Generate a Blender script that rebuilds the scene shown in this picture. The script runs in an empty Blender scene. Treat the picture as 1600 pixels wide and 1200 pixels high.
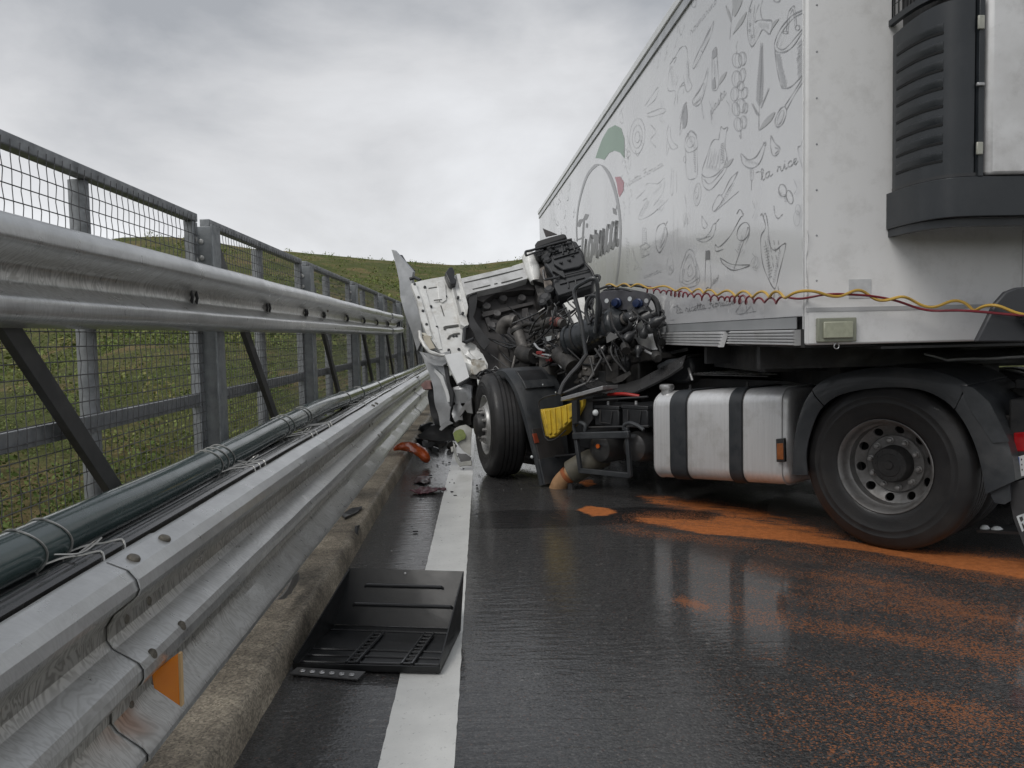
import bpy, bmesh, math, random
import numpy as np
from mathutils import Vector, Matrix, noise as mnoise

random.seed(7)
rng = np.random.default_rng(7)
SC = bpy.context.scene
COL = SC.collection

# ------------------------------------------------------------------ camera
F, CX, CY, HC = 1250.0, 800.0, 600.0, 1.40            # focal length etc. in pixels of the 1600 x 1200 photograph
_d = np.array([(752 - CX) / F, -(526 - CY) / F, -1.0]); _d /= np.linalg.norm(_d)
_r = math.radians(1.4)
_u = np.array([-math.sin(_r), math.cos(_r), 0.0]); _u -= _d * _u.dot(_d); _u /= np.linalg.norm(_u)
ROT = np.array([np.cross(_d, _u), _d, _u])             # camera -> world
CAM = np.array([0.0, 0.0, HC])
cd = bpy.data.cameras.new('camera')
cam = bpy.data.objects.new('camera', cd); COL.objects.link(cam)
cd.sensor_width = 36.0; cd.lens = 36.0 * F / 1600.0
cd.clip_start = 0.05; cd.clip_end = 4000
mw = Matrix.Identity(4)
for i in range(3):
    for j in range(3):
        mw[i][j] = ROT[i][j]
    mw[i][3] = CAM[i]
cam.matrix_world = mw
SC.camera = cam

# ------------------------------------------------------------------ view and light
SC.view_settings.view_transform = 'Standard'
SC.view_settings.look = 'None'
SC.view_settings.gamma = 1.0
SC.view_settings.use_curve_mapping = False
SC.view_settings.exposure = 0.18
SUN_EL, SUN_AZ = 52.0, 228.0                          # azimuth clockwise from +Y: behind the camera, to its left
W = bpy.data.worlds.new('World'); SC.world = W; W.use_nodes = True
wn, wl = W.node_tree.nodes, W.node_tree.links
wn.clear()


def nd(t, kind, **kw):
    n = t.new(kind)
    for k, v in kw.items():
        setattr(n, k, v)
    return n


def world_sky():
    out = nd(wn, 'ShaderNodeOutputWorld'); bg = nd(wn, 'ShaderNodeBackground')
    bg.inputs['Strength'].default_value = 0.1
    sky = nd(wn, 'ShaderNodeTexSky', sky_type='NISHITA')
    sky.sun_disc = False
    sky.sun_elevation = math.radians(SUN_EL); sky.sun_rotation = math.radians(SUN_AZ)
    tc = nd(wn, 'ShaderNodeTexCoord')
    sep = nd(wn, 'ShaderNodeSeparateXYZ'); wl.new(tc.outputs['Generated'], sep.inputs[0])
    ab = nd(wn, 'ShaderNodeMath', operation='MAXIMUM'); wl.new(sep.outputs['Z'], ab.inputs[0]); ab.inputs[1].default_value = 0.0
    ad = nd(wn, 'ShaderNodeMath', operation='ADD'); wl.new(ab.outputs[0], ad.inputs[0]); ad.inputs[1].default_value = 0.22
    dx = nd(wn, 'ShaderNodeMath', operation='DIVIDE'); wl.new(sep.outputs['X'], dx.inputs[0]); wl.new(ad.outputs[0], dx.inputs[1])
    dy = nd(wn, 'ShaderNodeMath', operation='DIVIDE'); wl.new(sep.outputs['Y'], dy.inputs[0]); wl.new(ad.outputs[0], dy.inputs[1])
    cb = nd(wn, 'ShaderNodeCombineXYZ'); wl.new(dx.outputs[0], cb.inputs[0]); wl.new(dy.outputs[0], cb.inputs[1])
    cv = nd(wn, 'ShaderNodeMix', data_type='VECTOR'); cv.inputs[0].default_value = .80
    wl.new(cb.outputs[0], cv.inputs[4]); wl.new(tc.outputs['Generated'], cv.inputs[5])
    mp = nd(wn, 'ShaderNodeMapping'); wl.new(cv.outputs[1], mp.inputs[0])
    mp.inputs['Location'].default_value = (2.2, 0.4, 0.3); mp.inputs['Scale'].default_value = (2.0, 1.6, 5.0)
    n1 = nd(wn, 'ShaderNodeTexNoise'); wl.new(mp.outputs[0], n1.inputs['Vector'])
    n1.inputs['Scale'].default_value = 1.0; n1.inputs['Detail'].default_value = 7.0
    n1.inputs['Roughness'].default_value = 0.55; n1.inputs['Distortion'].default_value = 0.25
    n2 = nd(wn, 'ShaderNodeTexNoise'); wl.new(mp.outputs[0], n2.inputs['Vector'])
    n2.inputs['Scale'].default_value = 0.45; n2.inputs['Detail'].default_value = 2.0
    # the cloud base is thicker overhead, thinner and paler towards the horizon
    el = nd(wn, 'ShaderNodeMapRange'); wl.new(ab.outputs[0], el.inputs['Value'])
    el.inputs['From Min'].default_value = 0.10; el.inputs['From Max'].default_value = 0.46
    el.inputs['To Min'].default_value = 0.0; el.inputs['To Max'].default_value = -0.38
    s1 = nd(wn, 'ShaderNodeMath', operation='MULTIPLY_ADD'); wl.new(n1.outputs['Fac'], s1.inputs[0]); s1.inputs[1].default_value = 1.05
    wl.new(el.outputs[0], s1.inputs[2])
    s2 = nd(wn, 'ShaderNodeMath', operation='MULTIPLY_ADD'); wl.new(n2.outputs['Fac'], s2.inputs[0]); s2.inputs[1].default_value = 0.35
    wl.new(s1.outputs[0], s2.inputs[2])
    rp = nd(wn, 'ShaderNodeValToRGB'); wl.new(s2.outputs[0], rp.inputs[0])
    e = rp.color_ramp.elements
    e[0].position = 0.30; e[0].color = (0.36, 0.375, 0.40, 1)
    e[1].position = 0.84; e[1].color = (0.80, 0.812, 0.835, 1)
    m = rp.color_ramp.elements.new(0.56); m.color = (0.62, 0.625, 0.64, 1)
    sc = nd(wn, 'ShaderNodeMix', data_type='RGBA', blend_type='MULTIPLY')
    sc.inputs[0].default_value = 1.0
    wl.new(rp.outputs[0], sc.inputs[6]); sc.inputs[7].default_value = (10, 10, 10, 1)
    mx = nd(wn, 'ShaderNodeMix', data_type='RGBA')
    mx.inputs[0].default_value = 0.96
    wl.new(sky.outputs[0], mx.inputs[6]); wl.new(sc.outputs[2], mx.inputs[7])
    wl.new(mx.outputs[2], bg.inputs['Color']); wl.new(bg.outputs[0], out.inputs[0])


world_sky()
sl = bpy.data.lights.new('sun', 'SUN'); sl.energy = 1.5; sl.angle = math.radians(35); sl.color = (1.0, 0.97, 0.93)
so = bpy.data.objects.new('sun', sl); COL.objects.link(so)
_el, _az = math.radians(SUN_EL), math.radians(SUN_AZ)
sd = Vector((math.sin(_az) * math.cos(_el), math.cos(_az) * math.cos(_el), math.sin(_el)))
so.rotation_euler = sd.to_track_quat('Z', 'Y').to_euler()
try:
    SC.cycles.max_bounces = 6; SC.cycles.diffuse_bounces = 3; SC.cycles.glossy_bounces = 4
    SC.cycles.use_denoising = True
except Exception:
    pass

# ------------------------------------------------------------------ measuring helpers: photo pixel -> place in the world


def ray(u, v):
    return ROT @ np.array([(u - CX) / F, -(v - CY) / F, -1.0])


def hit(u, v, n, p0):
    d = ray(u, v); n = np.asarray(n, float)
    return CAM + d * ((np.asarray(p0, float) - CAM).dot(n) / d.dot(n))


def gz(u, v, z=0.0): return hit(u, v, (0, 0, 1), (0, 0, z))
def gx(u, v, x): return hit(u, v, (1, 0, 0), (x, 0, 0))
def gy(u, v, y): return hit(u, v, (0, 1, 0), (0, y, 0))


# tractor frame: A below the outer face of its rear left wheel, U forward, L out of its left side
A = np.array([2.547, 4.84, 0.0]); _h = math.radians(38.97)
U = np.array([-math.sin(_h), math.cos(_h), 0.0]); L = np.array([-math.cos(_h), -math.sin(_h), 0.0]); Z = np.array([0, 0, 1.0])
def tl(a, b, z): return A + U * a + L * b + Z * z
def TP(u, v, b=0.0): return hit(u, v, L, A + L * b)
# trailer frame: its left side, S towards its rear, N out of the side
S = np.array([-0.0313, 0.9995, 0.0]); S /= np.linalg.norm(S); N = np.array([-S[1], S[0], 0.0])
_q = np.array([1.679, 6.625, 0.0])
def RP(u, v, off=0.0): return hit(u, v, N, _q + N * off)
CORNER = RP(1258, 500); CORNER[2] = 0.0
def rl(s, w, z): return CORNER + S * s - N * w + Z * z     # s along, w across from the left side
def FP(u, v, d=0.0): return hit(u, v, -S, CORNER - S * d)    # front wall of the trailer, d in front of it


class Fr:                                                   # a flat frame through three points
    def __init__(s, a, b, c):
        s.p = np.asarray(a, float); n = np.cross(np.asarray(b) - s.p, np.asarray(c) - s.p); n /= np.linalg.norm(n)
        if n.dot(CAM - s.p) < 0: n = -n
        s.n = n
    def __call__(s, u, v, off=0.0): return hit(u, v, s.n, s.p + s.n * off)


def crop(x0, y0, k):
    return lambda pts: [(x0 + x / k, y0 + y / k) for x, y in pts]


# ------------------------------------------------------------------ mesh helpers
class MB:
    def __init__(s): s.v = []; s.f = []

    def add(s, vs, fs):
        o = len(s.v); s.v += [tuple(map(float, p)) for p in vs]; s.f += [tuple(i + o for i in f) for f in fs]; return s

    def box(s, c, ax, h):
        c = np.asarray(c, float); ax = [np.asarray(x, float) for x in ax]
        vs = [c + ax[0] * h[0] * i + ax[1] * h[1] * j + ax[2] * h[2] * k for i in (-1, 1) for j in (-1, 1) for k in (-1, 1)]
        return s.add(vs, [(0, 1, 3, 2), (4, 6, 7, 5), (0, 4, 5, 1), (2, 3, 7, 6), (0, 2, 6, 4), (1, 5, 7, 3)])

    def bx(s, a, b):
        a = np.asarray(a, float); b = np.asarray(b, float)
        return s.box((a + b) / 2, np.eye(3), np.abs(b - a) / 2)

    def prism(s, pts, vec):
        p = [np.asarray(x, float) for x in pts]; n = len(p); vec = np.asarray(vec, float)
        return s.add(p + [x + vec for x in p], [tuple(range(n)), tuple(range(2 * n - 1, n - 1, -1))] + [(i, (i + 1) % n, (i + 1) % n + n, i + n) for i in range(n)])

    def loft(s, rings, caps=True, closed=True):
        m = len(rings[0]); vs = [p for r in rings for p in r]; fs = []
        for i in range(len(rings) - 1):
            for j in range(m if closed else m - 1):
                k = (j + 1) % m
                fs.append((i * m + j, i * m + k, (i + 1) * m + k, (i + 1) * m + j))
        if caps and closed:
            fs += [tuple(range(m - 1, -1, -1)), tuple(range((len(rings) - 1) * m, len(rings) * m))]
        return s.add(vs, fs)

    def tube(s, pts, r, n=8, caps=True):
        p = [np.asarray(x, float) for x in pts]
        rr = r if hasattr(r, '__len__') else [r] * len(p)
        t0 = p[1] - p[0]; ref = np.array([0, 0, 1.0]) if abs(t0[2]) < 0.8 * np.linalg.norm(t0) else np.array([1.0, 0, 0])
        rings = []; e1 = None
        for i in range(len(p)):
            t = p[min(i + 1, len(p) - 1)] - p[max(i - 1, 0)]; t /= np.linalg.norm(t) + 1e-12
            e1 = np.cross(ref, t) if e1 is None else e1 - t * e1.dot(t)
            e1 /= np.linalg.norm(e1) + 1e-12; e2 = np.cross(t, e1)
            rings.append([p[i] + rr[i] * (e1 * math.cos(2 * math.pi * k / n) + e2 * math.sin(2 * math.pi * k / n)) for k in range(n)])
        return s.loft(rings, caps)

    def lathe(s, o, ax, prof, n=32, caps=False):
        o = np.asarray(o, float); ax = np.asarray(ax, float) / np.linalg.norm(ax)
        e1 = np.cross(ax, (0, 0, 1.0)) if abs(ax[2]) < 0.9 else np.cross(ax, (1.0, 0, 0)); e1 /= np.linalg.norm(e1); e2 = np.cross(ax, e1)
        rings = [[o + ax * x + r * (e1 * math.cos(2 * math.pi * k / n) + e2 * math.sin(2 * math.pi * k / n)) for k in range(n)] for x, r in prof]
        return s.loft(rings, caps)

    def dome(s, c, ax, r, h, n=10):
        return s.lathe(c, ax, [(0, r), (h * .55, r * .86), (h * .9, r * .5), (h, r * .06)], n, True)

    def sheet(s, P, thick):                                 # P: grid of points, thick: vector
        m = len(P); k = len(P[0]); a = [p for r in P for p in r]; t = np.asarray(thick, float)
        vs = a + [np.asarray(p) + t for p in a]; o = m * k; fs = []
        for i in range(m - 1):
            for j in range(k - 1):
                q = (i * k + j, i * k + j + 1, (i + 1) * k + j + 1, (i + 1) * k + j)
                fs += [q, tuple(x + o for x in reversed(q))]
        rim = [(i, 0) for i in range(m)] + [(m - 1, j) for j in range(1, k)] + [(i, k - 1) for i in range(m - 2, -1, -1)] + [(0, j) for j in range(k - 2, 0, -1)]
        rim = [i * k + j for i, j in rim]
        fs += [(rim[i], rim[(i + 1) % len(rim)], rim[(i + 1) % len(rim)] + o, rim[i] + o) for i in range(len(rim))]
        return s.add(vs, fs)


ORG = {}


def smooth_pts(pts, n=6):                                   # Catmull-Rom
    p = [np.asarray(x, float) for x in pts]
    if len(p) < 3: return p
    q = [2 * p[0] - p[1]] + p + [2 * p[-1] - p[-2]]; out = []
    for i in range(1, len(q) - 2):
        for k in range(n):
            t = k / n
            out.append(0.5 * (2 * q[i] + (q[i + 1] - q[i - 1]) * t + (2 * q[i - 1] - 5 * q[i] + 4 * q[i + 1] - q[i + 2]) * t * t + (3 * q[i] - q[i - 1] - 3 * q[i + 1] + q[i + 2]) * t ** 3))
    out.append(p[-1]); return out


def thing(name, label, cat, loc=(0, 0, 0), group=None):
    o = bpy.data.objects.new(name, None); COL.objects.link(o)
    o.empty_display_size = 0.2; o.location = [float(x) for x in loc]
    o['label'] = label; o['category'] = cat
    if group: o['group'] = group
    ORG[o.name] = np.asarray(loc, float)
    return o


def finish(me, angle=35, recalc=True):
    if recalc:
        bm = bmesh.new(); bm.from_mesh(me)
        bmesh.ops.recalc_face_normals(bm, faces=bm.faces[:]); bm.to_mesh(me); bm.free()
    if angle:
        me.polygons.foreach_set('use_smooth', [True] * len(me.polygons))
        me.set_sharp_from_angle(angle=math.radians(angle))


def obj(name, mb, mat, parent=None, label=None, cat=None, group=None, kind=None, angle=35, bevel=0, recalc=True, crumple=None, origin=None):
    """one mesh object; vertices come in world coordinates"""
    if parent is not None: org = ORG[parent.name]
    elif origin is not None: org = np.asarray(origin, float)
    elif cat: v = np.array(mb.v); org = np.array([v[:, 0].mean(), v[:, 1].mean(), v[:, 2].min()])
    else: org = np.zeros(3)
    me = bpy.data.meshes.new(name)
    me.from_pydata([tuple(np.asarray(p) - org) for p in mb.v], [], mb.f)
    if crumple:
        amt, scl, cuts = crumple
        bm = bmesh.new(); bm.from_mesh(me)
        bmesh.ops.recalc_face_normals(bm, faces=bm.faces[:])
        bmesh.ops.triangulate(bm, faces=bm.faces[:])
        for _ in range(cuts):
            es = [e for e in bm.edges if e.calc_length() > 0.07]
            if not es: break
            bmesh.ops.subdivide_edges(bm, edges=es, cuts=1, use_grid_fill=False)
            bmesh.ops.triangulate(bm, faces=[f for f in bm.faces if len(f.verts) > 3])
        for v in bm.verts:
            w = v.co + Vector(org)
            d = Vector((mnoise.noise(w * scl), mnoise.noise(w * scl + Vector((9, 3, 1))), mnoise.noise(w * scl + Vector((2, 7, 5)))))
            v.co += d * amt
        bm.to_mesh(me); bm.free()
    finish(me, angle, recalc and not crumple)
    me.materials.append(mat)
    o = bpy.data.objects.new(name, me); COL.objects.link(o)
    if parent is not None: o.parent = parent; ORG[o.name] = org
    else: o.location = [float(x) for x in org]; ORG[o.name] = org
    if label: o['label'] = label
    if cat: o['category'] = cat
    if group: o['group'] = group
    if kind: o['kind'] = kind
    if bevel:
        b = o.modifiers.new('bevel', 'BEVEL'); b.width = bevel; b.segments = 2; b.limit_method = 'ANGLE'; b.angle_limit = math.radians(40)
    return o


def copy_to(o, shift, parent=None):
    """copy of a part (mesh shared) moved by shift"""
    c = o.copy(); COL.objects.link(c)
    if parent is not None: c.parent = parent
    c.location = Vector(o.location) + Vector([float(x) for x in shift]); ORG[c.name] = ORG[o.name]
    return c


# ------------------------------------------------------------------ materials
def new_mat(name):
    m = bpy.data.materials.new(name); m.use_nodes = True
    t = m.node_tree; return m, t.nodes, t.links, t.nodes['Principled BSDF']


def M(name, c1, c2=None, scale=6, rough=0.5, rough2=None, metal=0.0, bump=0.0, bscale=80, coat=0.0, stretch=(1, 1, 1), detail=5, lo=0.35, hi=0.65, dirt=None, dirt_amt=0.5, dscale=3, bdist=0.004, coat_rough=0.08):
    m, n, l, p = new_mat(name)
    tc = nd(n, 'ShaderNodeTexCoord'); mp = nd(n, 'ShaderNodeMapping'); l.new(tc.outputs['Object'], mp.inputs[0]); mp.inputs['Scale'].default_value = stretch
    c2 = c2 or tuple(x * 0.8 for x in c1)
    nz = nd(n, 'ShaderNodeTexNoise'); l.new(mp.outputs[0], nz.inputs['Vector']); nz.inputs['Scale'].default_value = scale; nz.inputs['Detail'].default_value = detail; nz.inputs['Roughness'].default_value = 0.6
    mr = nd(n, 'ShaderNodeMapRange'); l.new(nz.outputs['Fac'], mr.inputs['Value']); mr.inputs['From Min'].default_value = lo; mr.inputs['From Max'].default_value = hi
    mx = nd(n, 'ShaderNodeMix', data_type='RGBA'); l.new(mr.outputs[0], mx.inputs[0]); mx.inputs[6].default_value = (*c1, 1); mx.inputs[7].default_value = (*c2, 1)
    col = mx.outputs[2]
    if dirt:
        n2 = nd(n, 'ShaderNodeTexNoise'); l.new(tc.outputs['Object'], n2.inputs['Vector']); n2.inputs['Scale'].default_value = dscale; n2.inputs['Detail'].default_value = 7; n2.inputs['Roughness'].default_value = 0.7
        m2 = nd(n, 'ShaderNodeMapRange'); l.new(n2.outputs['Fac'], m2.inputs['Value']); m2.inputs['From Min'].default_value = 0.5; m2.inputs['From Max'].default_value = 0.72; m2.inputs['To Max'].default_value = dirt_amt
        x2 = nd(n, 'ShaderNodeMix', data_type='RGBA'); l.new(m2.outputs[0], x2.inputs[0]); l.new(col, x2.inputs[6]); x2.inputs[7].default_value = (*dirt, 1); col = x2.outputs[2]
    l.new(col, p.inputs['Base Color'])
    p.inputs['Metallic'].default_value = metal
    if rough2 is None: p.inputs['Roughness'].default_value = rough
    else:
        rr = nd(n, 'ShaderNodeMapRange'); l.new(nz.outputs['Fac'], rr.inputs['Value']); rr.inputs['From Min'].default_value = lo; rr.inputs['From Max'].default_value = hi
        rr.inputs['To Min'].default_value = rough; rr.inputs['To Max'].default_value = rough2; l.new(rr.outputs[0], p.inputs['Roughness'])
    if bump:
        nb = nd(n, 'ShaderNodeTexNoise'); l.new(mp.outputs[0], nb.inputs['Vector']); nb.inputs['Scale'].default_value = bscale; nb.inputs['Detail'].default_value = 4
        bp = nd(n, 'ShaderNodeBump'); bp.inputs['Strength'].default_value = bump; bp.inputs['Distance'].default_value = bdist; l.new(nb.outputs['Fac'], bp.inputs['Height']); l.new(bp.outputs[0], p.inputs['Normal'])
    if coat: p.inputs['Coat Weight'].default_value = coat; p.inputs['Coat Roughness'].default_value = coat_rough
    return m


galv = M('galvanised_steel', (0.36, 0.38, 0.40), (0.24, 0.255, 0.27), 9, 0.36, 0.55, 0.65, 0.25, 120, stretch=(1, .35, 1), dirt=(0.16, 0.15, 0.13), dirt_amt=.35, coat=.25)
post_m = M('post_steel', (0.33, 0.35, 0.365), (0.22, 0.235, 0.245), 14, 0.42, 0.6, 0.5, 0.2, 90, dirt=(0.3, 0.31, 0.31), dirt_amt=.5, dscale=9)
fence_m = M('fence_steel', (0.32, 0.335, 0.35), (0.21, 0.222, 0.233), 18, 0.4, 0.6, 0.5, 0.15, 90, dirt=(0.33, 0.34, 0.34), dirt_amt=.5, dscale=12)
wire_m = M('mesh_wire', (0.16, 0.16, 0.165), (0.10, 0.10, 0.102), 30, 0.55, metal=0.4)
tie_m = M('tie_wire', (0.62, 0.61, 0.58), (0.45, 0.45, 0.43), 30, 0.35, metal=0.7)
green_pipe_m = M('green_pipe', (0.075, 0.11, 0.108), (0.045, 0.072, 0.072), 5, 0.16, 0.3, 0, 0.08, 40, coat=.7)
black_pipe_m = M('black_pipe', (0.012, 0.012, 0.013), (0.02, 0.02, 0.021), 8, 0.16, 0.3, 0, 0.1, 60, coat=.6)
black_pl = M('black_plastic', (0.016, 0.017, 0.019), (0.024, 0.025, 0.027), 8, 0.34, 0.5, 0, 0.15, 160, coat=.2)
dark_pl = M('dark_plastic', (0.026, 0.029, 0.033), (0.042, 0.046, 0.050), 6, 0.36, 0.55, 0, 0.15, 220, coat=.25, dirt=(0.09, 0.085, 0.08), dirt_amt=.3)
frame_m = M('chassis_paint', (0.02, 0.021, 0.023), (0.035, 0.035, 0.036), 9, 0.4, 0.65, 0.1, 0.2, 60, dirt=(0.07, 0.06, 0.05), dirt_amt=.5)
engine_m = M('engine_metal', (0.05, 0.048, 0.046), (0.022, 0.022, 0.022), 14, 0.45, 0.7, 0.3, 0.3, 60, dirt=(0.12, 0.105, 0.09), dirt_amt=.45)
pipe_gr = M('cast_pipe', (0.16, 0.15, 0.14), (0.08, 0.076, 0.072), 12, 0.5, 0.7, 0.3, 0.3, 70)
tunnel_m = M('tunnel_lining', (0.045, 0.043, 0.043), (0.07, 0.066, 0.066), 7, 0.6, 0.8, 0, 0.3, 60, dirt=(0.13, 0.115, 0.11), dirt_amt=.35)
white_floor = M('cab_floor_paint', (0.77, 0.775, 0.76), (0.64, 0.64, 0.62), 6, 0.3, 0.5, 0, 0.15, 30, dirt=(0.24, 0.20, 0.14), dirt_amt=.6, dscale=5, coat=.3)
white_clean = M('white_paint', (0.74, 0.75, 0.75), (0.66, 0.67, 0.67), 6, 0.28, 0.4, coat=.5)
silver_pnt = M('silver_paint', (0.48, 0.49, 0.50), (0.36, 0.37, 0.38), 6, 0.3, 0.45, 0.35, 0.1, 30, coat=.5)
foam_m = M('torn_insulation', (0.62, 0.60, 0.52), (0.46, 0.43, 0.35), 16, 0.85, bump=.8, bscale=40, bdist=.01)
tyre_m = M('tyre_rubber', (0.013, 0.013, 0.014), (0.021, 0.020, 0.020), 7, 0.45, 0.7, 0, 0.25, 130, dirt=(0.042, 0.038, 0.034), dirt_amt=.45, dscale=4, coat=.12)
rim_m = M('rim_steel', (0.27, 0.265, 0.26), (0.18, 0.175, 0.17), 9, 0.4, 0.6, 0.45, 0.25, 60, dirt=(0.07, 0.055, 0.045), dirt_amt=.7, dscale=7)
rim_light = M('rim_steel_front', (0.46, 0.46, 0.455), (0.33, 0.33, 0.32), 9, 0.36, 0.55, 0.4, 0.2, 60, dirt=(0.12, 0.10, 0.08), dirt_amt=.6, dscale=7)
nut_m = M('wheel_nuts', (0.45, 0.44, 0.43), (0.3, 0.29, 0.28), 20, 0.35, metal=.5)
hub_m = M('hub_iron', (0.045, 0.043, 0.042), (0.025, 0.025, 0.025), 15, 0.5, bump=.2)
tank_m = M('tank_aluminium', (0.74, 0.745, 0.75), (0.64, 0.645, 0.65), 14, 0.30, 0.46, 0.5, 0.06, 30, stretch=(3, 3, .12), dirt=(0.38, 0.37, 0.34), dirt_amt=.6, dscale=4)
alu_m = M('aluminium', (0.62, 0.62, 0.62), (0.42, 0.42, 0.42), 12, 0.3, 0.45, 0.8, 0.2, 60)
strap_m = M('strap_rubber', (0.02, 0.024, 0.028), (0.034, 0.037, 0.041), 14, 0.45, 0.6, bump=.2)
yellow_m = M('yellow_plastic', (0.62, 0.43, 0.04), (0.50, 0.34, 0.03), 10, 0.42, 0.55, dirt=(0.2, 0.14, 0.05), dirt_amt=.6, dscale=10)
orange_m = M('orange_reflector', (0.90, 0.27, 0.004), (0.84, 0.23, 0.003), 8, 0.25, coat=.5)
amber_m = M('amber_lens', (0.32, 0.10, 0.03), (0.22, 0.07, 0.02), 30, 0.2, coat=.6)
red_lens = M('red_lens', (0.5, 0.01, 0.015), (0.38, 0.008, 0.01), 20, 0.2, coat=.7)
orange_lens = M('orange_red_lens', (0.62, 0.125, 0.03), (0.42, 0.07, 0.016), 12, 0.25, coat=.6)
exh_m = M('exhaust_sleeve', (0.115, 0.105, 0.08), (0.07, 0.065, 0.05), 10, 0.6, bump=.3)
tan_m = M('rusty_tan_pipe', (0.42, 0.25, 0.13), (0.30, 0.17, 0.085), 10, 0.55, bump=.2, dirt=(0.10, 0.06, 0.03), dirt_amt=.6)
red_m = M('red_plastic', (0.38, 0.02, 0.015), (0.28, 0.015, 0.012), 12, 0.4)
blue_m = M('blue_plastic', (0.014, 0.03, 0.10), (0.01, 0.02, 0.06), 12, 0.35)
orange_dot = M('orange_plug', (0.75, 0.16, 0.02), (0.6, 0.12, 0.015), 12, 0.4)
label_m = M('sticker', (0.62, 0.65, 0.66), (0.5, 0.53, 0.54), 40, 0.4)
yel_hose = M('yellow_hose', (0.60, 0.38, 0.06), (0.42, 0.26, 0.05), 9, 0.4, coat=.15)
red_hose = M('red_hose', (0.20, 0.018, 0.03), (0.14, 0.012, 0.02), 10, 0.32, coat=.3)
cloth_m = M('maroon_cloth', (0.11, 0.022, 0.035), (0.05, 0.014, 0.02), 10, 0.5, 0.7, bump=.4, bscale=60, coat=.3)
lime_m = M('lime_stain', (0.22, 0.27, 0.06), (0.15, 0.19, 0.05), 20, 0.5)
white_plate = M('plate_white', (0.75, 0.75, 0.75), (0.7, 0.7, 0.7), 8, 0.3)
blue_plate = M('plate_blue', (0.05, 0.15, 0.55), (0.04, 0.13, 0.5), 8, 0.3)
print_m = M('grey_print', (0.36, 0.365, 0.38), (0.30, 0.305, 0.315), 3, 0.3)
print_dk = M('dark_print', (0.18, 0.182, 0.19), (0.14, 0.14, 0.145), 3, 0.3)
print_lt = M('pale_print', (0.46, 0.465, 0.475), (0.41, 0.415, 0.42), 3, 0.3)
print_gn = M('green_print', (0.20, 0.33, 0.23), (0.17, 0.29, 0.20), 1, 0.3)
print_rd = M('red_print', (0.48, 0.16, 0.20), (0.42, 0.13, 0.17), 1, 0.3)
print_st = M('stripe_print', (0.34, 0.35, 0.36), (0.28, 0.29, 0.30), 1, 0.35)
trailer_m = M('trailer_panel', (0.67, 0.675, 0.685), (0.61, 0.615, 0.63), 0.9, 0.2, 0.3, 0, 0.05, 3, stretch=(1, 1, .25), dirt=(0.58, 0.58, 0.585), dirt_amt=.3, dscale=1.4, coat=.55)
front_m = M('trailer_front', (0.80, 0.80, 0.80), (0.76, 0.76, 0.755), 3, 0.35, 0.5, 0, 0.05, 20, stretch=(1, 1, .3), dirt=(0.42, 0.41, 0.39), dirt_amt=.32, dscale=7)
reef_w = M('reefer_cover', (0.66, 0.665, 0.67), (0.56, 0.56, 0.56), 5, 0.35, 0.5, 0, 0.05, 20, dirt=(0.25, 0.24, 0.23), dirt_amt=.45, dscale=6)
reef_b = M('reefer_plastic', (0.015, 0.019, 0.023), (0.023, 0.027, 0.032), 5, 0.36, 0.52, 0, 0.1, 200, dirt=(0.05, 0.053, 0.056), dirt_amt=.3, coat=.12)
hinge_m = M('hinge', (0.42, 0.42, 0.36), (0.34, 0.34, 0.30), 20, 0.4, metal=.3)


def kerb_material():
    m, n, l, p = new_mat('kerb_concrete')
    tc = nd(n, 'ShaderNodeTexCoord')
    def nz(sc, det=6, ro=.6):
        k = nd(n, 'ShaderNodeTexNoise'); l.new(tc.outputs['Object'], k.inputs['Vector']); k.inputs['Scale'].default_value = sc; k.inputs['Detail'].default_value = det; k.inputs['Roughness'].default_value = ro; return k
    a = nz(2.2, 9, .78); r = nd(n, 'ShaderNodeValToRGB'); l.new(a.outputs['Fac'], r.inputs[0])
    r.color_ramp.elements[0].position = .36; r.color_ramp.elements[0].color = (0.115, 0.098, 0.076, 1)
    r.color_ramp.elements[1].position = .66; r.color_ramp.elements[1].color = (0.44, 0.385, 0.30, 1)
    v = nd(n, 'ShaderNodeTexVoronoi'); l.new(tc.outputs['Object'], v.inputs['Vector']); v.inputs['Scale'].default_value = 130
    rv = nd(n, 'ShaderNodeMapRange'); l.new(v.outputs['Color'], rv.inputs['Value']); rv.inputs['To Min'].default_value = .3; rv.inputs['To Max'].default_value = 1.7
    mx = nd(n, 'ShaderNodeMix', data_type='RGBA', blend_type='MULTIPLY'); mx.inputs[0].default_value = .85; l.new(r.outputs[0], mx.inputs[6]); l.new(rv.outputs[0], mx.inputs[7])
    l.new(mx.outputs[2], p.inputs['Base Color'])
    p.inputs['Roughness'].default_value = .62
    b1 = nz(150, 5, .75); bp = nd(n, 'ShaderNodeBump'); bp.inputs['Strength'].default_value = .9; bp.inputs['Distance'].default_value = .005
    l.new(b1.outputs['Fac'], bp.inputs['Height']); l.new(bp.outputs[0], p.inputs['Normal'])
    p.inputs['Coat Weight'].default_value = .15; p.inputs['Coat Roughness'].default_value = .25
    return m


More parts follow.
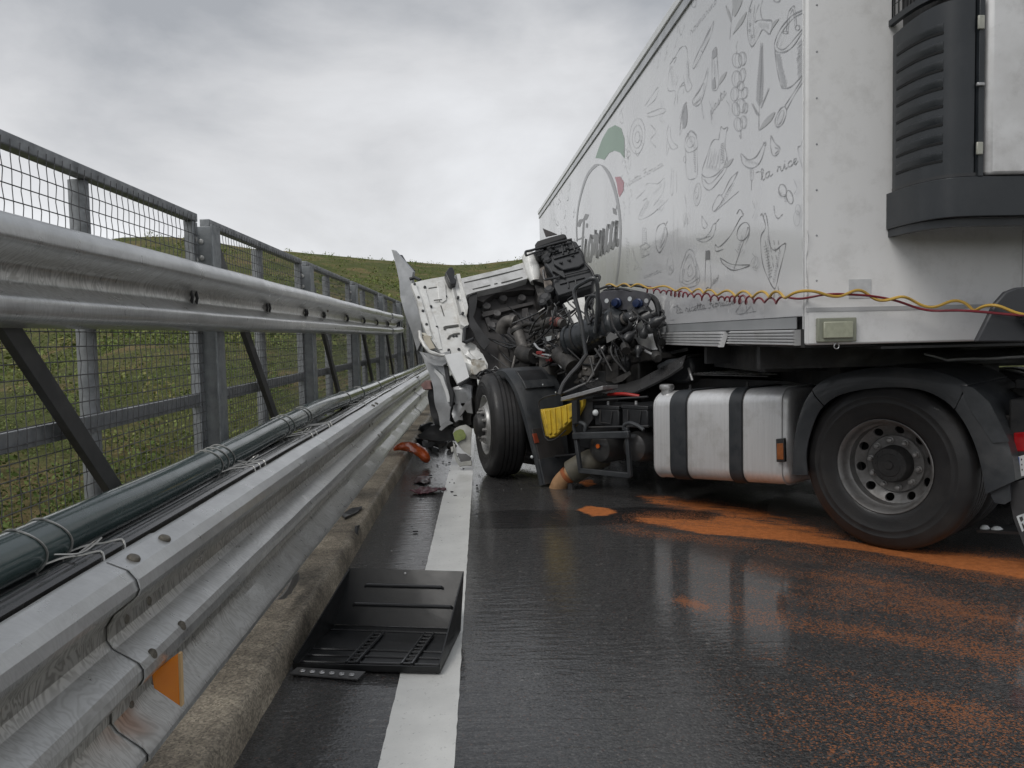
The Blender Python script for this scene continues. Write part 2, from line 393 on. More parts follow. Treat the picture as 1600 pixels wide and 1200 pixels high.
def road_material():
    m, n, l, p = new_mat('wet_asphalt')
    tc = nd(n, 'ShaderNodeTexCoord')
    def nz(sc, det=4, ro=.6, st=None, rot=0):
        k = nd(n, 'ShaderNodeTexNoise'); src = tc.outputs['Object']
        if st:
            mp = nd(n, 'ShaderNodeMapping'); l.new(src, mp.inputs[0]); mp.inputs['Scale'].default_value = st; mp.inputs['Rotation'].default_value = (0, 0, rot); src = mp.outputs[0]
        l.new(src, k.inputs['Vector']); k.inputs['Scale'].default_value = sc; k.inputs['Detail'].default_value = det; k.inputs['Roughness'].default_value = ro; return k.outputs['Fac']
    def mr(v, a, b, c=0, d=1):
        k = nd(n, 'ShaderNodeMapRange'); l.new(v, k.inputs['Value'])
        for i, x in zip(('From Min', 'From Max', 'To Min', 'To Max'), (a, b, c, d)): k.inputs[i].default_value = x
        return k.outputs[0]
    def ma(op, a, b):
        k = nd(n, 'ShaderNodeMath', operation=op)
        for i, x in enumerate((a, b)):
            if isinstance(x, (int, float)): k.inputs[i].default_value = x
            else: l.new(x, k.inputs[i])
        return k.outputs[0]
    def mix(f, a, b):
        k = nd(n, 'ShaderNodeMix', data_type='RGBA'); l.new(f, k.inputs[0])
        for i, x in ((6, a), (7, b)):
            if isinstance(x, tuple): k.inputs[i].default_value = (*x, 1)
            else: l.new(x, k.inputs[i])
        return k.outputs[2]
    at = nd(n, 'ShaderNodeAttribute'); at.attribute_name = 'powder'
    ot = nd(n, 'ShaderNodeAttribute'); ot.attribute_name = 'oil'
    sp = nd(n, 'ShaderNodeAttribute'); sp.attribute_name = 'sprinkle'
    vo = nd(n, 'ShaderNodeTexVoronoi'); l.new(tc.outputs['Object'], vo.inputs['Vector']); vo.inputs['Scale'].default_value = 95
    agg = mr(vo.outputs['Color'], .25, 1.0)
    big = nz(.9, 5)
    c = mix(agg, (0.022, 0.022, 0.023), (0.085, 0.083, 0.081))
    c = mix(mr(big, .35, .7, 0, .45), c, (0.03, 0.03, 0.031))
    fk = nd(n, 'ShaderNodeTexVoronoi'); l.new(tc.outputs['Object'], fk.inputs['Vector']); fk.inputs['Scale'].default_value = 170; fk.inputs['Randomness'].default_value = 1
    c = mix(mr(fk.outputs['Color'], .86, .90, 0, .55), c, (0.17, 0.165, 0.155))
    chip = nd(n, 'ShaderNodeTexVoronoi'); l.new(tc.outputs['Object'], chip.inputs['Vector']); chip.inputs['Scale'].default_value = 60
    c = mix(mr(chip.outputs['Color'], .93, .95, 0, .5), c, (0.20, 0.195, 0.185))
    c = mix(mr(ot.outputs['Fac'], .3, .6, 0, .9), c, (0.006, 0.006, 0.007))
    # absorbent powder: thick streaks, and a thin sprinkle caught between the stones
    def sz(sc, det, ro, ln, th):
        k = nd(n, 'ShaderNodeTexNoise'); mp = nd(n, 'ShaderNodeMapping', vector_type='TEXTURE'); l.new(tc.outputs['Object'], mp.inputs[0]); mp.inputs['Scale'].default_value = (ln, 1, 1); mp.inputs['Rotation'].default_value = (0, 0, th)
        l.new(mp.outputs[0], k.inputs['Vector']); k.inputs['Scale'].default_value = sc; k.inputs['Detail'].default_value = det; k.inputs['Roughness'].default_value = ro; return k.outputs['Fac']
    st = sz(7, 8, .74, 4.0, -.60)
    g1 = nd(n, 'ShaderNodeTexVoronoi'); l.new(tc.outputs['Object'], g1.inputs['Vector']); g1.inputs['Scale'].default_value = 130
    gs = nd(n, 'ShaderNodeSeparateColor'); l.new(g1.outputs['Color'], gs.inputs[0])
    thick = mr(ma('ADD', ma('ADD', at.outputs['Fac'], ma('MULTIPLY', ma('SUBTRACT', gs.outputs[0], .5), .55)), ma('MULTIPLY', ma('SUBTRACT', st, .5), 1.9)), .42, .66)
    crk = sz(13, 7, .75, 5.0, -.50)
    thick = ma('MULTIPLY', thick, mr(ma('SUBTRACT', crk, ma('MULTIPLY', ma('SUBTRACT', at.outputs['Fac'], .62), .34)), .58, .46, .06, 1))
    fine = nz(120, 3, .7); st2 = sz(2.4, 8, .72, 5.0, -.62)
    prob = ma('MULTIPLY', sp.outputs['Fac'], mr(st2, .40, .64, .05, .85))
    dv = nd(n, 'ShaderNodeTexVoronoi'); l.new(tc.outputs['Object'], dv.inputs['Vector']); dv.inputs['Scale'].default_value = 150
    sep = nd(n, 'ShaderNodeSeparateColor'); l.new(dv.outputs['Color'], sep.inputs[0])
    thin = mr(ma('SUBTRACT', prob, sep.outputs[1]), -.04, .10, 0, .75)
    pc = mix(mr(nz(22, 6, .7), .3, .7), (0.32, 0.095, 0.022), (0.58, 0.19, 0.048))
    c = mix(thin, c, (0.33, 0.115, 0.038))
    c = mix(thick, c, pc)
    l.new(c, p.inputs['Base Color'])
    dry = ma('MAXIMUM', thick, ma('MULTIPLY', thin, .5))
    l.new(mr(dry, 0, 1, .55, .78), p.inputs['Roughness'])
    p.inputs['Specular IOR Level'].default_value = .4
    h = ma('ADD', ma('MULTIPLY', vo.outputs['Distance'], -1.0), ma('MULTIPLY', fine, .7))
    bp = nd(n, 'ShaderNodeBump'); bp.inputs['Strength'].default_value = 1.0; bp.inputs['Distance'].default_value = .009; l.new(h, bp.inputs['Height']); l.new(bp.outputs[0], p.inputs['Normal'])
    # the film of water on top, rippled by wind
    rip = nz(13, 3, .55, (0.42, 1.7, 1), 0.16)
    rip2 = nz(70, 2, .5)
    wet = mr(nz(.55, 4, .6), .30, .58, .72, 1.0)
    px = nd(n, 'ShaderNodeSeparateXYZ'); l.new(tc.outputs['Object'], px.inputs[0])
    gust = ma('MULTIPLY', mr(px.outputs['X'], .5, 1.6, 1, .10), mr(nz(1.1, 3, .5), .3, .7, .55, 1.1))
    hh = ma('ADD', ma('MULTIPLY', rip, 1.0), ma('ADD', ma('MULTIPLY', rip2, .22), ma('MULTIPLY', ma('MULTIPLY', vo.outputs['Distance'], fine), -.10)))
    bc = nd(n, 'ShaderNodeBump'); l.new(gust, bc.inputs['Strength']); bc.inputs['Distance'].default_value = .0042; l.new(hh, bc.inputs['Height']); l.new(bc.outputs[0], p.inputs['Coat Normal'])
    cw = ma('MULTIPLY', wet, ma('SUBTRACT', 1.0, ma('MULTIPLY', dry, .93)))
    l.new(cw, p.inputs['Coat Weight'])
    p.inputs['Coat Roughness'].default_value = .06; p.inputs['Coat IOR'].default_value = 1.5
    return m


def paint_material():
    m, n, l, p = new_mat('road_paint')
    tc = nd(n, 'ShaderNodeTexCoord')
    def nz(sc, det=5, ro=.65):
        k = nd(n, 'ShaderNodeTexNoise'); l.new(tc.outputs['Object'], k.inputs['Vector']); k.inputs['Scale'].default_value = sc; k.inputs['Detail'].default_value = det; k.inputs['Roughness'].default_value = ro; return k.outputs['Fac']
    a = nz(45, 6, .75); r = nd(n, 'ShaderNodeValToRGB'); l.new(a, r.inputs[0])
    r.color_ramp.elements[0].position = .27; r.color_ramp.elements[0].color = (0.22, 0.22, 0.21, 1)
    r.color_ramp.elements[1].position = .40; r.color_ramp.elements[1].color = (0.80, 0.80, 0.77, 1)
    b = nz(2.2); mr = nd(n, 'ShaderNodeMapRange'); l.new(b, mr.inputs['Value']); mr.inputs['From Min'].default_value = .35; mr.inputs['From Max'].default_value = .7; mr.inputs['To Min'].default_value = 1.0; mr.inputs['To Max'].default_value = .8
    mx = nd(n, 'ShaderNodeMix', data_type='RGBA', blend_type='MULTIPLY'); mx.inputs[0].default_value = 1; l.new(r.outputs[0], mx.inputs[6]); l.new(mr.outputs[0], mx.inputs[7])
    l.new(mx.outputs[2], p.inputs['Base Color']); p.inputs['Roughness'].default_value = .5
    bp = nd(n, 'ShaderNodeBump'); bp.inputs['Strength'].default_value = .6; bp.inputs['Distance'].default_value = .004; l.new(a, bp.inputs['Height']); l.new(bp.outputs[0], p.inputs['Normal'])
    p.inputs['Coat Weight'].default_value = .35; p.inputs['Coat Roughness'].default_value = .15; p.inputs['Coat IOR'].default_value = 1.33
    return m


def beam_material():
    """guardrail: galvanised above, road film, and wavy reflections painted dark into the folds"""
    m, n, l, p = new_mat('guardrail_steel')
    tc = nd(n, 'ShaderNodeTexCoord')
    def nz(sc, st, det=5, ro=.6, dist=0):
        mp = nd(n, 'ShaderNodeMapping'); l.new(tc.outputs['Object'], mp.inputs[0]); mp.inputs['Scale'].default_value = st
        k = nd(n, 'ShaderNodeTexNoise'); l.new(mp.outputs[0], k.inputs['Vector']); k.inputs['Scale'].default_value = sc; k.inputs['Detail'].default_value = det; k.inputs['Roughness'].default_value = ro; k.inputs['Distortion'].default_value = dist; return k.outputs['Fac']
    def mr(v, a, b, c=0, d=1):
        k = nd(n, 'ShaderNodeMapRange'); l.new(v, k.inputs['Value'])
        for i, x in zip(('From Min', 'From Max', 'To Min', 'To Max'), (a, b, c, d)): k.inputs[i].default_value = x
        return k.outputs[0]
    def mix(f, a, b):
        k = nd(n, 'ShaderNodeMix', data_type='RGBA'); l.new(f, k.inputs[0])
        for i, x in ((6, a), (7, b)):
            if isinstance(x, tuple): k.inputs[i].default_value = (*x, 1)
            else: l.new(x, k.inputs[i])
        return k.outputs[2]
    base = mix(mr(nz(7, (1, .45, 1), 7, .72), .34, .66), (0.70, 0.712, 0.715), (0.52, 0.53, 0.535))
    bn = nz(5.5, (.5, 1.0, .40), 4, .55, .6)
    sm = nd(n, 'ShaderNodeMath', operation='MULTIPLY'); l.new(bn, sm.inputs[0]); sm.inputs[1].default_value = 150
    sn = nd(n, 'ShaderNodeMath', operation='SINE'); l.new(sm.outputs[0], sn.inputs[0])
    run = mr(sn.outputs[0], -.5, .9)  # wavy dark bands: the valley reflections put into the colour
    at = nd(n, 'ShaderNodeAttribute'); at.attribute_name = 'film'
    k = nd(n, 'ShaderNodeMath', operation='MULTIPLY'); l.new(run, k.inputs[0]); l.new(at.outputs['Fac'], k.inputs[1])
    fm = nd(n, 'ShaderNodeMath', operation='MULTIPLY'); l.new(at.outputs['Fac'], fm.inputs[0]); l.new(mr(nz(5, (1, .5, 1.5), 6, .7), .3, .65, .55, 1), fm.inputs[1])
    film = mix(fm.outputs[0], base, (0.47, 0.455, 0.41))
    kk = nd(n, 'ShaderNodeMath', operation='MULTIPLY'); l.new(k.outputs[0], kk.inputs[0]); kk.inputs[1].default_value = .62
    c = mix(kk.outputs[0], film, (0.15, 0.143, 0.124))
    l.new(c, p.inputs['Base Color'])
    p.inputs['Metallic'].default_value = .62
    l.new(mr(nz(12, (1, 1, .5)), .3, .7, .25, .42), p.inputs['Roughness'])
    b = nz(40, (.5, 1, .4), 4); bp = nd(n, 'ShaderNodeBump'); bp.inputs['Strength'].default_value = .025; bp.inputs['Distance'].default_value = .004; l.new(b, bp.inputs['Height']); l.new(bp.outputs[0], p.inputs['Normal'])
    p.inputs['Coat Weight'].default_value = .3; p.inputs['Coat Roughness'].default_value = .16
    return m


def terrain_material():
    m, n, l, p = new_mat('hillside_grass')
    tc = nd(n, 'ShaderNodeTexCoord')
    def nz(sc, det=6, ro=.65):
        k = nd(n, 'ShaderNodeTexNoise'); l.new(tc.outputs['Object'], k.inputs['Vector']); k.inputs['Scale'].default_value = sc; k.inputs['Detail'].default_value = det; k.inputs['Roughness'].default_value = ro; return k.outputs['Fac']
    r = nd(n, 'ShaderNodeValToRGB'); l.new(nz(.09, 9, .72), r.inputs[0])
    e = r.color_ramp.elements
    e[0].position = .33; e[0].color = (0.069, 0.089, 0.029, 1)
    e[1].position = .60; e[1].color = (0.181, 0.144, 0.070, 1)
    k = e.new(.52); k.color = (0.112, 0.119, 0.046, 1)
    r2 = nd(n, 'ShaderNodeMapRange'); l.new(nz(2.2, 9, .82), r2.inputs['Value']); r2.inputs['From Min'].default_value = .3; r2.inputs['From Max'].default_value = .7; r2.inputs['To Min'].default_value = .35; r2.inputs['To Max'].default_value = 1.6
    mx = nd(n, 'ShaderNodeMix', data_type='RGBA', blend_type='MULTIPLY'); mx.inputs[0].default_value = 1; l.new(r.outputs[0], mx.inputs[6]); l.new(r2.outputs[0], mx.inputs[7])
    l.new(mx.outputs[2], p.inputs['Base Color']); p.inputs['Roughness'].default_value = .9; p.inputs['Specular IOR Level'].default_value = .1
    bp = nd(n, 'ShaderNodeBump'); bp.inputs['Strength'].default_value = .8; bp.inputs['Distance'].default_value = .3; l.new(nz(3.0, 8, .8), bp.inputs['Height']); l.new(bp.outputs[0], p.inputs['Normal'])
    return m


def scrub_material():
    m, n, l, p = new_mat('scrub_leaves')
    at = nd(n, 'ShaderNodeAttribute'); at.attribute_name = 'tint'
    r = nd(n, 'ShaderNodeValToRGB'); l.new(at.outputs['Fac'], r.inputs[0])
    e = r.color_ramp.elements
    e[0].position = 0; e[0].color = (0.041, 0.061, 0.022, 1)
    e[1].position = 1; e[1].color = (0.25, 0.215, 0.085, 1)
    for pos, c in ((.35, (0.112, 0.159, 0.046)), (.7, (0.201, 0.232, 0.076))):
        k = e.new(pos); k.color = (*c, 1)
    l.new(r.outputs[0], p.inputs['Base Color']); p.inputs['Roughness'].default_value = .8; p.inputs['Specular IOR Level'].default_value = .15
    return m


beam_m, road_m, paint_m, kerb_m, terr_m, scrub_m = beam_material(), road_material(), paint_material(), kerb_material(), terrain_material(), scrub_material()
deck_m = M('deck_concrete', (0.22, 0.21, 0.19), (0.15, 0.145, 0.13), 3, 0.8, bump=.3)

# ------------------------------------------------------------------ terrain
RIDGE = [(-200, 470), (0, 415), (100, 385), (187, 367), (263, 365), (316, 371), (386, 382), (429, 385), (515, 393), (610, 403), (702, 410), (745, 410), (820, 399), (1000, 372), (1300, 350), (1600, 345), (2200, 380)]
_ra = []
for u, v in RIDGE:
    d = ray(u, v); _ra.append((math.atan2(d[0], d[1]), d[2] / math.hypot(d[0], d[1])))
_ra = np.array(_ra)


def ridge_tan(az):
    t = np.interp(az, _ra[:, 0], _ra[:, 1])
    return np.where((az < _ra[0, 0]) | (az > _ra[-1, 0]), np.where(az < 0, _ra[0, 1], _ra[-1, 1]) * 0 + np.where(az < 0, _ra[0, 1], _ra[-1, 1]), t)


def hgt(x, y):
    r = np.hypot(x, y) + 1e-6; az = np.arctan2(x, y)
    RR = 330.0; low = -6.5
    top = HC + RR * ridge_tan(az) - 1.2
    t = np.clip((r - 26) / (RR - 26), 0, 1)
    h = low + (top - low) * (0.72 * t + 0.28 * t * t)
    h = np.where(r > RR, top - (r - RR) * 0.03 - (r - RR) ** 2 * 0.0002, h)
    bumps = (np.sin(x * .21 + 1.3) * np.cos(y * .17) * .55 + np.sin(x * .063 - y * .05) * 1.3 + np.sin(x * .5 + y * .41) * .18) * np.clip((r - 12) / 30, 0, 1) * np.clip((RR + 15 - r) / 70, 0.12, 1)
    return h + bumps


def terrain():
    azs = np.radians(np.concatenate([np.arange(-180, -72, 6), np.arange(-72, 40, .6), np.arange(40, 180, 6)]))
    rs = np.concatenate([[0.5], np.geomspace(4, 330, 90), np.geomspace(345, 900, 14)])
    Rr, Aa = np.meshgrid(rs, azs, indexing='ij'); X = Rr * np.sin(Aa); Y = Rr * np.cos(Aa); H = hgt(X, Y)
    m, k = X.shape; vs = np.stack([X, Y, H], -1).reshape(-1, 3)
    fs = [(i * k + j, i * k + (j + 1) % k, (i + 1) * k + (j + 1) % k, (i + 1) * k + j) for i in range(m - 1) for j in range(k)]
    me = bpy.data.meshes.new('hillside'); me.from_pydata(vs.tolist(), [], fs); me.materials.append(terr_m)
    me.polygons.foreach_set('use_smooth', [True] * len(me.polygons))
    o = bpy.data.objects.new('hillside', me); COL.objects.link(o); o['kind'] = 'structure'; o['label'] = 'green and brown scrubby hillside rising behind the fence'


terrain()


def scrub():
    """low bushes over the slope: leaf clumps, one mesh"""
    V, T = [], []
    def put(n, r0, r1, a0, a1, nl, s0, s1, t0=0.0):
        r = np.exp(rng.uniform(math.log(r0), math.log(r1), n)); az = np.radians(rng.uniform(a0, a1, n))
        x = r * np.sin(az); y = r * np.cos(az); ok = x < -3.2
        ok |= (r > 120)
        x, y, r = x[ok], y[ok], r[ok]; z = hgt(x, y)
        size = rng.uniform(s0, s1, len(x)) ** 1.0 * (0.6 + rng.random(len(x)) ** 2 * 1.1)
        patch = .5 + .5 * np.sin(x * .16 + 2 * np.sin(y * .11)) * np.cos(y * .13 + x * .05)
        tint = np.clip(t0 + .12 + .5 * patch * rng.random(len(x)) + .28 * rng.random(len(x)) ** 2, 0, 1)
        q = len(x)
        # leaf centres inside a flattened dome
        d = rng.normal(size=(q, nl, 3)); d /= np.linalg.norm(d, axis=-1, keepdims=True); d *= rng.uniform(.45, 1, (q, nl, 1))
        c = np.stack([x, y, z], -1)[:, None] + d * size[:, None, None] * np.array([1, 1, .85]) + np.array([0, 0, 1]) * size[:, None, None] * .5
        ls = size[:, None] * rng.uniform(.13, .27, (q, nl)) * (12 / nl) ** .5
        e1 = rng.normal(size=(q, nl, 3)); e1 /= np.linalg.norm(e1, axis=-1, keepdims=True)
        e2 = np.cross(e1, rng.normal(size=(q, nl, 3))); e2 /= np.linalg.norm(e2, axis=-1, keepdims=True)
        e1 = e1 * ls[..., None]; e2 = e2 * ls[..., None] * .6
        quad = np.stack([c - e1, c - e2, c + e1 * rng.uniform(.7, 1.2, (q, nl, 1)), c + e2], 2)
        tt = np.clip(tint[:, None] + rng.normal(0, .08, (q, nl)), 0, 1)
        V.append(quad.reshape(-1, 3)); T.append(np.repeat(tt.reshape(-1), 4))
    put(2100, 9, 34, -88, 2, 130, .22, .62, .25)
    put(420, 13, 60, -86, 4, 200, .55, 1.15, .10)
    put(4600, 24, 90, -80, 6, 40, .32, .9, .15)
    put(10000, 80, 335, -72, 30, 12, .5, 1.3, .22)
    V = np.concatenate(V); T = np.concatenate(T); n = len(V) // 4
    me = bpy.data.meshes.new('scrub')
    me.vertices.add(len(V)); me.vertices.foreach_set('co', V.astype(np.float32).ravel())
    me.loops.add(len(V)); me.loops.foreach_set('vertex_index', np.arange(len(V), dtype=np.int32))
    me.polygons.add(n); me.polygons.foreach_set('loop_start', np.arange(0, len(V), 4, dtype=np.int32))
    me.update(calc_edges=True)
    at = me.attributes.new('tint', 'FLOAT', 'POINT'); at.data.foreach_set('value', T.astype(np.float32))
    me.materials.append(scrub_m)
    o = bpy.data.objects.new('scrub', me); COL.objects.link(o); o['kind'] = 'stuff'; o['label'] = 'low green and straw coloured scrub covering the hillside'


scrub()

# ------------------------------------------------------------------ road, line, kerb, deck


def poly_sd(P, poly):
    """signed distance (inside positive) of points P (n,2) to polygon"""
    poly = np.asarray(poly); d = np.full(len(P), 1e9); ins = np.zeros(len(P), bool)
    for i in range(len(poly)):
        a = poly[i]; b = poly[(i + 1) % len(poly)]; ab = b - a; t = np.clip(((P - a) @ ab) / (ab @ ab + 1e-12), 0, 1)
        d = np.minimum(d, np.linalg.norm(P - a - t[:, None] * ab, axis=1))
        c = ((a[1] > P[:, 1]) != (b[1] > P[:, 1])) & (P[:, 0] < (b[0] - a[0]) * (P[:, 1] - a[1]) / (b[1] - a[1] + 1e-12) + a[0]); ins ^= c
    return np.where(ins, d, -d)


def G2(pts): return [gz(u, v)[:2] for u, v in pts]


def road():
    xs = np.concatenate([np.arange(-.86, 6.0, .04), np.linspace(6.1, 11.5, 12)])
    ys = np.concatenate([np.linspace(-14, 1.3, 16), np.arange(1.5, 9.8, .04), np.linspace(10, 160, 60)])
    X, Y = np.meshgrid(xs, ys, indexing='ij'); P = np.stack([X.ravel(), Y.ravel()], -1)
    powder = np.zeros(len(P)); oil = np.zeros(len(P)); spr = np.zeros(len(P))
    near = (P[:, 1] > 1.4) & (P[:, 1] < 9.9) & (P[:, 0] < 6.2); Q = P[near]
    def put(arr, poly, val, soft, mode='max'):
        s = np.clip(poly_sd(Q, G2(poly)) / soft + .5, 0, 1) * val; c = arr[near]
        arr[near] = np.maximum(c, s) if mode == 'max' else c * (1 - s)
    put(powder, [(985, 811), (1010, 800), (1090, 800), (1170, 806), (1260, 828), (1330, 850), (1420, 858), (1510, 862), (1640, 874), (1640, 912), (1500, 888), (1400, 868), (1250, 846), (1100, 833), (1010, 820)], .80, .2)
    put(powder, [(1040, 824), (1100, 822), (1250, 832), (1400, 856), (1500, 868), (1640, 880), (1640, 910), (1500, 890), (1400, 869), (1250, 847), (1100, 834)], 1.15, .12)
    put(powder, [(902, 797), (918, 790), (945, 793), (966, 799), (950, 806), (925, 807)], 1.2, .08)
    put(powder, [(985, 772), (1040, 774), (1110, 782), (1190, 796), (1260, 815), (1250, 822), (1150, 806), (1060, 796), (1010, 786)], .74, .2)
    put(powder, [(1090, 790), (1200, 800), (1300, 830), (1330, 850), (1250, 836), (1120, 812)], .70, .25)
    put(powder, [(900, 752), (925, 748), (935, 756), (915, 762)], .8, .06)
    put(powder, [(1000, 795), (1120, 800), (1110, 812), (1010, 808)], .75, .1, 'sub')
    put(spr, [(960, 815), (1100, 780), (1300, 815), (1420, 850), (1640, 868), (1640, 940), (1480, 905), (1300, 872), (1100, 850), (985, 830)], 1.0, .35)
    put(oil, [(735, 800), (800, 797), (900, 797), (1000, 792), (1110, 800), (1110, 812), (990, 818), (900, 822), (800, 826), (740, 826), (700, 815)], 1, .18)
    put(oil, [(660, 735), (690, 735), (680, 772), (620, 775)], .8, .3)
    put(spr, [(1215, 862), (1380, 880), (1700, 960), (1700, 1300), (1430, 1250), (1290, 1080), (1180, 960), (1130, 880)], .95, 1.0)
    put(spr, [(1230, 880), (1400, 900), (1640, 985), (1640, 1005), (1400, 930), (1240, 898)], 1.3, .2)
    put(spr, [(1300, 1000), (1450, 1040), (1640, 1090), (1640, 1130), (1450, 1075), (1310, 1030)], 1.3, .25)
    put(spr, [(1060, 930), (1110, 948), (1100, 955), (1055, 940)], 1.5, .08)
    m, k = X.shape
    vs = np.stack([X.ravel(), Y.ravel(), np.zeros(len(P))], -1)
    idx = np.arange(m * k).reshape(m, k)
    fs = np.stack([idx[:-1, :-1], idx[1:, :-1], idx[1:, 1:], idx[:-1, 1:]], -1).reshape(-1, 4)
    me = bpy.data.meshes.new('road'); me.from_pydata(vs.tolist(), [], fs.tolist()); me.materials.append(road_m)
    for nm, a in (('powder', powder), ('oil', oil), ('sprinkle', spr)):
        at = me.attributes.new(nm, 'FLOAT', 'POINT'); at.data.foreach_set('value', a.astype(np.float32))
    o = bpy.data.objects.new('road', me); COL.objects.link(o); o['kind'] = 'structure'; o['label'] = 'wet dark asphalt with orange absorbent powder and an oil stain'
    mb = MB()
    ys = np.concatenate([np.linspace(-10, 1.2, 5), np.arange(1.3, 12, .05), np.linspace(12.2, 120, 30)])
    P = [[(x + (0.004 * mnoise.noise(Vector((j * 3, y * 9, 0))) if 0 < abs(y) < 12 else 0), y, .004) for x in (-.372, -.122)] for j, y in enumerate(ys)]
    mb.loft(P, False, False)
    obj('edge_line', mb, paint_m, kind='structure', label='white painted edge line', angle=0, recalc=False)
    mb = MB()
    prof = [(-.846, -.02), (-.853, .02), (-.858, .055), (-.864, .090), (-.880, .113), (-.915, .121), (-.98, .123), (-1.06, .126), (-1.2, .13), (-1.4, .135), (-1.75, .14), (-1.75, -.9), (-.83, -.9)]
    ys = np.concatenate([np.linspace(-14, 1.0, 8), np.arange(1.1, 12, .045), np.linspace(12.3, 160, 50)])
    rings = []
    for y in ys:
        r = []
        for i, (x, z) in enumerate(prof):
            if 0 < i < 9 and 1 < y < 12:
                w = Vector((x, y, z)); n1 = mnoise.noise(w * 9) * .004 + mnoise.noise(w * 30) * .003 + max(0, mnoise.noise(Vector((4, y * 2.3, z * 3))) - .28) * -.05
                r.append((x + n1 - .003, y, z + n1 * .6))
            else: r.append((x, y, z))
        rings.append(r)
    mb.loft(rings)
    obj('kerb', mb, kerb_m, kind='structure', label='worn brownish concrete kerb under the guardrail', angle=60)
    obj('bridge_deck', MB().bx((-.829, -14, -1.0), (11.5, 160, -.03)), deck_m, kind='structure')


road()

# ------------------------------------------------------------------ crash barrier
YE = 46.0
bar = thing('crash_barrier', 'galvanised steel crash barrier of two corrugated beams on posts along the kerb', 'crash barrier', (-.95, 1.97, .13))
PR3 = [(-.946, .866), (-.935, .868), (-.885, .846), (-.866, .822), (-.859, .797), (-.866, .780), (-.925, .735), (-.944, .705), (-.944, .672), (-.930, .650), (-.870, .612), (-.860, .595), (-.860, .572), (-.870, .556), (-.930, .522), (-.944, .495), (-.944, .462), (-.930, .440), (-.872, .395), (-.860, .378), (-.861, .362), (-.885, .350), (-.94, .338)]


def beam(name, prof, y0, y1, dx, film, steps=24, sag=None, ang=20):
    """a pressed beam section; real sheet thickness, slightly wavy"""
    ys = np.linspace(y0, y1, steps); V = []; th = .004
    pr = np.array(prof); tn = np.gradient(pr, axis=0); nn = np.stack([-tn[:, 1], tn[:, 0]], 1); nn /= np.linalg.norm(nn, axis=1)[:, None]
    nn *= np.sign((nn @ np.array([1.0, 0.0])).mean()) if True else 1
    P = []
    for y in ys:
        wob = .003 * mnoise.noise(Vector((1, y * 1.7, 0))); wz = .003 * mnoise.noise(Vector((5, y * 1.1, 2)))
        dd = sag(y) if sag else (0, 0)
        P.append([(x + dx + wob + dd[0] + .0022 * mnoise.noise(Vector((x * 20, y * 6, z * 20))), y, z + wz + dd[1]) for x, z in prof])
    mb = MB(); m = len(prof); mb.sheet(P, (-th, 0, 0))
    o = obj(name, mb, beam_m, bar, angle=ang)
    fl = np.array([film[i % m] for i in range(len(mb.v))], dtype=np.float32)
    at = o.data.attributes.new('film', 'FLOAT', 'POINT'); at.data.foreach_set('value', fl)
    return o


film_refl3 = [.1, .1, .1, .1, .2, .8, 1, 1, .9, .35, .35, .35, .4, .9, 1, 1, .9, .5, .4, .4, .4, .5, .6]  # mask for road film and painted reflection bands, strongest in the valleys
bolt_me = None


def bolt(parent, c, ax, r=.017, h=.011):
    o = obj('bolt', MB().lathe(np.asarray(c) - np.asarray(ax) * .004, ax, [(0, r), (.004, r), (h * .8, r * .8), (h, r * .35), (h, .001)], 14, False), nut_m2, parent)
    return o


nut_m2 = M('bolt_head', (0.22, 0.20, 0.165), (0.13, 0.12, 0.10), 40, 0.5, metal=.5)
joints = [-2.55, 1.97, 6.49, 11.01, 15.53, 20.05, 24.57, 29.1, 33.6, 38.1, 42.6]
fa = np.array([.72, 0, .7]); fa /= np.linalg.norm(fa)
for i in range(len(joints) - 1):
    y0, y1 = joints[i], joints[i + 1]
    b = beam('three_wave_beam', PR3, y0 - (.0 if i else 0), y1 + .30, .008 * (i % 2), film_refl3, 40 if i < 3 else 12)
    if i < 4:
        for (x, z, ax) in ((-.902, .856, (.4, 0, .9)), (-.8665, .602, (.95, 0, .3)), (-.886, .349, (.2, 0, -.98))):
            for dy in (.07, .27):
                ax_ = np.asarray(ax) / np.linalg.norm(ax)
                if ax[2] > 0: bolt(b, (x + .006, y1 + dy, z + .003), ax_)
        for z in (.70, .47):
            for dy in (.1, .24):
                bolt(b, (-.938, y1 + dy, z - .01), (1, 0, 0), .014, .012)
# orange reflector clipped in the lower fold
yr = 2.12
def RFL(u, v): return gy(u, v, yr)
mb = MB(); mb.prism([RFL(236, 1052), RFL(278, 1021), RFL(281, 1104), RFL(240, 1076)], (0, .012, 0))
rf = obj('reflector', mb, orange_m, bar, bevel=.003)
pts = [RFL(278, 1021), RFL(282, 1022), RFL(284.5, 1104), RFL(281, 1104)]
obj('reflector_edge', MB().prism(pts, (0, .016, 0)), M('reflector_rim', (0.75, 0.5, 0.25), None, 5, .4), rf)

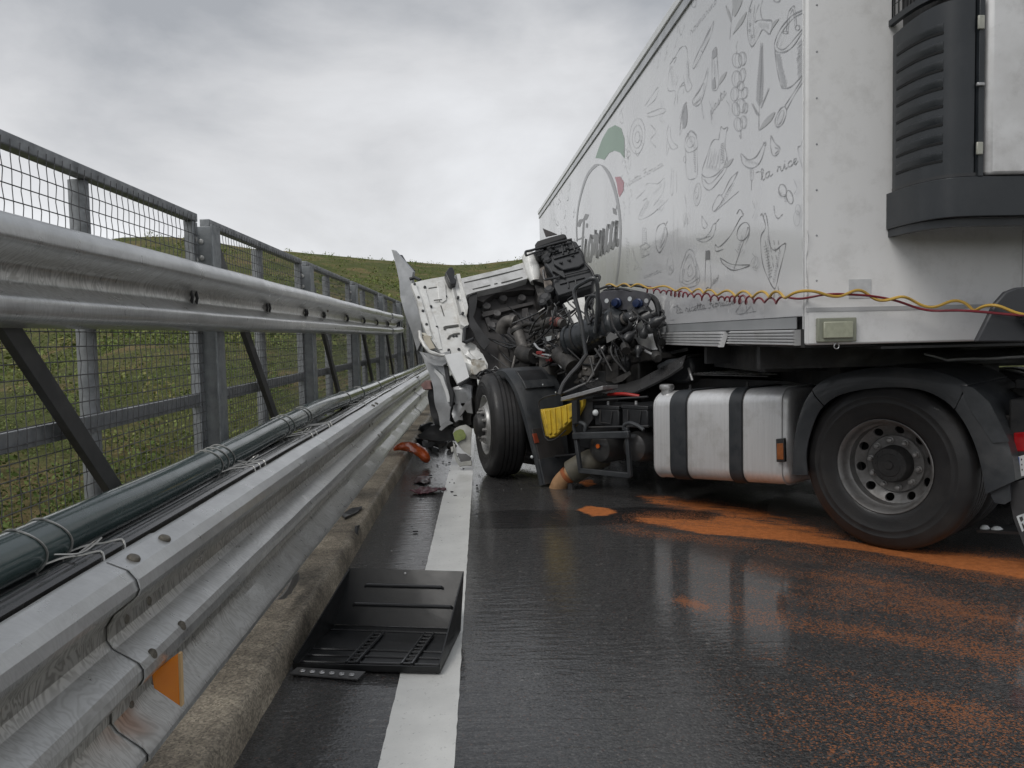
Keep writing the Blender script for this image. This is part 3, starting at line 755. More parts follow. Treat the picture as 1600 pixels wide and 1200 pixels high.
PRW = [(-1.285, 1.752), (-1.262, 1.757), (-1.222, 1.745), (-1.204, 1.722), (-1.200, 1.695), (-1.208, 1.672), (-1.268, 1.638), (-1.283, 1.618), (-1.283, 1.585), (-1.268, 1.566), (-1.208, 1.532), (-1.200, 1.512), (-1.204, 1.484), (-1.225, 1.464), (-1.275, 1.452)]
film_reflw = [0, 0, .0, .05, .12, .3, .7, .8, .8, .55, .35, .2, .25, .35, .4]
PRW = [tuple(p) for p in smooth_pts([np.array(p) for p in PRW], 3)]; film_reflw = list(np.interp(np.linspace(0, 14, len(PRW)), range(15), film_reflw))
jw = [-2.7, 1.2, 6.5, 11.0, 13.2]
def crash_sag(y):
    k = max(0, y - 11.6); return (-.05 * k, .02 * k)
for i in range(len(jw) - 1):
    b = beam('two_wave_beam', PRW, jw[i], jw[i + 1] + .18, .011 * (i % 2), film_reflw, 36, crash_sag, 60)
    if i > 0:
        for yy in ([3.62, 4.86, 5.9] if i == 1 else [jw[i] + .06, jw[i] + 1.2, jw[i] + 2.3, jw[i] + 3.4]):
            mb = MB()
            for dy in (-.03, .03):                              # clip bolted in the fold
                mb.tube([(-1.272, yy + dy, 1.575), (-1.262, yy + dy - .012, 1.60), (-1.272, yy + dy, 1.630)], .007, 6)
            obj('clip', mb, frame_m, b)
        for z, x in ((1.735, -1.212), (1.64, -1.255), (1.50, -1.2)):
            bolt(b, (x + .006, jw[i + 1] + .12, z), (1, 0, .1 if z < 1.7 else .6), .014, .01)
# rust where the wreck scraped the far end
mb = MB(); mb.sheet([[(-1.193 + .0 * j, y, z) for z in (1.50, 1.56)] for y, j in ((11.4, 0), (11.9, 0), (12.3, 0))], (-.003, 0, 0))

post_p = None
PY = [1.80 + 2.26 * i for i in range(-1, 18)]
for i, y in enumerate(PY):
    if post_p is None:
        mb = MB(); z0, z1 = .13, 1.975
        for xx in (-1.306, -1.414): mb.bx((xx - .005, y - .06, z0), (xx + .005, y + .06, z1))
        mb.bx((-1.409, y - .004, z0), (-1.311, y + .004, z1))
        post_p = obj('post', mb, post_m, bar, bevel=.002); ypost = y
        mb = MB(); mb.bx((-1.46, y - .12, .128), (-1.26, y + .12, .15)); bp_ = obj('base_plate', mb, post_m, post_p)
        mb = MB()
        a, c = np.array([-1.335, y + .10, 1.86]), np.array([-1.30, y + 1.78, .16]); d = (c - a) / np.linalg.norm(c - a); e = np.cross(d, (1, 0, 0))
        mb.box((a + c) / 2, (d, e, (1, 0, 0)), (np.linalg.norm(c - a) / 2, .035, .014))
        brace = obj('brace', mb, M('brace_steel', (.085, .085, .084), (.055, .055, .055), 6, .5, .65, .2), bar, bevel=.002)
        mb = MB(); mb.bx((-1.302, y - .045, .40), (-.955, y + .045, .80)); spc = obj('spacer', mb, post_m, bar)
    else:
        copy_to(post_p, (0, y - ypost, 0)); c = COL.objects[-1] if False else None
        copy_to(brace, (0, y - ypost, 0)); copy_to(spc, (0, y - ypost, 0))
# base plates for the copied posts
posts = [o for o in COL.objects if o.name.startswith('post') and o.parent == bar]
for p in posts:
    if p is not post_p:
        c = bp_.copy(); COL.objects.link(c); c.parent = p; ORG[c.name] = ORG[p.name]

hz_m = M('bright_bolt', (.62, .62, .60), None, 20, .4, metal=.3)
for p in posts:
    for z in (1.90, 1.82):
        if p is post_p:
            c = obj('bolt', MB().lathe((-1.375, ypost - .0045, z), (0, -1, 0), [(0, .013), (.005, .013), (.008, .008), (.008, 0)], 10), hz_m, post_p)
            if z == 1.90: fx1 = c
            else: fx2 = c
for p in posts:
    if p is not post_p:
        for f_ in (fx1, fx2): c = f_.copy(); COL.objects.link(c); c.parent = p; ORG[c.name] = ORG[p.name]

# ------------------------------------------------------------------ mesh fence
fen = thing('mesh_fence', 'grey steel fence of framed wire mesh panels behind the guardrail', 'fence', (-1.40, 4.0, .14))
FX = -1.385
proto = {}
for i, y in enumerate(PY[:-1]):
    y0, y1 = y + .085, y + 2.26 - .085
    sh = None
    if i == 0:
        mb = MB(); mb.bx((FX - .025, y0, 1.985), (FX + .025, y1, 2.025)); proto['top_rail'] = obj('top_rail', mb, fence_m, fen, bevel=.004)
        mb = MB(); mb.bx((FX - .02, y0, 1.095), (FX + .02, y1, 1.155)); proto['mid_rail'] = obj('mid_rail', mb, fence_m, fen, bevel=.003)
        mb = MB(); mb.bx((FX - .02, y0, .20), (FX + .02, y1, .25)); proto['bottom_rail'] = obj('bottom_rail', mb, fence_m, fen)
        mb = MB(); mb.bx((FX - .022, y0 - .002, .18), (FX + .022, y0 + .06, 1.983)); proto['upright_a'] = obj('upright', mb, fence_m, fen, bevel=.003)
        mb = MB(); mb.bx((FX - .022, y1 - .06, .18), (FX + .022, y1 + .002, 1.983)); proto['upright_b'] = obj('upright', mb, fence_m, fen, bevel=.003)
        ym = (y0 + y1) / 2
        mb = MB(); mb.lathe((FX - .03, ym, .18), (0, 0, 1), [(0, .0), (0, .034), (1.803, .034), (1.803, .0)], 14); proto['upright_c'] = obj('upright', mb, fence_m, fen)
        mb = MB(); n = int((y1 - y0) / .048)
        for k in range(1, n):
            yy = y0 + (y1 - y0) * k / n
            zz = np.arange(.2, 2.02, .0475)
            mb.tube([(FX + .028 + .0018 * (-1) ** j, yy + .0016 * (-1) ** (j + k), z) for j, z in enumerate(zz)], .0016, 4, False)
        for k in range(37):
            z = .21 + k * .0475
            mb.tube([(FX + .028, y0 + .01, z), (FX + .028, (y0 + y1) / 2, z + .002 * math.sin(k)), (FX + .028, y1 - .01, z)], .0020, 4, False)
        proto['wire'] = obj('wire_mesh', mb, wire_m, fen, recalc=False, angle=0, kind='stuff')
        mb = MB()
        for z in (1.90, 1.80):
            mb.lathe((FX + .022, y1 - .03, z), (1, 0, 0), [(0, .012), (.004, .012), (.006, .007), (.006, .001)], 10)
        proto['fixing'] = obj('fixing', mb, M('bright_bolt', (.6, .6, .58), None, 20, .4, metal=.3), fen)
        y_ref = y
    else:
        for k, o in proto.items():
            copy_to(o, (0, y - y_ref, 0))

# ------------------------------------------------------------------ pipes tied behind the guardrail
def wob(y, s, a): return a * mnoise.noise(Vector((s, y * .45, 0))) + a * .4 * mnoise.noise(Vector((s + 7, y * 1.3, 0)))


ys = np.linspace(-3, 44, 160)
gp = thing('green_conduit', 'thick glossy dark green pipe tied along the back of the guardrail', 'pipe', (-1.15, 3, .85))
path = [(-1.15 + wob(y, 3, .012), y, .890 + wob(y, 11, .008) + .030 * math.exp(-((y - 5.6) / 2.0) ** 2) - max(0, y - 8) * .006) for y in ys]
obj('pipe', MB().tube(path, .062, 20), green_pipe_m, gp)
k1 = thing('black_conduit', 'thin glossy black cable pipe lying below the green pipe', 'pipe', (-1.07, 3, .78))
p1 = [(-1.045 + wob(y, 21, .012), y, .826 + wob(y, 25, .010)) for y in ys]
obj('pipe', MB().tube(p1, .037, 12), black_pipe_m, k1)
k2 = thing('black_conduit', 'slimmest black cable pipe squeezed between green pipe and guardrail top', 'pipe', (-1.0, 3, .80))
p2 = [(-.99 + wob(y, 41, .01), y, .852 + wob(y, 45, .012)) for y in ys]
obj('pipe', MB().tube(p2, .020, 10), black_pipe_m, k2)
k3 = thing('black_conduit', 'lowest black cable pipe in the shade under the green pipe', 'pipe', (-1.12, 3, .72))
p3 = [(-1.125 + wob(y, 51, .01), y, .800 + wob(y, 55, .012)) for y in ys]
obj('pipe', MB().tube(p3, .050, 12), black_pipe_m, k3)


def tie(yy, r=.003, loose=True):
    g = np.interp(yy, ys, [p[0] for p in path]), np.interp(yy, ys, [p[2] for p in path])
    pts = []
    for k in range(0, 15):
        t = math.radians(200 - k * 22); pts.append((g[0] + .064 * math.cos(t), yy + .018 * math.sin(k * .8), g[1] + .064 * math.sin(t)))
    pts += [(-1.07, yy + .03, .868), (-1.02, yy + .05, .872), (-.985, yy + .075, .874), (-.965, yy + .05, .85)]
    mb = MB(); mb.tube(smooth_pts(pts, 4), r, 6)
    if loose:
        q = np.array([-1.03, yy + .04, .874])
        mb.tube(smooth_pts([q, q + (.02, .05, .02), q + (.05, .03, .035), q + (.04, -.05, .02), q + (.0, -.1, .03)], 5), r * .8, 5)
    return obj('tie_wire', mb, tie_m, gp)


for yy in (1.98, 2.10, 3.34, 3.42, 3.50, 4.50, 4.62, 5.0, 5.08, 6.6, 7.4, 8.6, 10.2):
    tie(yy, loose=yy in (1.98, 3.42, 4.5, 6.6))

# ------------------------------------------------------------------ wheels
def ring_pts(c, ax, r, n, x=0.0, ph=0.0):
    ax = np.asarray(ax, float); e1 = np.cross(ax, Z); e1 /= np.linalg.norm(e1); e2 = np.cross(ax, e1)
    return [np.asarray(c) + ax * x + r * (e1 * math.cos(ph + 2 * math.pi * k / n) + e2 * math.sin(ph + 2 * math.pi * k / n)) for k in range(n)]


TYRE = [(-.025, .285), (-.008, .300), (.004, .318), (.006, .335), (.013, .36), (.0155, .388), (.0175, .392), (.0175, .397), (.016, .40), (.0145, .425), (.0165, .429), (.0165, .434), (.013, .44), (.002, .472), (-.012, .497), (-.034, .511), (-.060, .515),
        (-.085, .516), (-.087, .504), (-.097, .504), (-.099, .516), (-.128, .517), (-.130, .504), (-.140, .504), (-.142, .517), (-.168, .517), (-.170, .504), (-.180, .504), (-.182, .516), (-.211, .516),
        (-.213, .504), (-.223, .504), (-.225, .515), (-.25, .514), (-.276, .511), (-.298, .497), (-.312, .472), (-.323, .44), (-.326, .40), (-.323, .36), (-.316, .335), (-.30, .300), (-.285, .285)]


def holed_disc(mb, c, ax, r1, r2, x1, x2, nh, hr, ph=0.0, depth=.02):
    """ring of the wheel disc with round hand holes cut through"""
    c = np.asarray(c, float); ax = np.asarray(ax, float); e1 = np.cross(ax, Z); e1 /= np.linalg.norm(e1); e2 = np.cross(ax, e1)
    rm = (r1 + r2) / 2
    def pt(r, t): return c + ax * (x1 + (x2 - x1) * (r - r1) / (r2 - r1)) + r * (e1 * math.cos(t) + e2 * math.sin(t))
    dt = math.pi / nh
    for k in range(nh):
        t0 = ph + 2 * math.pi * k / nh; bd, hl = [], []
        for j in range(24):
            a = 2 * math.pi * j / 24; ca, sa = math.cos(a), math.sin(a)
            q = max(abs(ca), abs(sa)); bd.append(pt(rm + (r2 - r1) / 2 * ca / q, t0 + dt * sa / q))
            hl.append(pt(rm + hr * ca, t0 + hr * 1.15 * sa / rm))
        mb.add(bd + hl + [p - ax * depth for p in hl], [(j, (j + 1) % 24, 24 + (j + 1) % 24, 24 + j) for j in range(24)] + [(24 + j, 24 + (j + 1) % 24, 48 + (j + 1) % 24, 48 + j) for j in range(24)])


def wheel(c, ax, parent, front=False, dual=False, ph=0.1, rs=1.0):
    c = np.asarray(c, float); ax = np.asarray(ax, float)
    w = obj('wheel', MB().lathe(c - ax * .30, ax, [(0, .0), (0, .27), (.012, .27), (.012, 0)], 24), hub_m, parent)
    prof_t = [(x, r * (1 + (rs - 1) * min(1, (r - .285) / .1))) for x, r in TYRE]
    obj('tyre', MB().lathe(c, ax, prof_t, 72), tyre_m, w, angle=50)
    if dual: obj('tyre', MB().lathe(c - ax * .345, ax, prof_t, 48), tyre_m, w, angle=50)
    mb = MB(); m = rim_light if front else rim_m
    if front:
        mb.lathe(c, ax, [(-.30, .286), (-.03, .288), (-.006, .300), (-.003, .293), (-.02, .278), (-.05, .268), (-.06, .262)], 56)
        holed_disc(mb, c, ax, .196, .262, -.012, -.06, 10, .021, ph)
        mb.lathe(c, ax, [(-.012, .196), (.010, .185), (.014, .17), (.014, .12), (.0, .115)], 56)
        obj('rim', mb, m, w, angle=40)
        obj('hub', MB().lathe(c, ax, [(0, .128), (.04, .122), (.085, .108), (.098, .09), (.10, .0)], 24), hub_m, w)
        nr, nx = .1505, .014
    else:
        mb.lathe(c, ax, [(-.30, .286), (-.03, .288), (-.004, .301), (.000, .296), (-.010, .284), (-.045, .276), (-.075, .270), (-.085, .258), (-.12, .256), (-.145, .252)], 56)
        holed_disc(mb, c, ax, .190, .252, -.185, -.145, 10, .0255, ph)
        mb.lathe(c, ax, [(-.185, .190), (-.176, .183), (-.170, .18), (-.170, .118), (-.2, .112)], 56)
        obj('rim', mb, m, w, angle=40)
        obj('hub', MB().lathe(c, ax, [(-.19, .122), (-.10, .114), (-.085, .104), (-.083, .075), (-.078, .07), (-.078, .03), (-.07, .026), (-.07, .0)], 28), hub_m, w)
        mb = MB()
        for q in ring_pts(c, ax, .092, 12, -.086): mb.lathe(q, ax, [(0, .007), (.006, .007), (.007, .0)], 6)
        obj('hub_bolts', mb, hub_m, w, kind='stuff')
        nr, nx = .152, -.170
    for q in ring_pts(c, ax, nr, 10, nx, ph + .31):
        obj('wheel_nut', MB().lathe(q, ax, [(0, .021), (.012, .021), (.013, .0165), (.034, .0165), (.040, .010), (.041, .0)], 8), nut_m, w)
    return w


# ------------------------------------------------------------------ trailer
tr = thing('refrigerated_trailer', 'white refrigerated semi-trailer with grey food drawings printed along its side', 'trailer', (1.753, 4.277, 0))
ZB, ZT, TLN = 1.315, 4.10, 13.4
mb = MB()
rc = .035
def tbox(mb, s0, s1, w0, w1, z0, z1): return mb.box(rl((s0 + s1) / 2, (w0 + w1) / 2, (z0 + z1) / 2), (S, -N, Z), ((s1 - s0) / 2, (w1 - w0) / 2, (z1 - z0) / 2))
tbox(mb, .014, TLN, .0, 2.5, 1.47, ZT - .06)
obj('side_panel', mb, trailer_m, tr, bevel=.006)
mb = MB(); tbox(mb, -.03, .012, -.004, 2.504, ZB, ZT + .0)
fw = obj('front_wall', mb, front_m, tr, bevel=.012)
# corner post trim, front wall rivets and seams
mb = MB(); tbox(mb, .0125, .022, -.006, -.001, 1.40, ZT - .06); obj('corner_trim', mb, white_clean, tr, bevel=.003)
mb = MB(); tbox(mb, .05, TLN + .02, -.03, 2.53, ZT - .062, ZT + .02); obj('roof_rail', mb, alu_m2 if False else white_clean, tr, bevel=.012)
mb = MB(); tbox(mb, .05, TLN, -.016, -.001, ZT - .15, ZT - .064); obj('rail_moulding', mb, silver_pnt, tr, bevel=.004)
mb = MB(); tbox(mb, .10, TLN, -.006, -.001, 1.405, 1.468); obj('grey_stripe', mb, print_st, tr)
skirt_m = M('skirt_aluminium', (0.62, 0.625, 0.63), (0.52, 0.525, 0.53), 4, 0.32, 0.45, .3, 0.05, 30, dirt=(0.36, 0.35, 0.33), dirt_amt=.45, dscale=6)
for (s0, s1, bend) in ((.10, 1.20, 0), (1.27, 13.3, 1)):
    prof = []
    z = 1.312 - (.022 if bend else 0)
    n = 5; hgt_ = (1.400 - z) / n
    for i in range(n):
        prof += [(-.012, z + i * hgt_), (-.026, z + i * hgt_ + .004), (-.026, z + (i + 1) * hgt_ - .006), (-.012, z + (i + 1) * hgt_ - .001)]
    ring = [(w, zz) for w, zz in prof] + [(.02, 1.40), (.02, z)]
    ss = [s0, s0 + .05, s1 - .1, s1] if s1 < 2 else [s0, s0 + .12, s0 + .4, 4, s1]
    rings = []
    for k, s_ in enumerate(ss):
        o_ = -.05 if (bend and k == 0) else 0
        rings.append([rl(s_ - (.035 * (1 - (zz - z) / .09) if (bend and k == 0) else 0) + (-.06 * ((zz - z) / .09) if (s1 < 2 and k == 3) else 0), w + o_ * (1 - (zz - z) / .1), zz) for w, zz in ring])
    obj('side_skirt', MB().loft(rings), skirt_m, tr, angle=20)
mb = MB(); tbox(mb, 1.15, 1.3, .03, .1, 1.30, 1.40); obj('skirt_bracket', mb, black_pl, tr)
# underside
mb = MB()
for w in (.75, 1.75): tbox(mb, 1.0, TLN, w - .06, w + .06, 1.0, 1.3)
for s_ in np.arange(.8, 13, 1.1): tbox(mb, s_, s_ + .06, .06, 2.44, 1.15, 1.295)
obj('chassis', mb, frame_m, tr, kind='stuff')
mb = MB(); tbox(mb, .05, TLN, .02, 2.48, 1.30, 1.466); obj('floor', mb, frame_m, tr)
for w in (.45, 2.05):
    mb = MB(); tbox(mb, 3.3, 3.42, w - .06, w + .06, .25, 1.29); tbox(mb, 3.22, 3.5, w - .12, w + .12, .19, .248); obj('landing_leg', mb, frame_m, tr)
for k, s_ in enumerate((8.6, 9.9, 11.2)):
    for w, ax in ((.02, N), (2.48, -N)):
        c = rl(s_, w, .517)
        ww = obj('wheel', MB().lathe(c - ax * .28, ax, [(0, 0), (0, .26), (.12, .26), (.14, .2), (.14, .0)], 24), rim_m, tr)
        obj('tyre', MB().lathe(c, ax, TYRE, 32), tyre_m, ww)
    mb = MB(); mb.tube([rl(s_, .3, .517), rl(s_, 2.2, .517)], .07, 10); obj('axle', mb, frame_m, tr)
    for w in (.75, 1.75):
        mb = MB(); tbox(mb, s_ - .12, s_ + .12, w - .05, w + .05, .55, 1.02); obj('axle_hanger', mb, frame_m, tr)
# small fittings on the front wall
def on_front(u0, v0, u1, v1, d0, d1):
    a, b = FP(u0, v1, .03), FP(u1, v0, .03); wa, wb = -(a - CORNER).dot(N), -(b - CORNER).dot(N)
    m = MB(); tbox(m, -.03 - d1, -.03 - d0, wa, wb, a[2], b[2]); return m
mk = obj('marker_lamp', on_front(1274, 496, 1334, 535, .001, .035), M('lamp_base', (0.30, 0.31, 0.24), (0.24, 0.25, 0.2), 12, .35), tr, bevel=.006)
obj('lens', on_front(1281, 502, 1327, 529, .036, .05), M('marker_lens', (0.42, 0.43, 0.33), (0.34, 0.35, 0.27), 30, .2, coat=.6), mk, bevel=.006)
mb = MB(); c = FP(1307, 541, .05); pts = [c + .014 * (math.cos(t) * -N + math.sin(t) * Z) for t in np.linspace(0, 6.1, 14)]; mb.tube(pts, .003, 6); obj('lashing_ring', mb, alu_m, tr)
obj('sticker', on_front(1326, 436, 1361, 466, .001, .003), M('faded_sticker', (0.58, 0.59, 0.6), (0.5, 0.51, 0.52), 30, .35), tr)
obj('wall_seam', on_front(1595, 360, 1598, 535, .001, .004), print_st, tr)
obj('wall_seam', on_front(1259, 479.5, 1640, 481, .001, .003), print_lt, tr)
mb = MB()
for k in range(11): mb.dome(rl(-.03, .05, 1.42 + k * .24), -S, .006, .003, 8)
obj('rivets', mb, print_st, tr, kind='stuff')
mb = MB(); tbox(mb, 4.0, 7.2, .5, 2.35, .42, 1.12); obj('blocker_box', mb, frame_m, tr, bevel=.02)  # unseen box added under the trailer to block sky reflections on the road
mb = MB(); tbox(mb, 4.0, 8.0, 2.40, 2.44, .42, .60); tbox(mb, 4.0, 8.0, 2.40, 2.44, .75, .93); obj('blocker_rails', mb, alu_m, tr, kind='stuff')  # unseen far-side rails, added with the box as a further blocker
mb = MB(); tbox(mb, -.01, 1.0, .42, 2.1, 1.285, 1.299); tbox(mb, 1.2, 2.3, .25, 2.35, 1.11, 1.299); obj('kingpin_plate', mb, frame_m, tr, kind='stuff')

# refrigeration unit on the front wall
PLAN = [(.445, 0), (.440, .16), (.448, .27), (.475, .36), (.525, .425), (.60, .452), (.66, .458)]
PLAN_S = [tuple(p) for p in smooth_pts([np.array(p) for p in PLAN], 4)]
def rf_pt(w, d, z): return rl(-.03 - d, w, z)
def wrap(mb, plan, z0, z1, th=.02, dip=0):
    P = [[rf_pt(w, d, z0), rf_pt(w, d, z1 - dip * (1 - min(1, d / .4)))] for w, d in plan]
    P2 = [[rf_pt(w + th * .7, max(0, d - th), z0), rf_pt(w + th * .7, max(0, d - th), z1 - dip * (1 - min(1, d / .4)))] for w, d in plan]
    rings = [[a[0], a[1], b[1], b[0]] for a, b in zip(P, P2)]
    return mb.loft(rings)
RPT = 'refrigeration_unit'
ru = obj(RPT, (lambda m: tbox(m, -.42, -.031, .52, 2.1, 2.12, 3.9))(MB()), black_pl, tr)
full = PLAN_S + [(1.25, .475), (1.9, .46), (2.02, .40), (2.06, .2), (2.06, 0)]
outer = lambda o: [(w + (-o if w < 1.25 else o), d + o if d > .02 else d) for w, d in full]
obj('bumper', wrap(MB(), outer(.012), 1.925, 2.115, .05), reef_b, ru, angle=45, bevel=.008)
mb = MB(); rings = []
low = [(w, d * .93) for w, d in outer(.0)]
obj('bumper_lip', wrap(MB(), low, 1.885, 1.923, .05), reef_b, ru, angle=45)
wrapm = [(w, d) for w, d in PLAN_S]
obj('grille_door', wrap(MB(), [(w, d) for w, d in wrapm if d > .02 and w < .625], 2.135, 2.955, .018, .03), reef_b, ru, angle=45)
# louvres pressed outwards
side = [(w, d) for w, d in PLAN_S if .05 < d < .405]
for k in range(8):
    z = 2.20 + k * .087 + (.0 if k else .0)
    rings = []
    for j, (w, d) in enumerate(side):
        t = .010 if 0 < j < len(side) - 1 else .002
        rings.append([rf_pt(w - .001, d, z + .012), rf_pt(w - t, d + t * .4, z + .034), rf_pt(w - t, d + t * .4, z + .046), rf_pt(w - .001, d, z + .050)])
    obj('louvre', MB().loft(rings), reef_b, ru, angle=25)
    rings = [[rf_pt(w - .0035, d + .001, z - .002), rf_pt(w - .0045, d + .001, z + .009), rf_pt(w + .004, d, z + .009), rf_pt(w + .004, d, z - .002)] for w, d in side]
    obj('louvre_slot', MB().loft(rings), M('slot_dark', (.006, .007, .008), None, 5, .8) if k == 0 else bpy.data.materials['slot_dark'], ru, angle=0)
mb = MB(); wrap(mb, [(w, d) for w, d in outer(.004) if d > .02 and w < .64], 2.118, 2.134, .02); obj('door_sill', mb, black_pl, ru)
mb = MB(); mb.box(rf_pt(.641, .452, 2.535), (S, -N, Z), (.02, .014, .42)); obj('hinge_strip', mb, reef_b, ru, bevel=.002)
for z0, z1 in ((2.215, 2.275), (2.80, 2.865)):
    mb = MB(); mb.box(rf_pt(.632, .474, (z0 + z1) / 2), (S, -N, Z), (.006, .016, (z1 - z0) / 2)); obj('hinge', mb, hinge_m, ru, bevel=.004)
mb = MB(); mb.box(rf_pt(.632, .474, 2.545), (S, -N, Z), (.008, .018, .008)); obj('latch', mb, alu_m, ru, bevel=.003)
cov = [(.672, .40), (.672, .452), (.682, .474), (.71, .482), (1.25, .505), (1.83, .482), (1.86, .44), (1.86, .38)]
def slab_plan(mb, plan, z0, z1): return mb.prism([rf_pt(w, d, z0) for w, d in plan], Z * (z1 - z0))
obj('white_cover', slab_plan(MB(), cov, 2.122, 2.985), reef_w, ru, angle=30, bevel=.014)
cr = MB()
z = 2.86; w = .90
pts = []
for k in range(22):
    z -= .028; w -= .004 * (1 if k < 9 else -.3) + rng.normal(0, .008); pts.append(rf_pt(w, .4935 + (w - .71) * .0426 - .0015 + .0005, z))
for i in range(0, 21):
    if i % 3 != 2 or i > 10: cr.tube([pts[i], pts[i + 1]], .0016, 4)
obj('crack', cr, print_dk, ru, kind='stuff')
mb = MB(); wrap(mb, [(w, d) for w, d in outer(.004)], 2.99, 3.02, .04); obj('top_frame', mb, reef_b, ru, angle=45)
mb = MB()
for k in range(26): 
    t = k / 25 * (len(PLAN_S) - 1); i = min(int(t), len(PLAN_S) - 2); w = PLAN_S[i][0] + .012; d = PLAN_S[i][1] - .008
    mb.box(rf_pt(w, max(.01, d), 3.4), (S, -N, Z), (.003, .003, .38))
for k in range(12): wrap(mb, [(w + .012, max(.003, d - .008)) for w, d in PLAN_S], 3.03 + k * .06, 3.034 + k * .06, .004)
obj('grille', mb, black_pl, ru, recalc=False, kind='stuff', angle=0)
mb = MB(); slab_plan(mb, [(.45, .0), (.45, .25), (.6, .43), (1.25, .47), (1.9, .44), (2.05, .25), (2.05, .0)], 3.8, 3.95); obj('top_cap', mb, reef_w, ru)

# ------------------------------------------------------------------ printed drawings on the trailer side
class Ink:
    def __init__(s): s.mb = MB(); s.k = 0
    def off(s): s.k += 1; return .0022 + s.k * .00003

    def line(s, pts, w=.011, sm=True, nib=None, close=False):
        if close: pts = list(pts) + [pts[0]]
        p = [RP(u, v) for u, v in (smooth_pts([np.array(q) for q in pts], 5) if sm and len(pts) > 2 else [np.array(q) for q in pts])]
        o = s.off(); rings = []
        for i in range(len(p)):
            t = p[min(i + 1, len(p) - 1)] - p[max(i - 1, 0)]; t /= np.linalg.norm(t) + 1e-9
            if nib is None: e = np.cross(N, t) * w * .31 * (.75 + .35 * math.sin(i * .9))
            else: e = S * nib[0] / 2 + Z * nib[1] / 2
            rings.append((p[i] - e + N * o, p[i] + e + N * o))
        s.mb.loft(rings, False, False)

    def fill(s, pts, sm=True):
        p = smooth_pts([np.array(q) for q in list(pts) + [pts[0]]], 4)[:-1] if sm else pts
        o = s.off(); s.mb.add([RP(u, v) + N * o for u, v in p], [tuple(range(len(p)))])

    def ell(s, c, r, w=.010, rot=0, n=18, arc=(0, 360)):
        a = math.radians(rot); ts = np.radians(np.linspace(arc[0], arc[1], n))
        s.line([(c[0] + r[0] * math.cos(t) * math.cos(a) - r[1] * math.sin(t) * math.sin(a), c[1] + r[0] * math.cos(t) * math.sin(a) + r[1] * math.sin(t) * math.cos(a)) for t in ts], w, sm=False)


SCRIPT = {
    'l': ([[(0, .2), (.35, 1.1), (.42, 1.8), (.28, 2.0), (.17, 1.5), (.17, .3), (.32, 0), (.55, .22)]], .55),
    'a': ([[(.58, .85), (.38, 1), (.1, .65), (.1, .2), (.28, 0), (.5, .4), (.6, .95), (.58, .2), (.72, 0), (.95, .25)]], .92),
    'r': ([[(0, .2), (.2, .8), (.22, 1.08), (.32, .9), (.5, .88), (.48, .2), (.62, 0), (.85, .25)]], .82),
    'i': ([[(0, .2), (.24, .95), (.2, .2), (.34, 0), (.55, .25)], [(.27, 1.35), (.31, 1.5)]], .55),
    'c': ([[(.58, .8), (.4, 1), (.13, .7), (.12, .2), (.35, 0), (.7, .3)]], .68),
    'e': ([[(.05, .35), (.45, .6), (.45, .95), (.25, .95), (.12, .5), (.16, .1), (.38, 0), (.7, .3)]], .68),
    't': ([[(0, .2), (.32, 1.7), (.22, .25), (.36, 0), (.6, .25)], [(.02, 1.12), (.58, 1.2)]], .58),
    'o': ([[(.4, 1), (.1, .6), (.18, .08), (.45, .05), (.62, .5), (.42, 1), (.6, .82), (.85, .92)]], .82),
    'u': ([[(0, .5), (.18, .95), (.13, .25), (.28, 0), (.5, .3), (.6, .95), (.58, .2), (.72, 0), (.95, .25)]], .92),
    'n': ([[(0, .2), (.18, .95), (.16, 0), (.3, .7), (.48, .98), (.6, .7), (.58, .15), (.72, 0), (.95, .25)]], .92),
    'm': ([[(0, .2), (.16, .95), (.14, 0), (.26, .75), (.4, .98), (.48, .7), (.46, 0), (.58, .75), (.74, .98), (.84, .7), (.82, .15), (.96, 0), (1.15, .25)]], 1.12),
    's': ([[(0, .2), (.3, .9), (.34, 1.05), (.32, .8), (.48, .3), (.3, 0), (.1, .12), (.3, .08), (.7, .28)]], .66),
    'p': ([[(0, .3), (.2, .95), (.12, -.95), (.2, .3), (.42, .98), (.62, .7), (.55, .15), (.3, 0), (.55, .05), (.9, .3)]], .86),
    'F': ([[(.05, 1.75), (.2, 2.0), (.6, 1.9), (1.1, 2.0)], [(.66, 1.92), (.5, .5), (.3, .0), (.0, .12)], [(.25, .98), (.55, 1.02), (.88, 1.1)]], .9),
    'R': ([[(.3, 1.8), (.2, 0)], [(.0, 1.6), (.4, 2.0), (.85, 1.7), (.6, 1.15), (.3, 1.0), (.6, .6), (.9, 0), (1.1, .2)]], 1.1), ' ': ([], .6)}


def script(ink, text, a, b, up, w=.009, nib=None):
    tot = sum(SCRIPT[c][1] for c in text); a = np.array(a, float); d = (np.array(b, float) - a) / tot; up = np.array(up, float); x = 0
    for c in text:
        for st in SCRIPT[c][0]:
            ink.line([tuple(a + d * (x + px) + up * py) for px, py in st], w, nib=nib)
        x += SCRIPT[c][1]


def drawing(name, mat, fn):
    k = Ink(); fn(k); obj(name, k.mb, mat, tr, recalc=False, angle=0, kind='stuff' if name in ('sketch_marks', 'drawing_shadow') else None)


cA, cB, cC = crop(1040, 0, 5.454), crop(960, 150, 2.928), crop(840, 150, 3.87)


def hatch(k, a, b, d, n, w=.005):
    for i in range(n):
        t = i / max(1, n - 1); x, y = a[0] + (b[0] - a[0]) * t, a[1] + (b[1] - a[1]) * t; f = .6 + .5 * random.random()
        k.line([(x, y), (x + d[0] * f, y + d[1] * f)], w, sm=False)


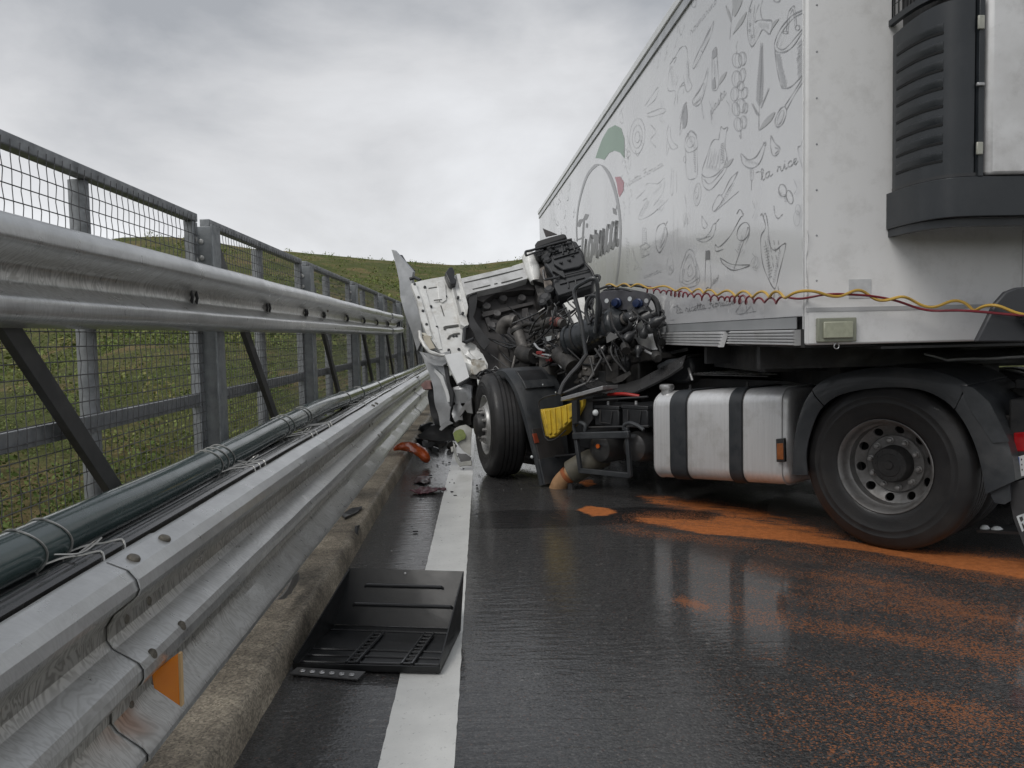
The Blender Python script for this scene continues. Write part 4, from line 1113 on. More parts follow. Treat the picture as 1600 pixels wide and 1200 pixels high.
def d_bucket(k):
    k.line(cA([(1169, 85), (1080, 130), (990, 230), (940, 330), (928, 400), (950, 440), (1020, 440), (1090, 390), (1169, 270)]), .012)
    k.line(cA([(1169, 108), (1090, 155), (1000, 260), (950, 365), (965, 412), (1030, 405), (1169, 245)]), .009)
    k.line(cA([(932, 430), (945, 550), (970, 680), (990, 740), (1020, 752), (1080, 730), (1169, 640)]), .012)
    k.line(cA([(1030, 270), (1045, 120), (1070, 70), (1095, 50), (1105, 90), (1118, 225)]), .010); k.line(cA([(1045, 265), (1060, 140), (1085, 80), (1092, 110), (1102, 225)]), .008)
    k.ell(cA([(1125, 235)])[0], (3.6, 4.0), .010); k.ell(cA([(1022, 275)])[0], (4.5, 2.0), .008)
    for i in range(26): k.line(cA([(938 + i * 2.2, 460 + i * 11), (975 + i * 2.2 + 12 * random.random(), 464 + i * 11)]), .005, False)
    for i in range(18): k.line(cA([(1168, 330 + i * 17), (1118 + 22 * random.random(), 380 + i * 17)]), .006, False)
def d_spoon(k):
    k.line(cA([(1020, 905), (1032, 960), (1000, 1050), (960, 1082), (935, 1060), (940, 1000), (980, 925), (1020, 905)]), .011)
    k.line(cA([(1170, 662), (1090, 790), (1018, 900)]), .009); k.line(cA([(1172, 695), (1100, 810), (1032, 935)]), .009); k.ell(cA([(980, 1000)])[0], (4, 12), .006, 20)
def d_rosemary(k):
    k.line(cA([(795, 1110), (798, 950), (815, 600), (822, 400)]), .012)
    for i in range(22):
        t = i / 21; x = 820 - 20 * t; y = 420 + 480 * t
        k.line(cA([(x, y), (x - 26 * min(1, .3 + t), y - 55)]), .009, False); k.line(cA([(x, y), (x + 30 * min(1, .3 + t * 1.1), y - 55)]), .009, False)
    for i in range(9):
        k.line(cA([(800 - i * 2, 985 - i * 3), (770 - i * 4, 960 - i * 10)]), .010, False); k.line(cA([(815 + i * 7, 920 - i * 17), (835 + i * 6, 870 - i * 15)]), .014, False)
def d_shadows(k):
    k.fill(cA([(795, 1115), (840, 1030), (900, 970), (935, 958), (900, 1030), (840, 1085)])); k.fill(cA([(570, 300), (620, 190), (690, 100), (660, 190)]))
    k.fill(cA([(455, 730), (470, 660), (520, 610), (505, 660)])); k.fill(cA([(890, 280), (920, 190), (970, 160), (930, 220)])); k.fill(cB([(495, 330), (520, 300), (545, 285), (525, 320)]))
    for p in ([(570, 0), (580, 130), (605, 120), (655, 0)], [(512, 50), (530, 120), (560, 185), (545, 100)]): k.fill(cA(p))
def d_leaf(k): k.line(cA([(548, 335), (560, 200), (575, 60), (580, -20)]), .010); k.line(cA([(560, 190), (535, 110), (515, 45)]), .010)
def d_garlic(k):
    for x, y, a, b in ((610, 515, 42, 65), (655, 500, 34, 60), (605, 670, 40, 70), (655, 640, 28, 60), (590, 800, 34, 62), (640, 730, 30, 40), (675, 790, 26, 50), (600, 930, 32, 60), (645, 900, 38, 62), (680, 920, 22, 45), (620, 1060, 36, 60), (665, 1040, 28, 55)):
        k.ell(cA([(x, y)])[0], (a / 5.454, b / 5.454), .008, random.uniform(-12, 12)); k.ell(cA([(x + 3, y)])[0], (a / 11, b / 6), .005)
    k.line(cA([(605, 460), (608, 420), (603, 390), (615, 350)]), .009); k.line(cA([(640, 1110), (645, 1180), (630, 1150)]), .010)
def d_bottle(k):
    k.line(cA([(397, 490), (396, 640), (398, 755), (415, 770), (440, 760), (452, 700), (440, 500), (436, 410), (415, 415), (398, 450), (397, 500)]), .011)
    k.fill(cA([(398, 445), (436, 410), (440, 470), (405, 505)]), False); k.fill(cA([(402, 690), (420, 650), (430, 750), (405, 760)]), False); k.line(cA([(415, 510), (418, 640)]), .006)
def d_knife(k): k.line(cA([(412, 178), (390, 290), (325, 430), (245, 578), (238, 540), (300, 400), (360, 280), (412, 178)]), .010); k.line(cA([(300, 430), (320, 445)]), .009); k.line(cA([(305, 405), (385, 245)]), .006)
def d_ladle(k): k.line(cA([(362, 575), (355, 680), (315, 840), (275, 898), (240, 895), (232, 850), (290, 770), (340, 650), (352, 590)]), .011); k.line(cA([(300, 850), (318, 950), (325, 1010), (308, 920)]), .007)
def d_pig(k):
    k.line(cA([(35, 550), (90, 470), (130, 405), (175, 400), (190, 500), (200, 660), (225, 735), (180, 780), (150, 640)]), .009)
    k.line(cA([(72, 905), (85, 780), (20, 765), (30, 620), (50, 570)]), .008); k.line(cA([(100, 880), (110, 770), (160, 700), (150, 800)]), .008); k.line(cA([(60, 500), (95, 490), (70, 540)]), .008); k.line(cA([(120, 740), (165, 720)]), .006)
def d_cheese(k):
    k.line(cA([(742, -10), (705, 120), (700, 290), (735, 397), (790, 320), (830, 250), (890, 288), (905, 178), (830, 165), (810, 80), (828, 0)]), .011)
    k.line(cA([(760, 40), (750, 180), (755, 320)]), .008); k.line(cA([(760, 190), (800, 170), (890, 170)]), .008); k.line(cA([(800, 30), (770, 110), (760, 190)]), .008)
    for x, y in ((722, 90), (720, 210), (735, 310), (715, 260)): k.ell(cA([(x, y)])[0], (1.2, 2.2), .008)
    hatch(k, cA([(800, 190)])[0], cA([(880, 200)])[0], (-1, 9), 8)
def d_rosm(k): script(k, 'rosmarino', *cA([(215, 298), (440, 15)]), (-1.2, -5.2), .007)
def d_pasta(k): script(k, 'pasta', *cA([(385, 985), (520, 800)]), (-1, -8), .009)
def d_roast(k):
    k.line(cB([(478, 200), (484, 160), (490, 140), (500, 150), (520, 142), (512, 170), (506, 230), (514, 280), (495, 330), (450, 368), (410, 368), (402, 340), (425, 270), (450, 205), (478, 198)]), .011)
    k.line(cB([(400, 355), (405, 405), (430, 430), (460, 410), (515, 330), (512, 260), (505, 238)]), .011); k.line(cB([(408, 380), (440, 400), (500, 335)]), .008)
    for i in range(8): k.line(cB([(440 + i * 7, 240 + (i % 3) * 14), (425 + i * 8, 310 + (i % 2) * 18)]), .007, False)
def d_sausage(k):
    k.line(cB([(577, 265), (590, 312), (630, 330), (668, 300), (692, 222), (684, 218), (650, 275), (612, 290), (580, 262)]), .012); k.ell(cB([(688, 218)])[0], (2, 3), .009)
    k.line(cB([(628, 385), (627, 430)]), .010, False)
    for dx in (-6, 0, 8): k.line(cB([(628 + dx, 335), (628 + dx * .9, 375), (628, 390)]), .007)
def d_drop(k): k.line(cB([(717, 180), (735, 215), (758, 240), (745, 268), (725, 270), (715, 230), (717, 180)]), .011); k.line(cB([(735, 265), (752, 245), (735, 235)]), .008)
def d_larice(k): script(k, 'la rice', *cB([(672, 388), (842, 305)]), (-1.2, -8.5), .012); k.line(cB([(648, 350), (665, 345), (680, 352)]), .008)
def d_pot(k):
    k.line(cB([(325, 195), (345, 163), (372, 180), (380, 235), (340, 258), (322, 235), (325, 195)]), .009); k.line(cB([(325, 250), (332, 368), (365, 378), (380, 350), (378, 240)]), .009); k.ell(cB([(322, 290)])[0], (2, 5), .008); k.ell(cB([(350, 210)])[0], (6, 9), .006, 20)
def d_cknife(k): k.line(cB([(566, 345), (545, 390), (520, 430), (492, 482), (480, 500), (455, 528), (450, 505), (475, 455), (495, 448), (530, 380), (566, 345)]), .010); k.line(cB([(490, 455), (500, 475)]), .008); k.line(cB([(460, 530), (570, 435)]), .006)
def d_lemon(k): k.ell(cB([(380, 450)])[0], (5.5, 18), .008, 5); k.ell(cB([(378, 440)])[0], (3, 10), .006, 5)
def d_chili(k):
    k.line(cB([(480, 562), (466, 580), (462, 610), (448, 645), (410, 668), (374, 652), (410, 650), (440, 618), (450, 590), (466, 580)]), .011); k.line(cB([(400, 548), (402, 590), (412, 606), (425, 590), (408, 560), (400, 548)]), .009)
    k.line(cB([(385, 658), (440, 640)]), .008)
def d_eggplant(k):
    k.line(cB([(243, 572), (236, 595), (243, 640), (215, 708), (196, 705), (189, 650), (198, 600), (225, 582), (236, 595)]), .012); k.line(cB([(240, 600), (238, 640), (212, 695)]), .010); k.line(cB([(190, 690), (205, 718), (215, 708)]), .012)
def d_box(k):
    k.line(cB([(115, 690), (145, 672), (165, 688), (162, 722), (125, 740), (115, 690), (137, 705), (165, 688)]), .011, False); k.line(cB([(137, 705), (130, 738)]), .009, False); hatch(k, cB([(118, 700)])[0], cB([(124, 735)])[0], (5, 1), 5, .006)
    k.line(cB([(128, 600), (128, 680)]), .010, False); k.line(cB([(146, 605), (148, 675)]), .010, False); hatch(k, cB([(130, 605)])[0], cB([(132, 670)])[0], (5, 0), 8, .006)
def d_bread(k):
    k.line(cB([(318, 745), (335, 705), (358, 708), (375, 760), (390, 810), (385, 855), (345, 875), (305, 862), (300, 805), (318, 745)]), .011)
    k.line(cB([(325, 755), (345, 722), (362, 760), (372, 815), (345, 845), (318, 840), (312, 800), (325, 755)]), .009); k.line(cB([(335, 790), (350, 770), (360, 810), (340, 825), (335, 790)]), .008); k.line(cB([(305, 850), (340, 862), (388, 830)]), .009); hatch(k, cB([(325, 730)])[0], cB([(350, 730)])[0], (1, 6), 6)
def d_pepper(k):
    k.line(cB([(418, 718), (416, 868), (428, 875), (443, 868), (438, 745), (436, 708), (418, 712)]), .011); k.fill(cB([(418, 708), (437, 706), (438, 748), (419, 750)]), False); hatch(k, cB([(446, 870)])[0], cB([(470, 850)])[0], (4, -12), 6, .006)
def d_rooster(k):
    k.line(cB([(680, 548), (692, 600), (670, 650), (678, 760), (705, 835), (735, 880), (755, 805), (785, 685), (770, 680), (735, 705), (712, 680), (704, 600), (696, 545)]), .011)
    for i in range(14): k.line(cB([(690 + i * 5, 660 + (i % 4) * 34), (694 + i * 5, 680 + (i % 4) * 34)]), .008, False)
    k.line(cB([(735, 880), (730, 930)]), .010, False); k.line(cB([(750, 870), (755, 915)]), .010, False); k.line(cB([(670, 548), (676, 535), (682, 550), (690, 536), (696, 552)]), .009); hatch(k, cB([(684, 690)])[0], cB([(710, 830)])[0], (6, -3), 12)
def d_bowl(k):
    k.line(cB([(484, 740), (500, 770), (545, 797), (610, 780), (620, 770)]), .012); k.line(cB([(484, 740), (540, 770), (620, 772)]), .009); k.line(cB([(545, 800), (600, 640), (612, 600), (618, 630), (600, 680)]), .009)
    k.line(cB([(560, 540), (575, 518), (590, 545), (575, 560), (530, 640), (480, 690), (463, 680), (465, 710), (500, 700)]), .011); k.ell(cB([(590, 620)])[0], (9, 15), .011, 20)
def d_recipe(k): script(k, 'la ricetta Fiorucci', *cB([(285, 996), (548, 952)]), (-.6, -6.6), .010); k.line(cB([(270, 968), (285, 962), (300, 970)]), .007)
def d_arom(k): script(k, 'aromatic', *cB([(135, 835), (215, 806)]), (-.3, -3.8), .008)
def d_ricetta(k): script(k, 'ricetta Fiorucci', *cB([(50, 418), (225, 318)]), (-.6, -5.2), .008)
def d_rose(k):
    for a in (1, .65, .32): k.ell(cB([(105, 190 - 6 * a)])[0], (12 * a, 28 * a), .009, 4)
    k.line(cB([(95, 250), (105, 275), (118, 255)]), .010)
def d_mush(k):
    k.ell(cB([(770, 432)])[0], (6, 10), .011, -10); k.ell(cB([(802, 462)])[0], (5, 11), .011, -15); k.line(cB([(730, 500), (735, 540), (750, 560), (770, 540)]), .010)
    k.line(cB([(555, 988), (575, 960), (590, 938), (605, 960), (600, 990), (570, 998), (555, 988)]), .010); k.line(cB([(605, 985), (625, 962), (640, 985)]), .009); k.line(cB([(560, 998), (650, 985)]), .006)
    k.line(cB([(868, 615), (860, 690), (872, 760), (868, 860), (878, 955), (886, 880), (880, 760), (890, 660), (885, 615)]), .011); hatch(k, cB([(866, 640)])[0], cB([(876, 930)])[0], (4, 4), 14)
    k.line(cB([(868, 180), (855, 225), (840, 240), (862, 330)]), .008)
def d_small(k):
    k.line(cB([(248, 130), (240, 180), (260, 240), (290, 232), (262, 200), (255, 140)]), .008); k.line(cB([(242, 190), (238, 270), (250, 235)]), .008)
    k.line(cB([(300, 150), (315, 60), (330, 30), (325, 100), (300, 180)]), .012)
    k.line(cB([(245, 740), (240, 790), (255, 815), (270, 790), (262, 720), (256, 712)]), .010); k.ell(cB([(262, 790)])[0], (3, 6), .009)
    k.line(cB([(85, 690), (92, 740), (110, 770), (125, 795)]), .010); k.line(cB([(82, 700), (100, 760), (90, 795), (110, 780)]), .010); hatch(k, cB([(50, 650)])[0], cB([(55, 800)])[0], (6, 3), 12, .008)
    k.line(cB([(250, 870), (245, 920), (252, 960), (262, 950), (268, 880)]), .009); k.line(cB([(252, 960), (250, 1020), (275, 1022)]), .008)
    k.line(cB([(322, 450), (330, 520), (318, 600), (335, 560), (330, 650)]), .008); k.line(cB([(262, 330), (258, 440), (268, 440), (270, 335)]), .007); k.line(cB([(285, 340), (284, 440)]), .007)
    k.line(cB([(270, 500), (272, 690)]), .006); k.line(cB([(290, 560), (288, 680)]), .006)
    k.line(cB([(60, 160), (65, 330), (75, 300), (70, 230), (58, 180)]), .009); k.line(cB([(130, 480), (150, 470), (110, 560), (165, 545), (245, 475)]), .008); k.line(cB([(165, 130), (190, 165), (165, 200), (190, 235)]), .008)
    k.line(cB([(100, 470), (140, 430), (150, 400), (200, 400), (228, 375), (222, 440), (180, 500)]), .007)
    k.line(cB([(30, 60), (42, 115), (28, 120), (25, 80), (42, 50)]), .008); k.line(cB([(150, 80), (220, 55), (228, 75), (160, 95), (150, 80)]), .008); k.line(cB([(140, 45), (170, 0), (200, -40), (190, 10), (150, 50)]), .008)
    k.line(cB([(365, 40), (400, 0), (410, -60), (375, -10), (360, 30)]), .008)
    for i in range(34):                                     # far along the side the drawings blend into faint marks
        u, v = random.uniform(852, 900), 0; v = random.uniform(330 - (u - 843) * 1.25, 420)
        k.line([(u, v), (u + random.uniform(-1, 2), v + random.uniform(3, 7)), (u + random.uniform(-2, 2), v + random.uniform(6, 14))], .02)
    for i in range(16):
        u = random.uniform(972, 985); v = random.uniform(215, 450); k.line([(u, v), (u + random.uniform(-2, 3), v + 6), (u + random.uniform(-3, 3), v + 13)], .010)
    for i in range(10):
        u = random.uniform(1010, 1060); v = random.uniform(65 - (u - 1030) * 1.2, 120); k.line([(u, v), (u + random.uniform(-4, 4), v + 7), (u + random.uniform(-4, 4), v + 16)], .009)
def d_hatching(k):
    for a, b, d, n in (((500, 215), (505, 300), (-16, 8), 12), ((420, 330), (480, 350), (6, -22), 10), ((372, 255), (374, 345), (-10, 3), 12), ((236, 600), (214, 690), (-9, 4), 12), ((380, 770), (384, 850), (-12, 4), 12), ((316, 790), (308, 850), (8, 4), 9),
                       ((760, 720), (735, 850), (-10, -4), 14), ((700, 640), (705, 830), (9, 6), 16), ((600, 300), (660, 315), (3, -12), 12), ((540, 400), (480, 505), (8, 4), 12), ((490, 760), (560, 785), (4, 9), 12), ((590, 640), (575, 700), (-9, 4), 9),
                       ((785, 450), (790, 480), (-7, 2), 6), ((752, 440), (762, 458), (7, -3), 6), ((340, 170), (372, 235), (-8, 4), 10), ((120, 180), (128, 215), (-7, 2), 7), ((140, 690), (160, 720), (-5, 3), 8), ((445, 620), (400, 660), (3, 6), 9),
                       ((566, 985), (600, 985), (2, -14), 9), ((252, 780), (266, 800), (5, -3), 6), ((384, 440), (378, 500), (-6, 2), 8), ((150, 480), (120, 545), (10, 3), 9), ((180, 440), (215, 400), (4, 10), 9), ((300, 100), (320, 50), (4, 6), 10)):
        hatch(k, cB([a])[0], cB([b])[0], (d[0] / 2.928, d[1] / 2.928), n, .006)
    for a, b, d, n in (((195, 520), (205, 700), (-16, 6), 14), ((40, 560), (60, 720), (18, 6), 12), ((385, 230), (330, 420), (-10, -4), 14), ((300, 460), (255, 560), (10, 6), 8), ((300, 830), (250, 890), (12, -12), 9), ((720, 60), (728, 340), (14, 6), 16),
                       ((790, 230), (740, 380), (-10, -12), 10), ((1000, 960), (970, 1070), (-14, 4), 10), ((1000, 300), (960, 400), (10, 8), 9), ((420, 520), (428, 640), (12, 3), 10)):
        hatch(k, cA([a])[0], cA([b])[0], (d[0] / 5.454, d[1] / 5.454), n, .005)
    for pts in ([(440, 20), (452, 60), (446, 100), (455, 130)], [(520, 20), (535, 50), (528, 90)], [(215, 20), (222, 60), (212, 100), (224, 120)], [(640, 480), (652, 520), (640, 560)], [(830, 380), (845, 420), (832, 450)], [(560, 700), (580, 720), (600, 700)], [(640, 720), (655, 745), (645, 790), (660, 800)]):
        k.line(cB(pts), .008)
    k.ell(cB([(650, 760)])[0], (5, 9), .009, 20); k.ell(cB([(210, 500)])[0], (4, 8), .008, 10); k.ell(cB([(330, 560)])[0], (3, 8), .008, 0); k.ell(cB([(845, 560)])[0], (5, 12), .009, 0); k.ell(cB([(850, 520)])[0], (4, 8), .009, 0)
def d_feast(k): k.ell(cA([(240, 20)])[0], (4, 8), .008); k.line(cA([(95, 290), (110, 220), (130, 300), (165, 210)]), .007); k.ell(cA([(950, 0)])[0], (5, 3), .010); k.fill(cA([(140, 950), (170, 880), (185, 960), (180, 1060), (150, 1090)])); k.line(cA([(120, 1160), (140, 940), (175, 870)]), .008); k.line(cA([(185, 1170), (215, 1110), (260, 1150), (262, 1180)]), .009)


for nm, mt, fn in (('bucket_drawing', print_m, d_bucket), ('spoon_drawing', print_m, d_spoon), ('rosemary_drawing', print_m, d_rosemary), ('drawing_shadow', print_lt, d_shadows), ('leaf_drawing', print_m, d_leaf), ('garlic_drawing', print_m, d_garlic),
                   ('bottle_drawing', print_m, d_bottle), ('knife_drawing', print_m, d_knife), ('ladle_drawing', print_m, d_ladle), ('pig_drawing', print_m, d_pig), ('cheese_drawing', print_m, d_cheese), ('script_lettering', print_m, d_rosm),
                   ('script_lettering', print_m, d_pasta), ('roast_drawing', print_m, d_roast), ('sausage_drawing', print_m, d_sausage), ('drop_drawing', print_m, d_drop), ('script_lettering', print_m, d_larice), ('pot_drawing', print_m, d_pot),
                   ('knife_drawing', print_m, d_cknife), ('lemon_drawing', print_lt, d_lemon), ('chilli_drawing', print_m, d_chili), ('eggplant_drawing', print_dk, d_eggplant), ('box_drawing', print_m, d_box), ('bread_drawing', print_m, d_bread),
                   ('pepper_mill_drawing', print_dk, d_pepper), ('rooster_drawing', print_dk, d_rooster), ('bowl_drawing', print_dk, d_bowl), ('script_lettering', print_dk, d_recipe), ('script_lettering', print_m, d_arom), ('script_lettering', print_lt, d_ricetta),
                   ('rose_drawing', print_m, d_rose), ('mushroom_drawing', print_m, d_mush), ('sketch_marks', print_lt, d_small), ('sketch_marks', print_m, d_feast), ('sketch_marks', print_m, d_hatching)):
    drawing(nm, mt, fn)


def d_oval(k):
    arc = [(475, 1135), (490, 1020), (501, 860), (496, 720), (470, 580), (430, 470), (380, 415), (335, 435), (290, 505), (250, 650), (236, 780), (238, 880)]
    p = smooth_pts([np.array(q) for q in cC(arc)], 6); n = len(p)
    for i in range(n - 1):
        t = i / (n - 1); wd = (.10 + .16 * math.exp(-((t - .55) / .22) ** 2), .02 + .05 * math.exp(-((t - .55) / .16) ** 2)); k.line([tuple(p[i]), tuple(p[i + 1])], nib=wd, sm=False)
drawing('logo_oval', print_m, d_oval)
drawing('logo_leaf', print_gn, lambda k: k.fill(cC([(350, 375), (372, 310), (392, 258), (428, 198), (468, 176), (505, 195), (525, 255), (526, 378), (500, 342), (465, 330), (432, 345), (405, 386), (380, 378)]), False))
drawing('logo_drop', print_rd, lambda k: k.fill(cC([(468, 490), (500, 487), (523, 522), (520, 572), (496, 612), (488, 590), (480, 530)]), False))
def d_logo(k):
    up = np.array([6.0, -168.0]) / 3.87
    def tx(text, a, b, s=1): script(k, text, *cC([a, b]), up * s, nib=(.17, .03))
    tx('iorucci', (278, 1030), (487, 905))
    k.line(cC([(246, 790), (262, 752), (285, 745), (300, 715)]), nib=(.32, .06)); k.line(cC([(280, 750), (272, 880), (266, 980), (252, 1040), (242, 1020)]), nib=(.16, .03)); k.line(cC([(240, 870), (262, 862), (282, 850)]), nib=(.12, .03)); k.line(cC([(464, 680), (468, 715)]), nib=(.2, .05))
drawing('logo_lettering', print_dk, d_logo)

# ------------------------------------------------------------------ tractor unit
tk = thing('wrecked_truck', 'wrecked truck tractor unit with torn-off tilted cab and bare engine against the guardrail', 'truck', tl(1.8, -1.2, 0))
UL = (U, L, Z)
def tb(mb, a0, a1, b0, b1, z0, z1): return mb.box(tl((a0 + a1) / 2, (b0 + b1) / 2, (z0 + z1) / 2), UL, (abs(a1 - a0) / 2, abs(b1 - b0) / 2, abs(z1 - z0) / 2))
def tbo(name, mat, *a, bevel=.006, parent=None): return obj(name, tb(MB(), *a), mat, parent or tk, bevel=bevel)
def slab(mb, pts, fr, off=0.0, th=.02): return mb.prism([fr(u, v, off) for u, v in pts], -fr.n * th)
def slabY(mb, pts, Y, th=.02): return mb.prism([gy(u, v, Y) for u, v in pts], (0, th, 0))
def slabT(mb, pts, b, th=.03): return mb.prism([TP(u, v, b) for u, v in pts], -L * th)


# rear wheels (dual) and steered front wheels
wr = wheel(tl(.07, 0, .528), L, tk, dual=True, ph=.18, rs=1.03)
wheel(tl(.07, -2.48, .528), -L, tk, dual=True, rs=1.03)
cf = TP(757, 664, -.02); cf[2] = .515
hf = math.radians(11.5); Uf = np.array([-math.sin(hf), math.cos(hf), 0]); Lf = np.array([-math.cos(hf), -math.sin(hf), 0])
wheel(cf, Lf, tk, front=True, ph=.1)
wheel(cf + (-L) * 2.42, -Lf, tk, front=True)
CFa = (cf - A).dot(U)
mb = MB(); mb.tube([tl(0, -.5, .517), tl(0, -.95, .52)], .11, 12); mb.lathe(tl(0, -1.24, .52), L, [(-.28, .10), (-.2, .22), (0, .29), (.2, .22), (.28, .10)], 20, True); mb.tube([tl(0, -1.55, .52), tl(0, -2.0, .517)], .11, 12)
obj('rear_axle', mb, engine_m, tk, kind='stuff')
mb = MB(); mb.tube([cf - Lf * .2, cf - L * 1.0 - Z * .1, cf - L * 1.5 - Z * .1, cf - L * 2.2], .06, 10); obj('front_axle', mb, engine_m, tk)
# frame
for b in (-.80, -1.62): obj('frame_rail', tb(MB(), -.78, CFa + .9, b - .035, b + .035, .74, 1.0), frame_m, tk, bevel=.006)
for a in (-.74, .75, 1.5, 2.3, 3.2): obj('cross_member', tb(MB(), a - .04, a + .04, -1.584, -.836, .80, .95), frame_m, tk)
mb = MB()
mb.lathe(tl(.35, -1.21, 1.06), Z, [(0, 0), (0, .48), (.06, .50), (.075, .47), (.075, 0)], 32); obj('fifth_wheel', mb, engine_m, tk)
tbo('fifth_wheel_mount', frame_m, .1, .6, -1.65, -.77, 1.001, 1.058)
# catwalk behind the cab: tread plate
cw = tbo('catwalk', M('tread_plate', (0.17, 0.17, 0.17), (0.10, 0.10, 0.10), 30, .35, metal=.6), 1.25, 2.35, -1.55, -.62, 1.03, 1.045)
mb = MB()
for i in range(26):
    for j in range(20):
        c = tl(1.28 + i * .041, -1.52 + j * .045, 1.0475); s_ = 1 if (i + j) % 2 else -1
        d = (U + s_ * L) / math.sqrt(2); mb.box(c, (d, np.cross(Z, d), Z), (.014, .004, .0025))
obj('tread', mb, alu_m, cw, recalc=False, angle=0, kind='stuff')

# rear mudguard, three pieces
OUT = [(1236, 742), (1238, 700), (1246, 655), (1262, 618), (1290, 594), (1340, 580), (1400, 577), (1455, 582), (1500, 598), (1536, 628), (1562, 668), (1578, 712), (1584, 752)]
INN = [(1262, 742), (1260, 706), (1269, 668), (1282, 640), (1306, 620), (1345, 609), (1400, 605), (1446, 611), (1484, 632), (1510, 666), (1527, 706), (1536, 745), (1540, 772)]
PO = smooth_pts([TP(u, v, .04) for u, v in OUT], 4); PI = smooth_pts([TP(u, v, .04) for u, v in INN], 4)
for k, (i0, i1) in enumerate(((0, 13), (13, 33), (33, len(PO) - 1))):
    rings = []
    gap = .0
    for i in range(i0, i1 + 1):
        o, n_ = PO[i], PI[i]; d = (o - n_); d /= np.linalg.norm(d)
        t = PO[min(i + 1, len(PO) - 1)] - PO[max(i - 1, 0)]; t /= np.linalg.norm(t)
        sh = t * (.004 if i == i0 and k else (-.004 if i == i1 and k < 2 else 0))
        up_ = .006 if k == 1 else 0
        o = o + d * up_ + sh; n_ = n_ + sh
        inn = -L * .66
        rings.append([n_, n_ * .3 + o * .7 + L * .006, o - L * .02 + d * .004, o + inn + d * .02, o + inn, o - L * .03 - d * .015, o * .65 + n_ * .35 - L * .02, n_ - L * .012])
    obj('mudguard', MB().loft(rings), dark_pl, tk, angle=45)
tbo('mudguard_stay', frame_m, -.03, .03, -.78, -.2, 1.04, 1.08)
# rear panel: light, plate, flap
mb = MB(); slabT(mb, [(1499, 601), (1520, 606), (1545, 628), (1566, 668), (1577, 690), (1551, 692), (1533, 665), (1516, 640)], .055, .012); obj('guard_patch', mb, M('worn_plastic', (0.06, 0.065, 0.07), (0.04, 0.044, 0.048), 14, .5), tk)
mb = MB(); slabT(mb, [(1530, 690), (1566, 690), (1578, 760), (1580, 782), (1570, 788), (1555, 786), (1549, 776)], .02, .02); obj('mud_flap', mb, dark_pl, tk)
hs = tbo('lamp_housing', frame_m, -.98, -.60, -.30, -.08, .64, .98, bevel=.015)
mb = MB(); slabT(mb, [(1583, 676), (1640, 672), (1640, 706), (1584, 706)], -.075, .05); obj('tail_lamp', mb, red_lens, tk, bevel=.008)
tr_pl = MB(); slabT(tr_pl, [(1585, 715), (1640, 700), (1640, 736), (1588, 746)], -.07, .012); pl_ = obj('number_plate', tr_pl, white_plate, tk, bevel=.002)
mb = MB(); slabT(mb, [(1585.5, 716), (1592.5, 714), (1594.5, 743.5), (1588.5, 745)], -.068, .001); obj('blue_band', mb, blue_plate, pl_)
for u, v in ((1596, 718), (1596.5, 726), (1597, 734)):
    mb = MB(); slabT(mb, [(u - .8, v - 1.2), (u + .8, v - 1.5), (u + 1, v + 1.2), (u - .6, v + 1.5)], -.068, .001); obj('rivet', mb, frame_m, pl_)
fl = MB(); slabT(fl, [(1573, 756), (1640, 740), (1650, 930), (1602, 858), (1584, 812)], -.03, .014); fp = obj('mud_flap', fl, M('flap_rubber', (0.05, 0.05, 0.052), (0.036, 0.036, 0.038), 10, .6), tk)
mb = MB()                                                    # letter R moulded on the flap
def FLP(u, v): return TP(u, v, -.0275)
for pts in ([(1588, 807), (1591, 805.5), (1600, 829), (1597, 831)], [(1591, 805.5), (1598, 803), (1599, 806), (1592.5, 808.5)], [(1596.5, 803.5), (1599.5, 802.5), (1603, 812), (1600, 815)], [(1594.5, 816.5), (1601, 811), (1602, 814), (1595.8, 819)], [(1597.5, 816.5), (1600, 815), (1608, 826), (1605, 828.5)]):
    mb.prism([FLP(u, v) for u, v in pts], -L * .002)
obj('letter', mb, label_m, fp, kind='stuff')
# low step plate behind the rear wheel with two pale domes
mb = MB(); mb.prism([TP(1526, 832, -.25), TP(1640, 838, -.25), TP(1640, 833, -.25), TP(1526, 828, -.25)], -L * .2); st = obj('step_plate', mb, frame_m, tk)
for u, v, r in ((1539, 828, .030), (1558, 830, .036)): obj('pale_dome', MB().dome(TP(u, v + 1, -.3), Z, r, .035, 14), label_m, st)
# torn silver fairing over the frame and the black side fairing
top = [(1443, 552), (1475, 547), (1520, 546), (1600, 541), (1700, 536)]; bot = [(1443, 555), (1478, 566), (1520, 562), (1600, 560), (1700, 560)]
rings = []
for (u, v), (u2, v2) in zip(top, bot):
    a, b = TP(u, v, -.62), TP(u2, v2, -.30); rings.append([a, a * .5 + b * .5 + Z * .018, b + Z * .01, b, b - Z * .006 - L * .01, a * .5 + b * .5 + Z * .008, a - Z * .012])
obj('silver_fairing', MB().loft(rings), silver_pnt, tk, angle=40, crumple=(.012, 4, 2))
mb = MB(); rings = []
for k, (u, v, v2) in enumerate(((1450, 536, 541), (1480, 531, 539), (1520, 530, 537), (1545, 534, 537))):
    a, b = TP(u, v, -.75), TP(u, v2, -.62); rings.append([a, (a + b) / 2 + Z * .012, b, b - Z * .01, a - Z * .01])
obj('torn_sheet', mb.loft(rings), silver_pnt, tk)
yB = 3.90
mb = MB(); p = [gy(u, v, yB) for u, v in [(1526, 534), (1540, 506), (1556, 474), (1572, 456), (1590, 449), (1612, 447), (1690, 447), (1690, 534)]]
mb.prism(p, (0, .035, 0)); obj('black_fairing', mb, M('fairing_plastic', (0.04, 0.042, 0.047), (0.05, 0.052, 0.058), 4, .5, .6), tk, bevel=.008)
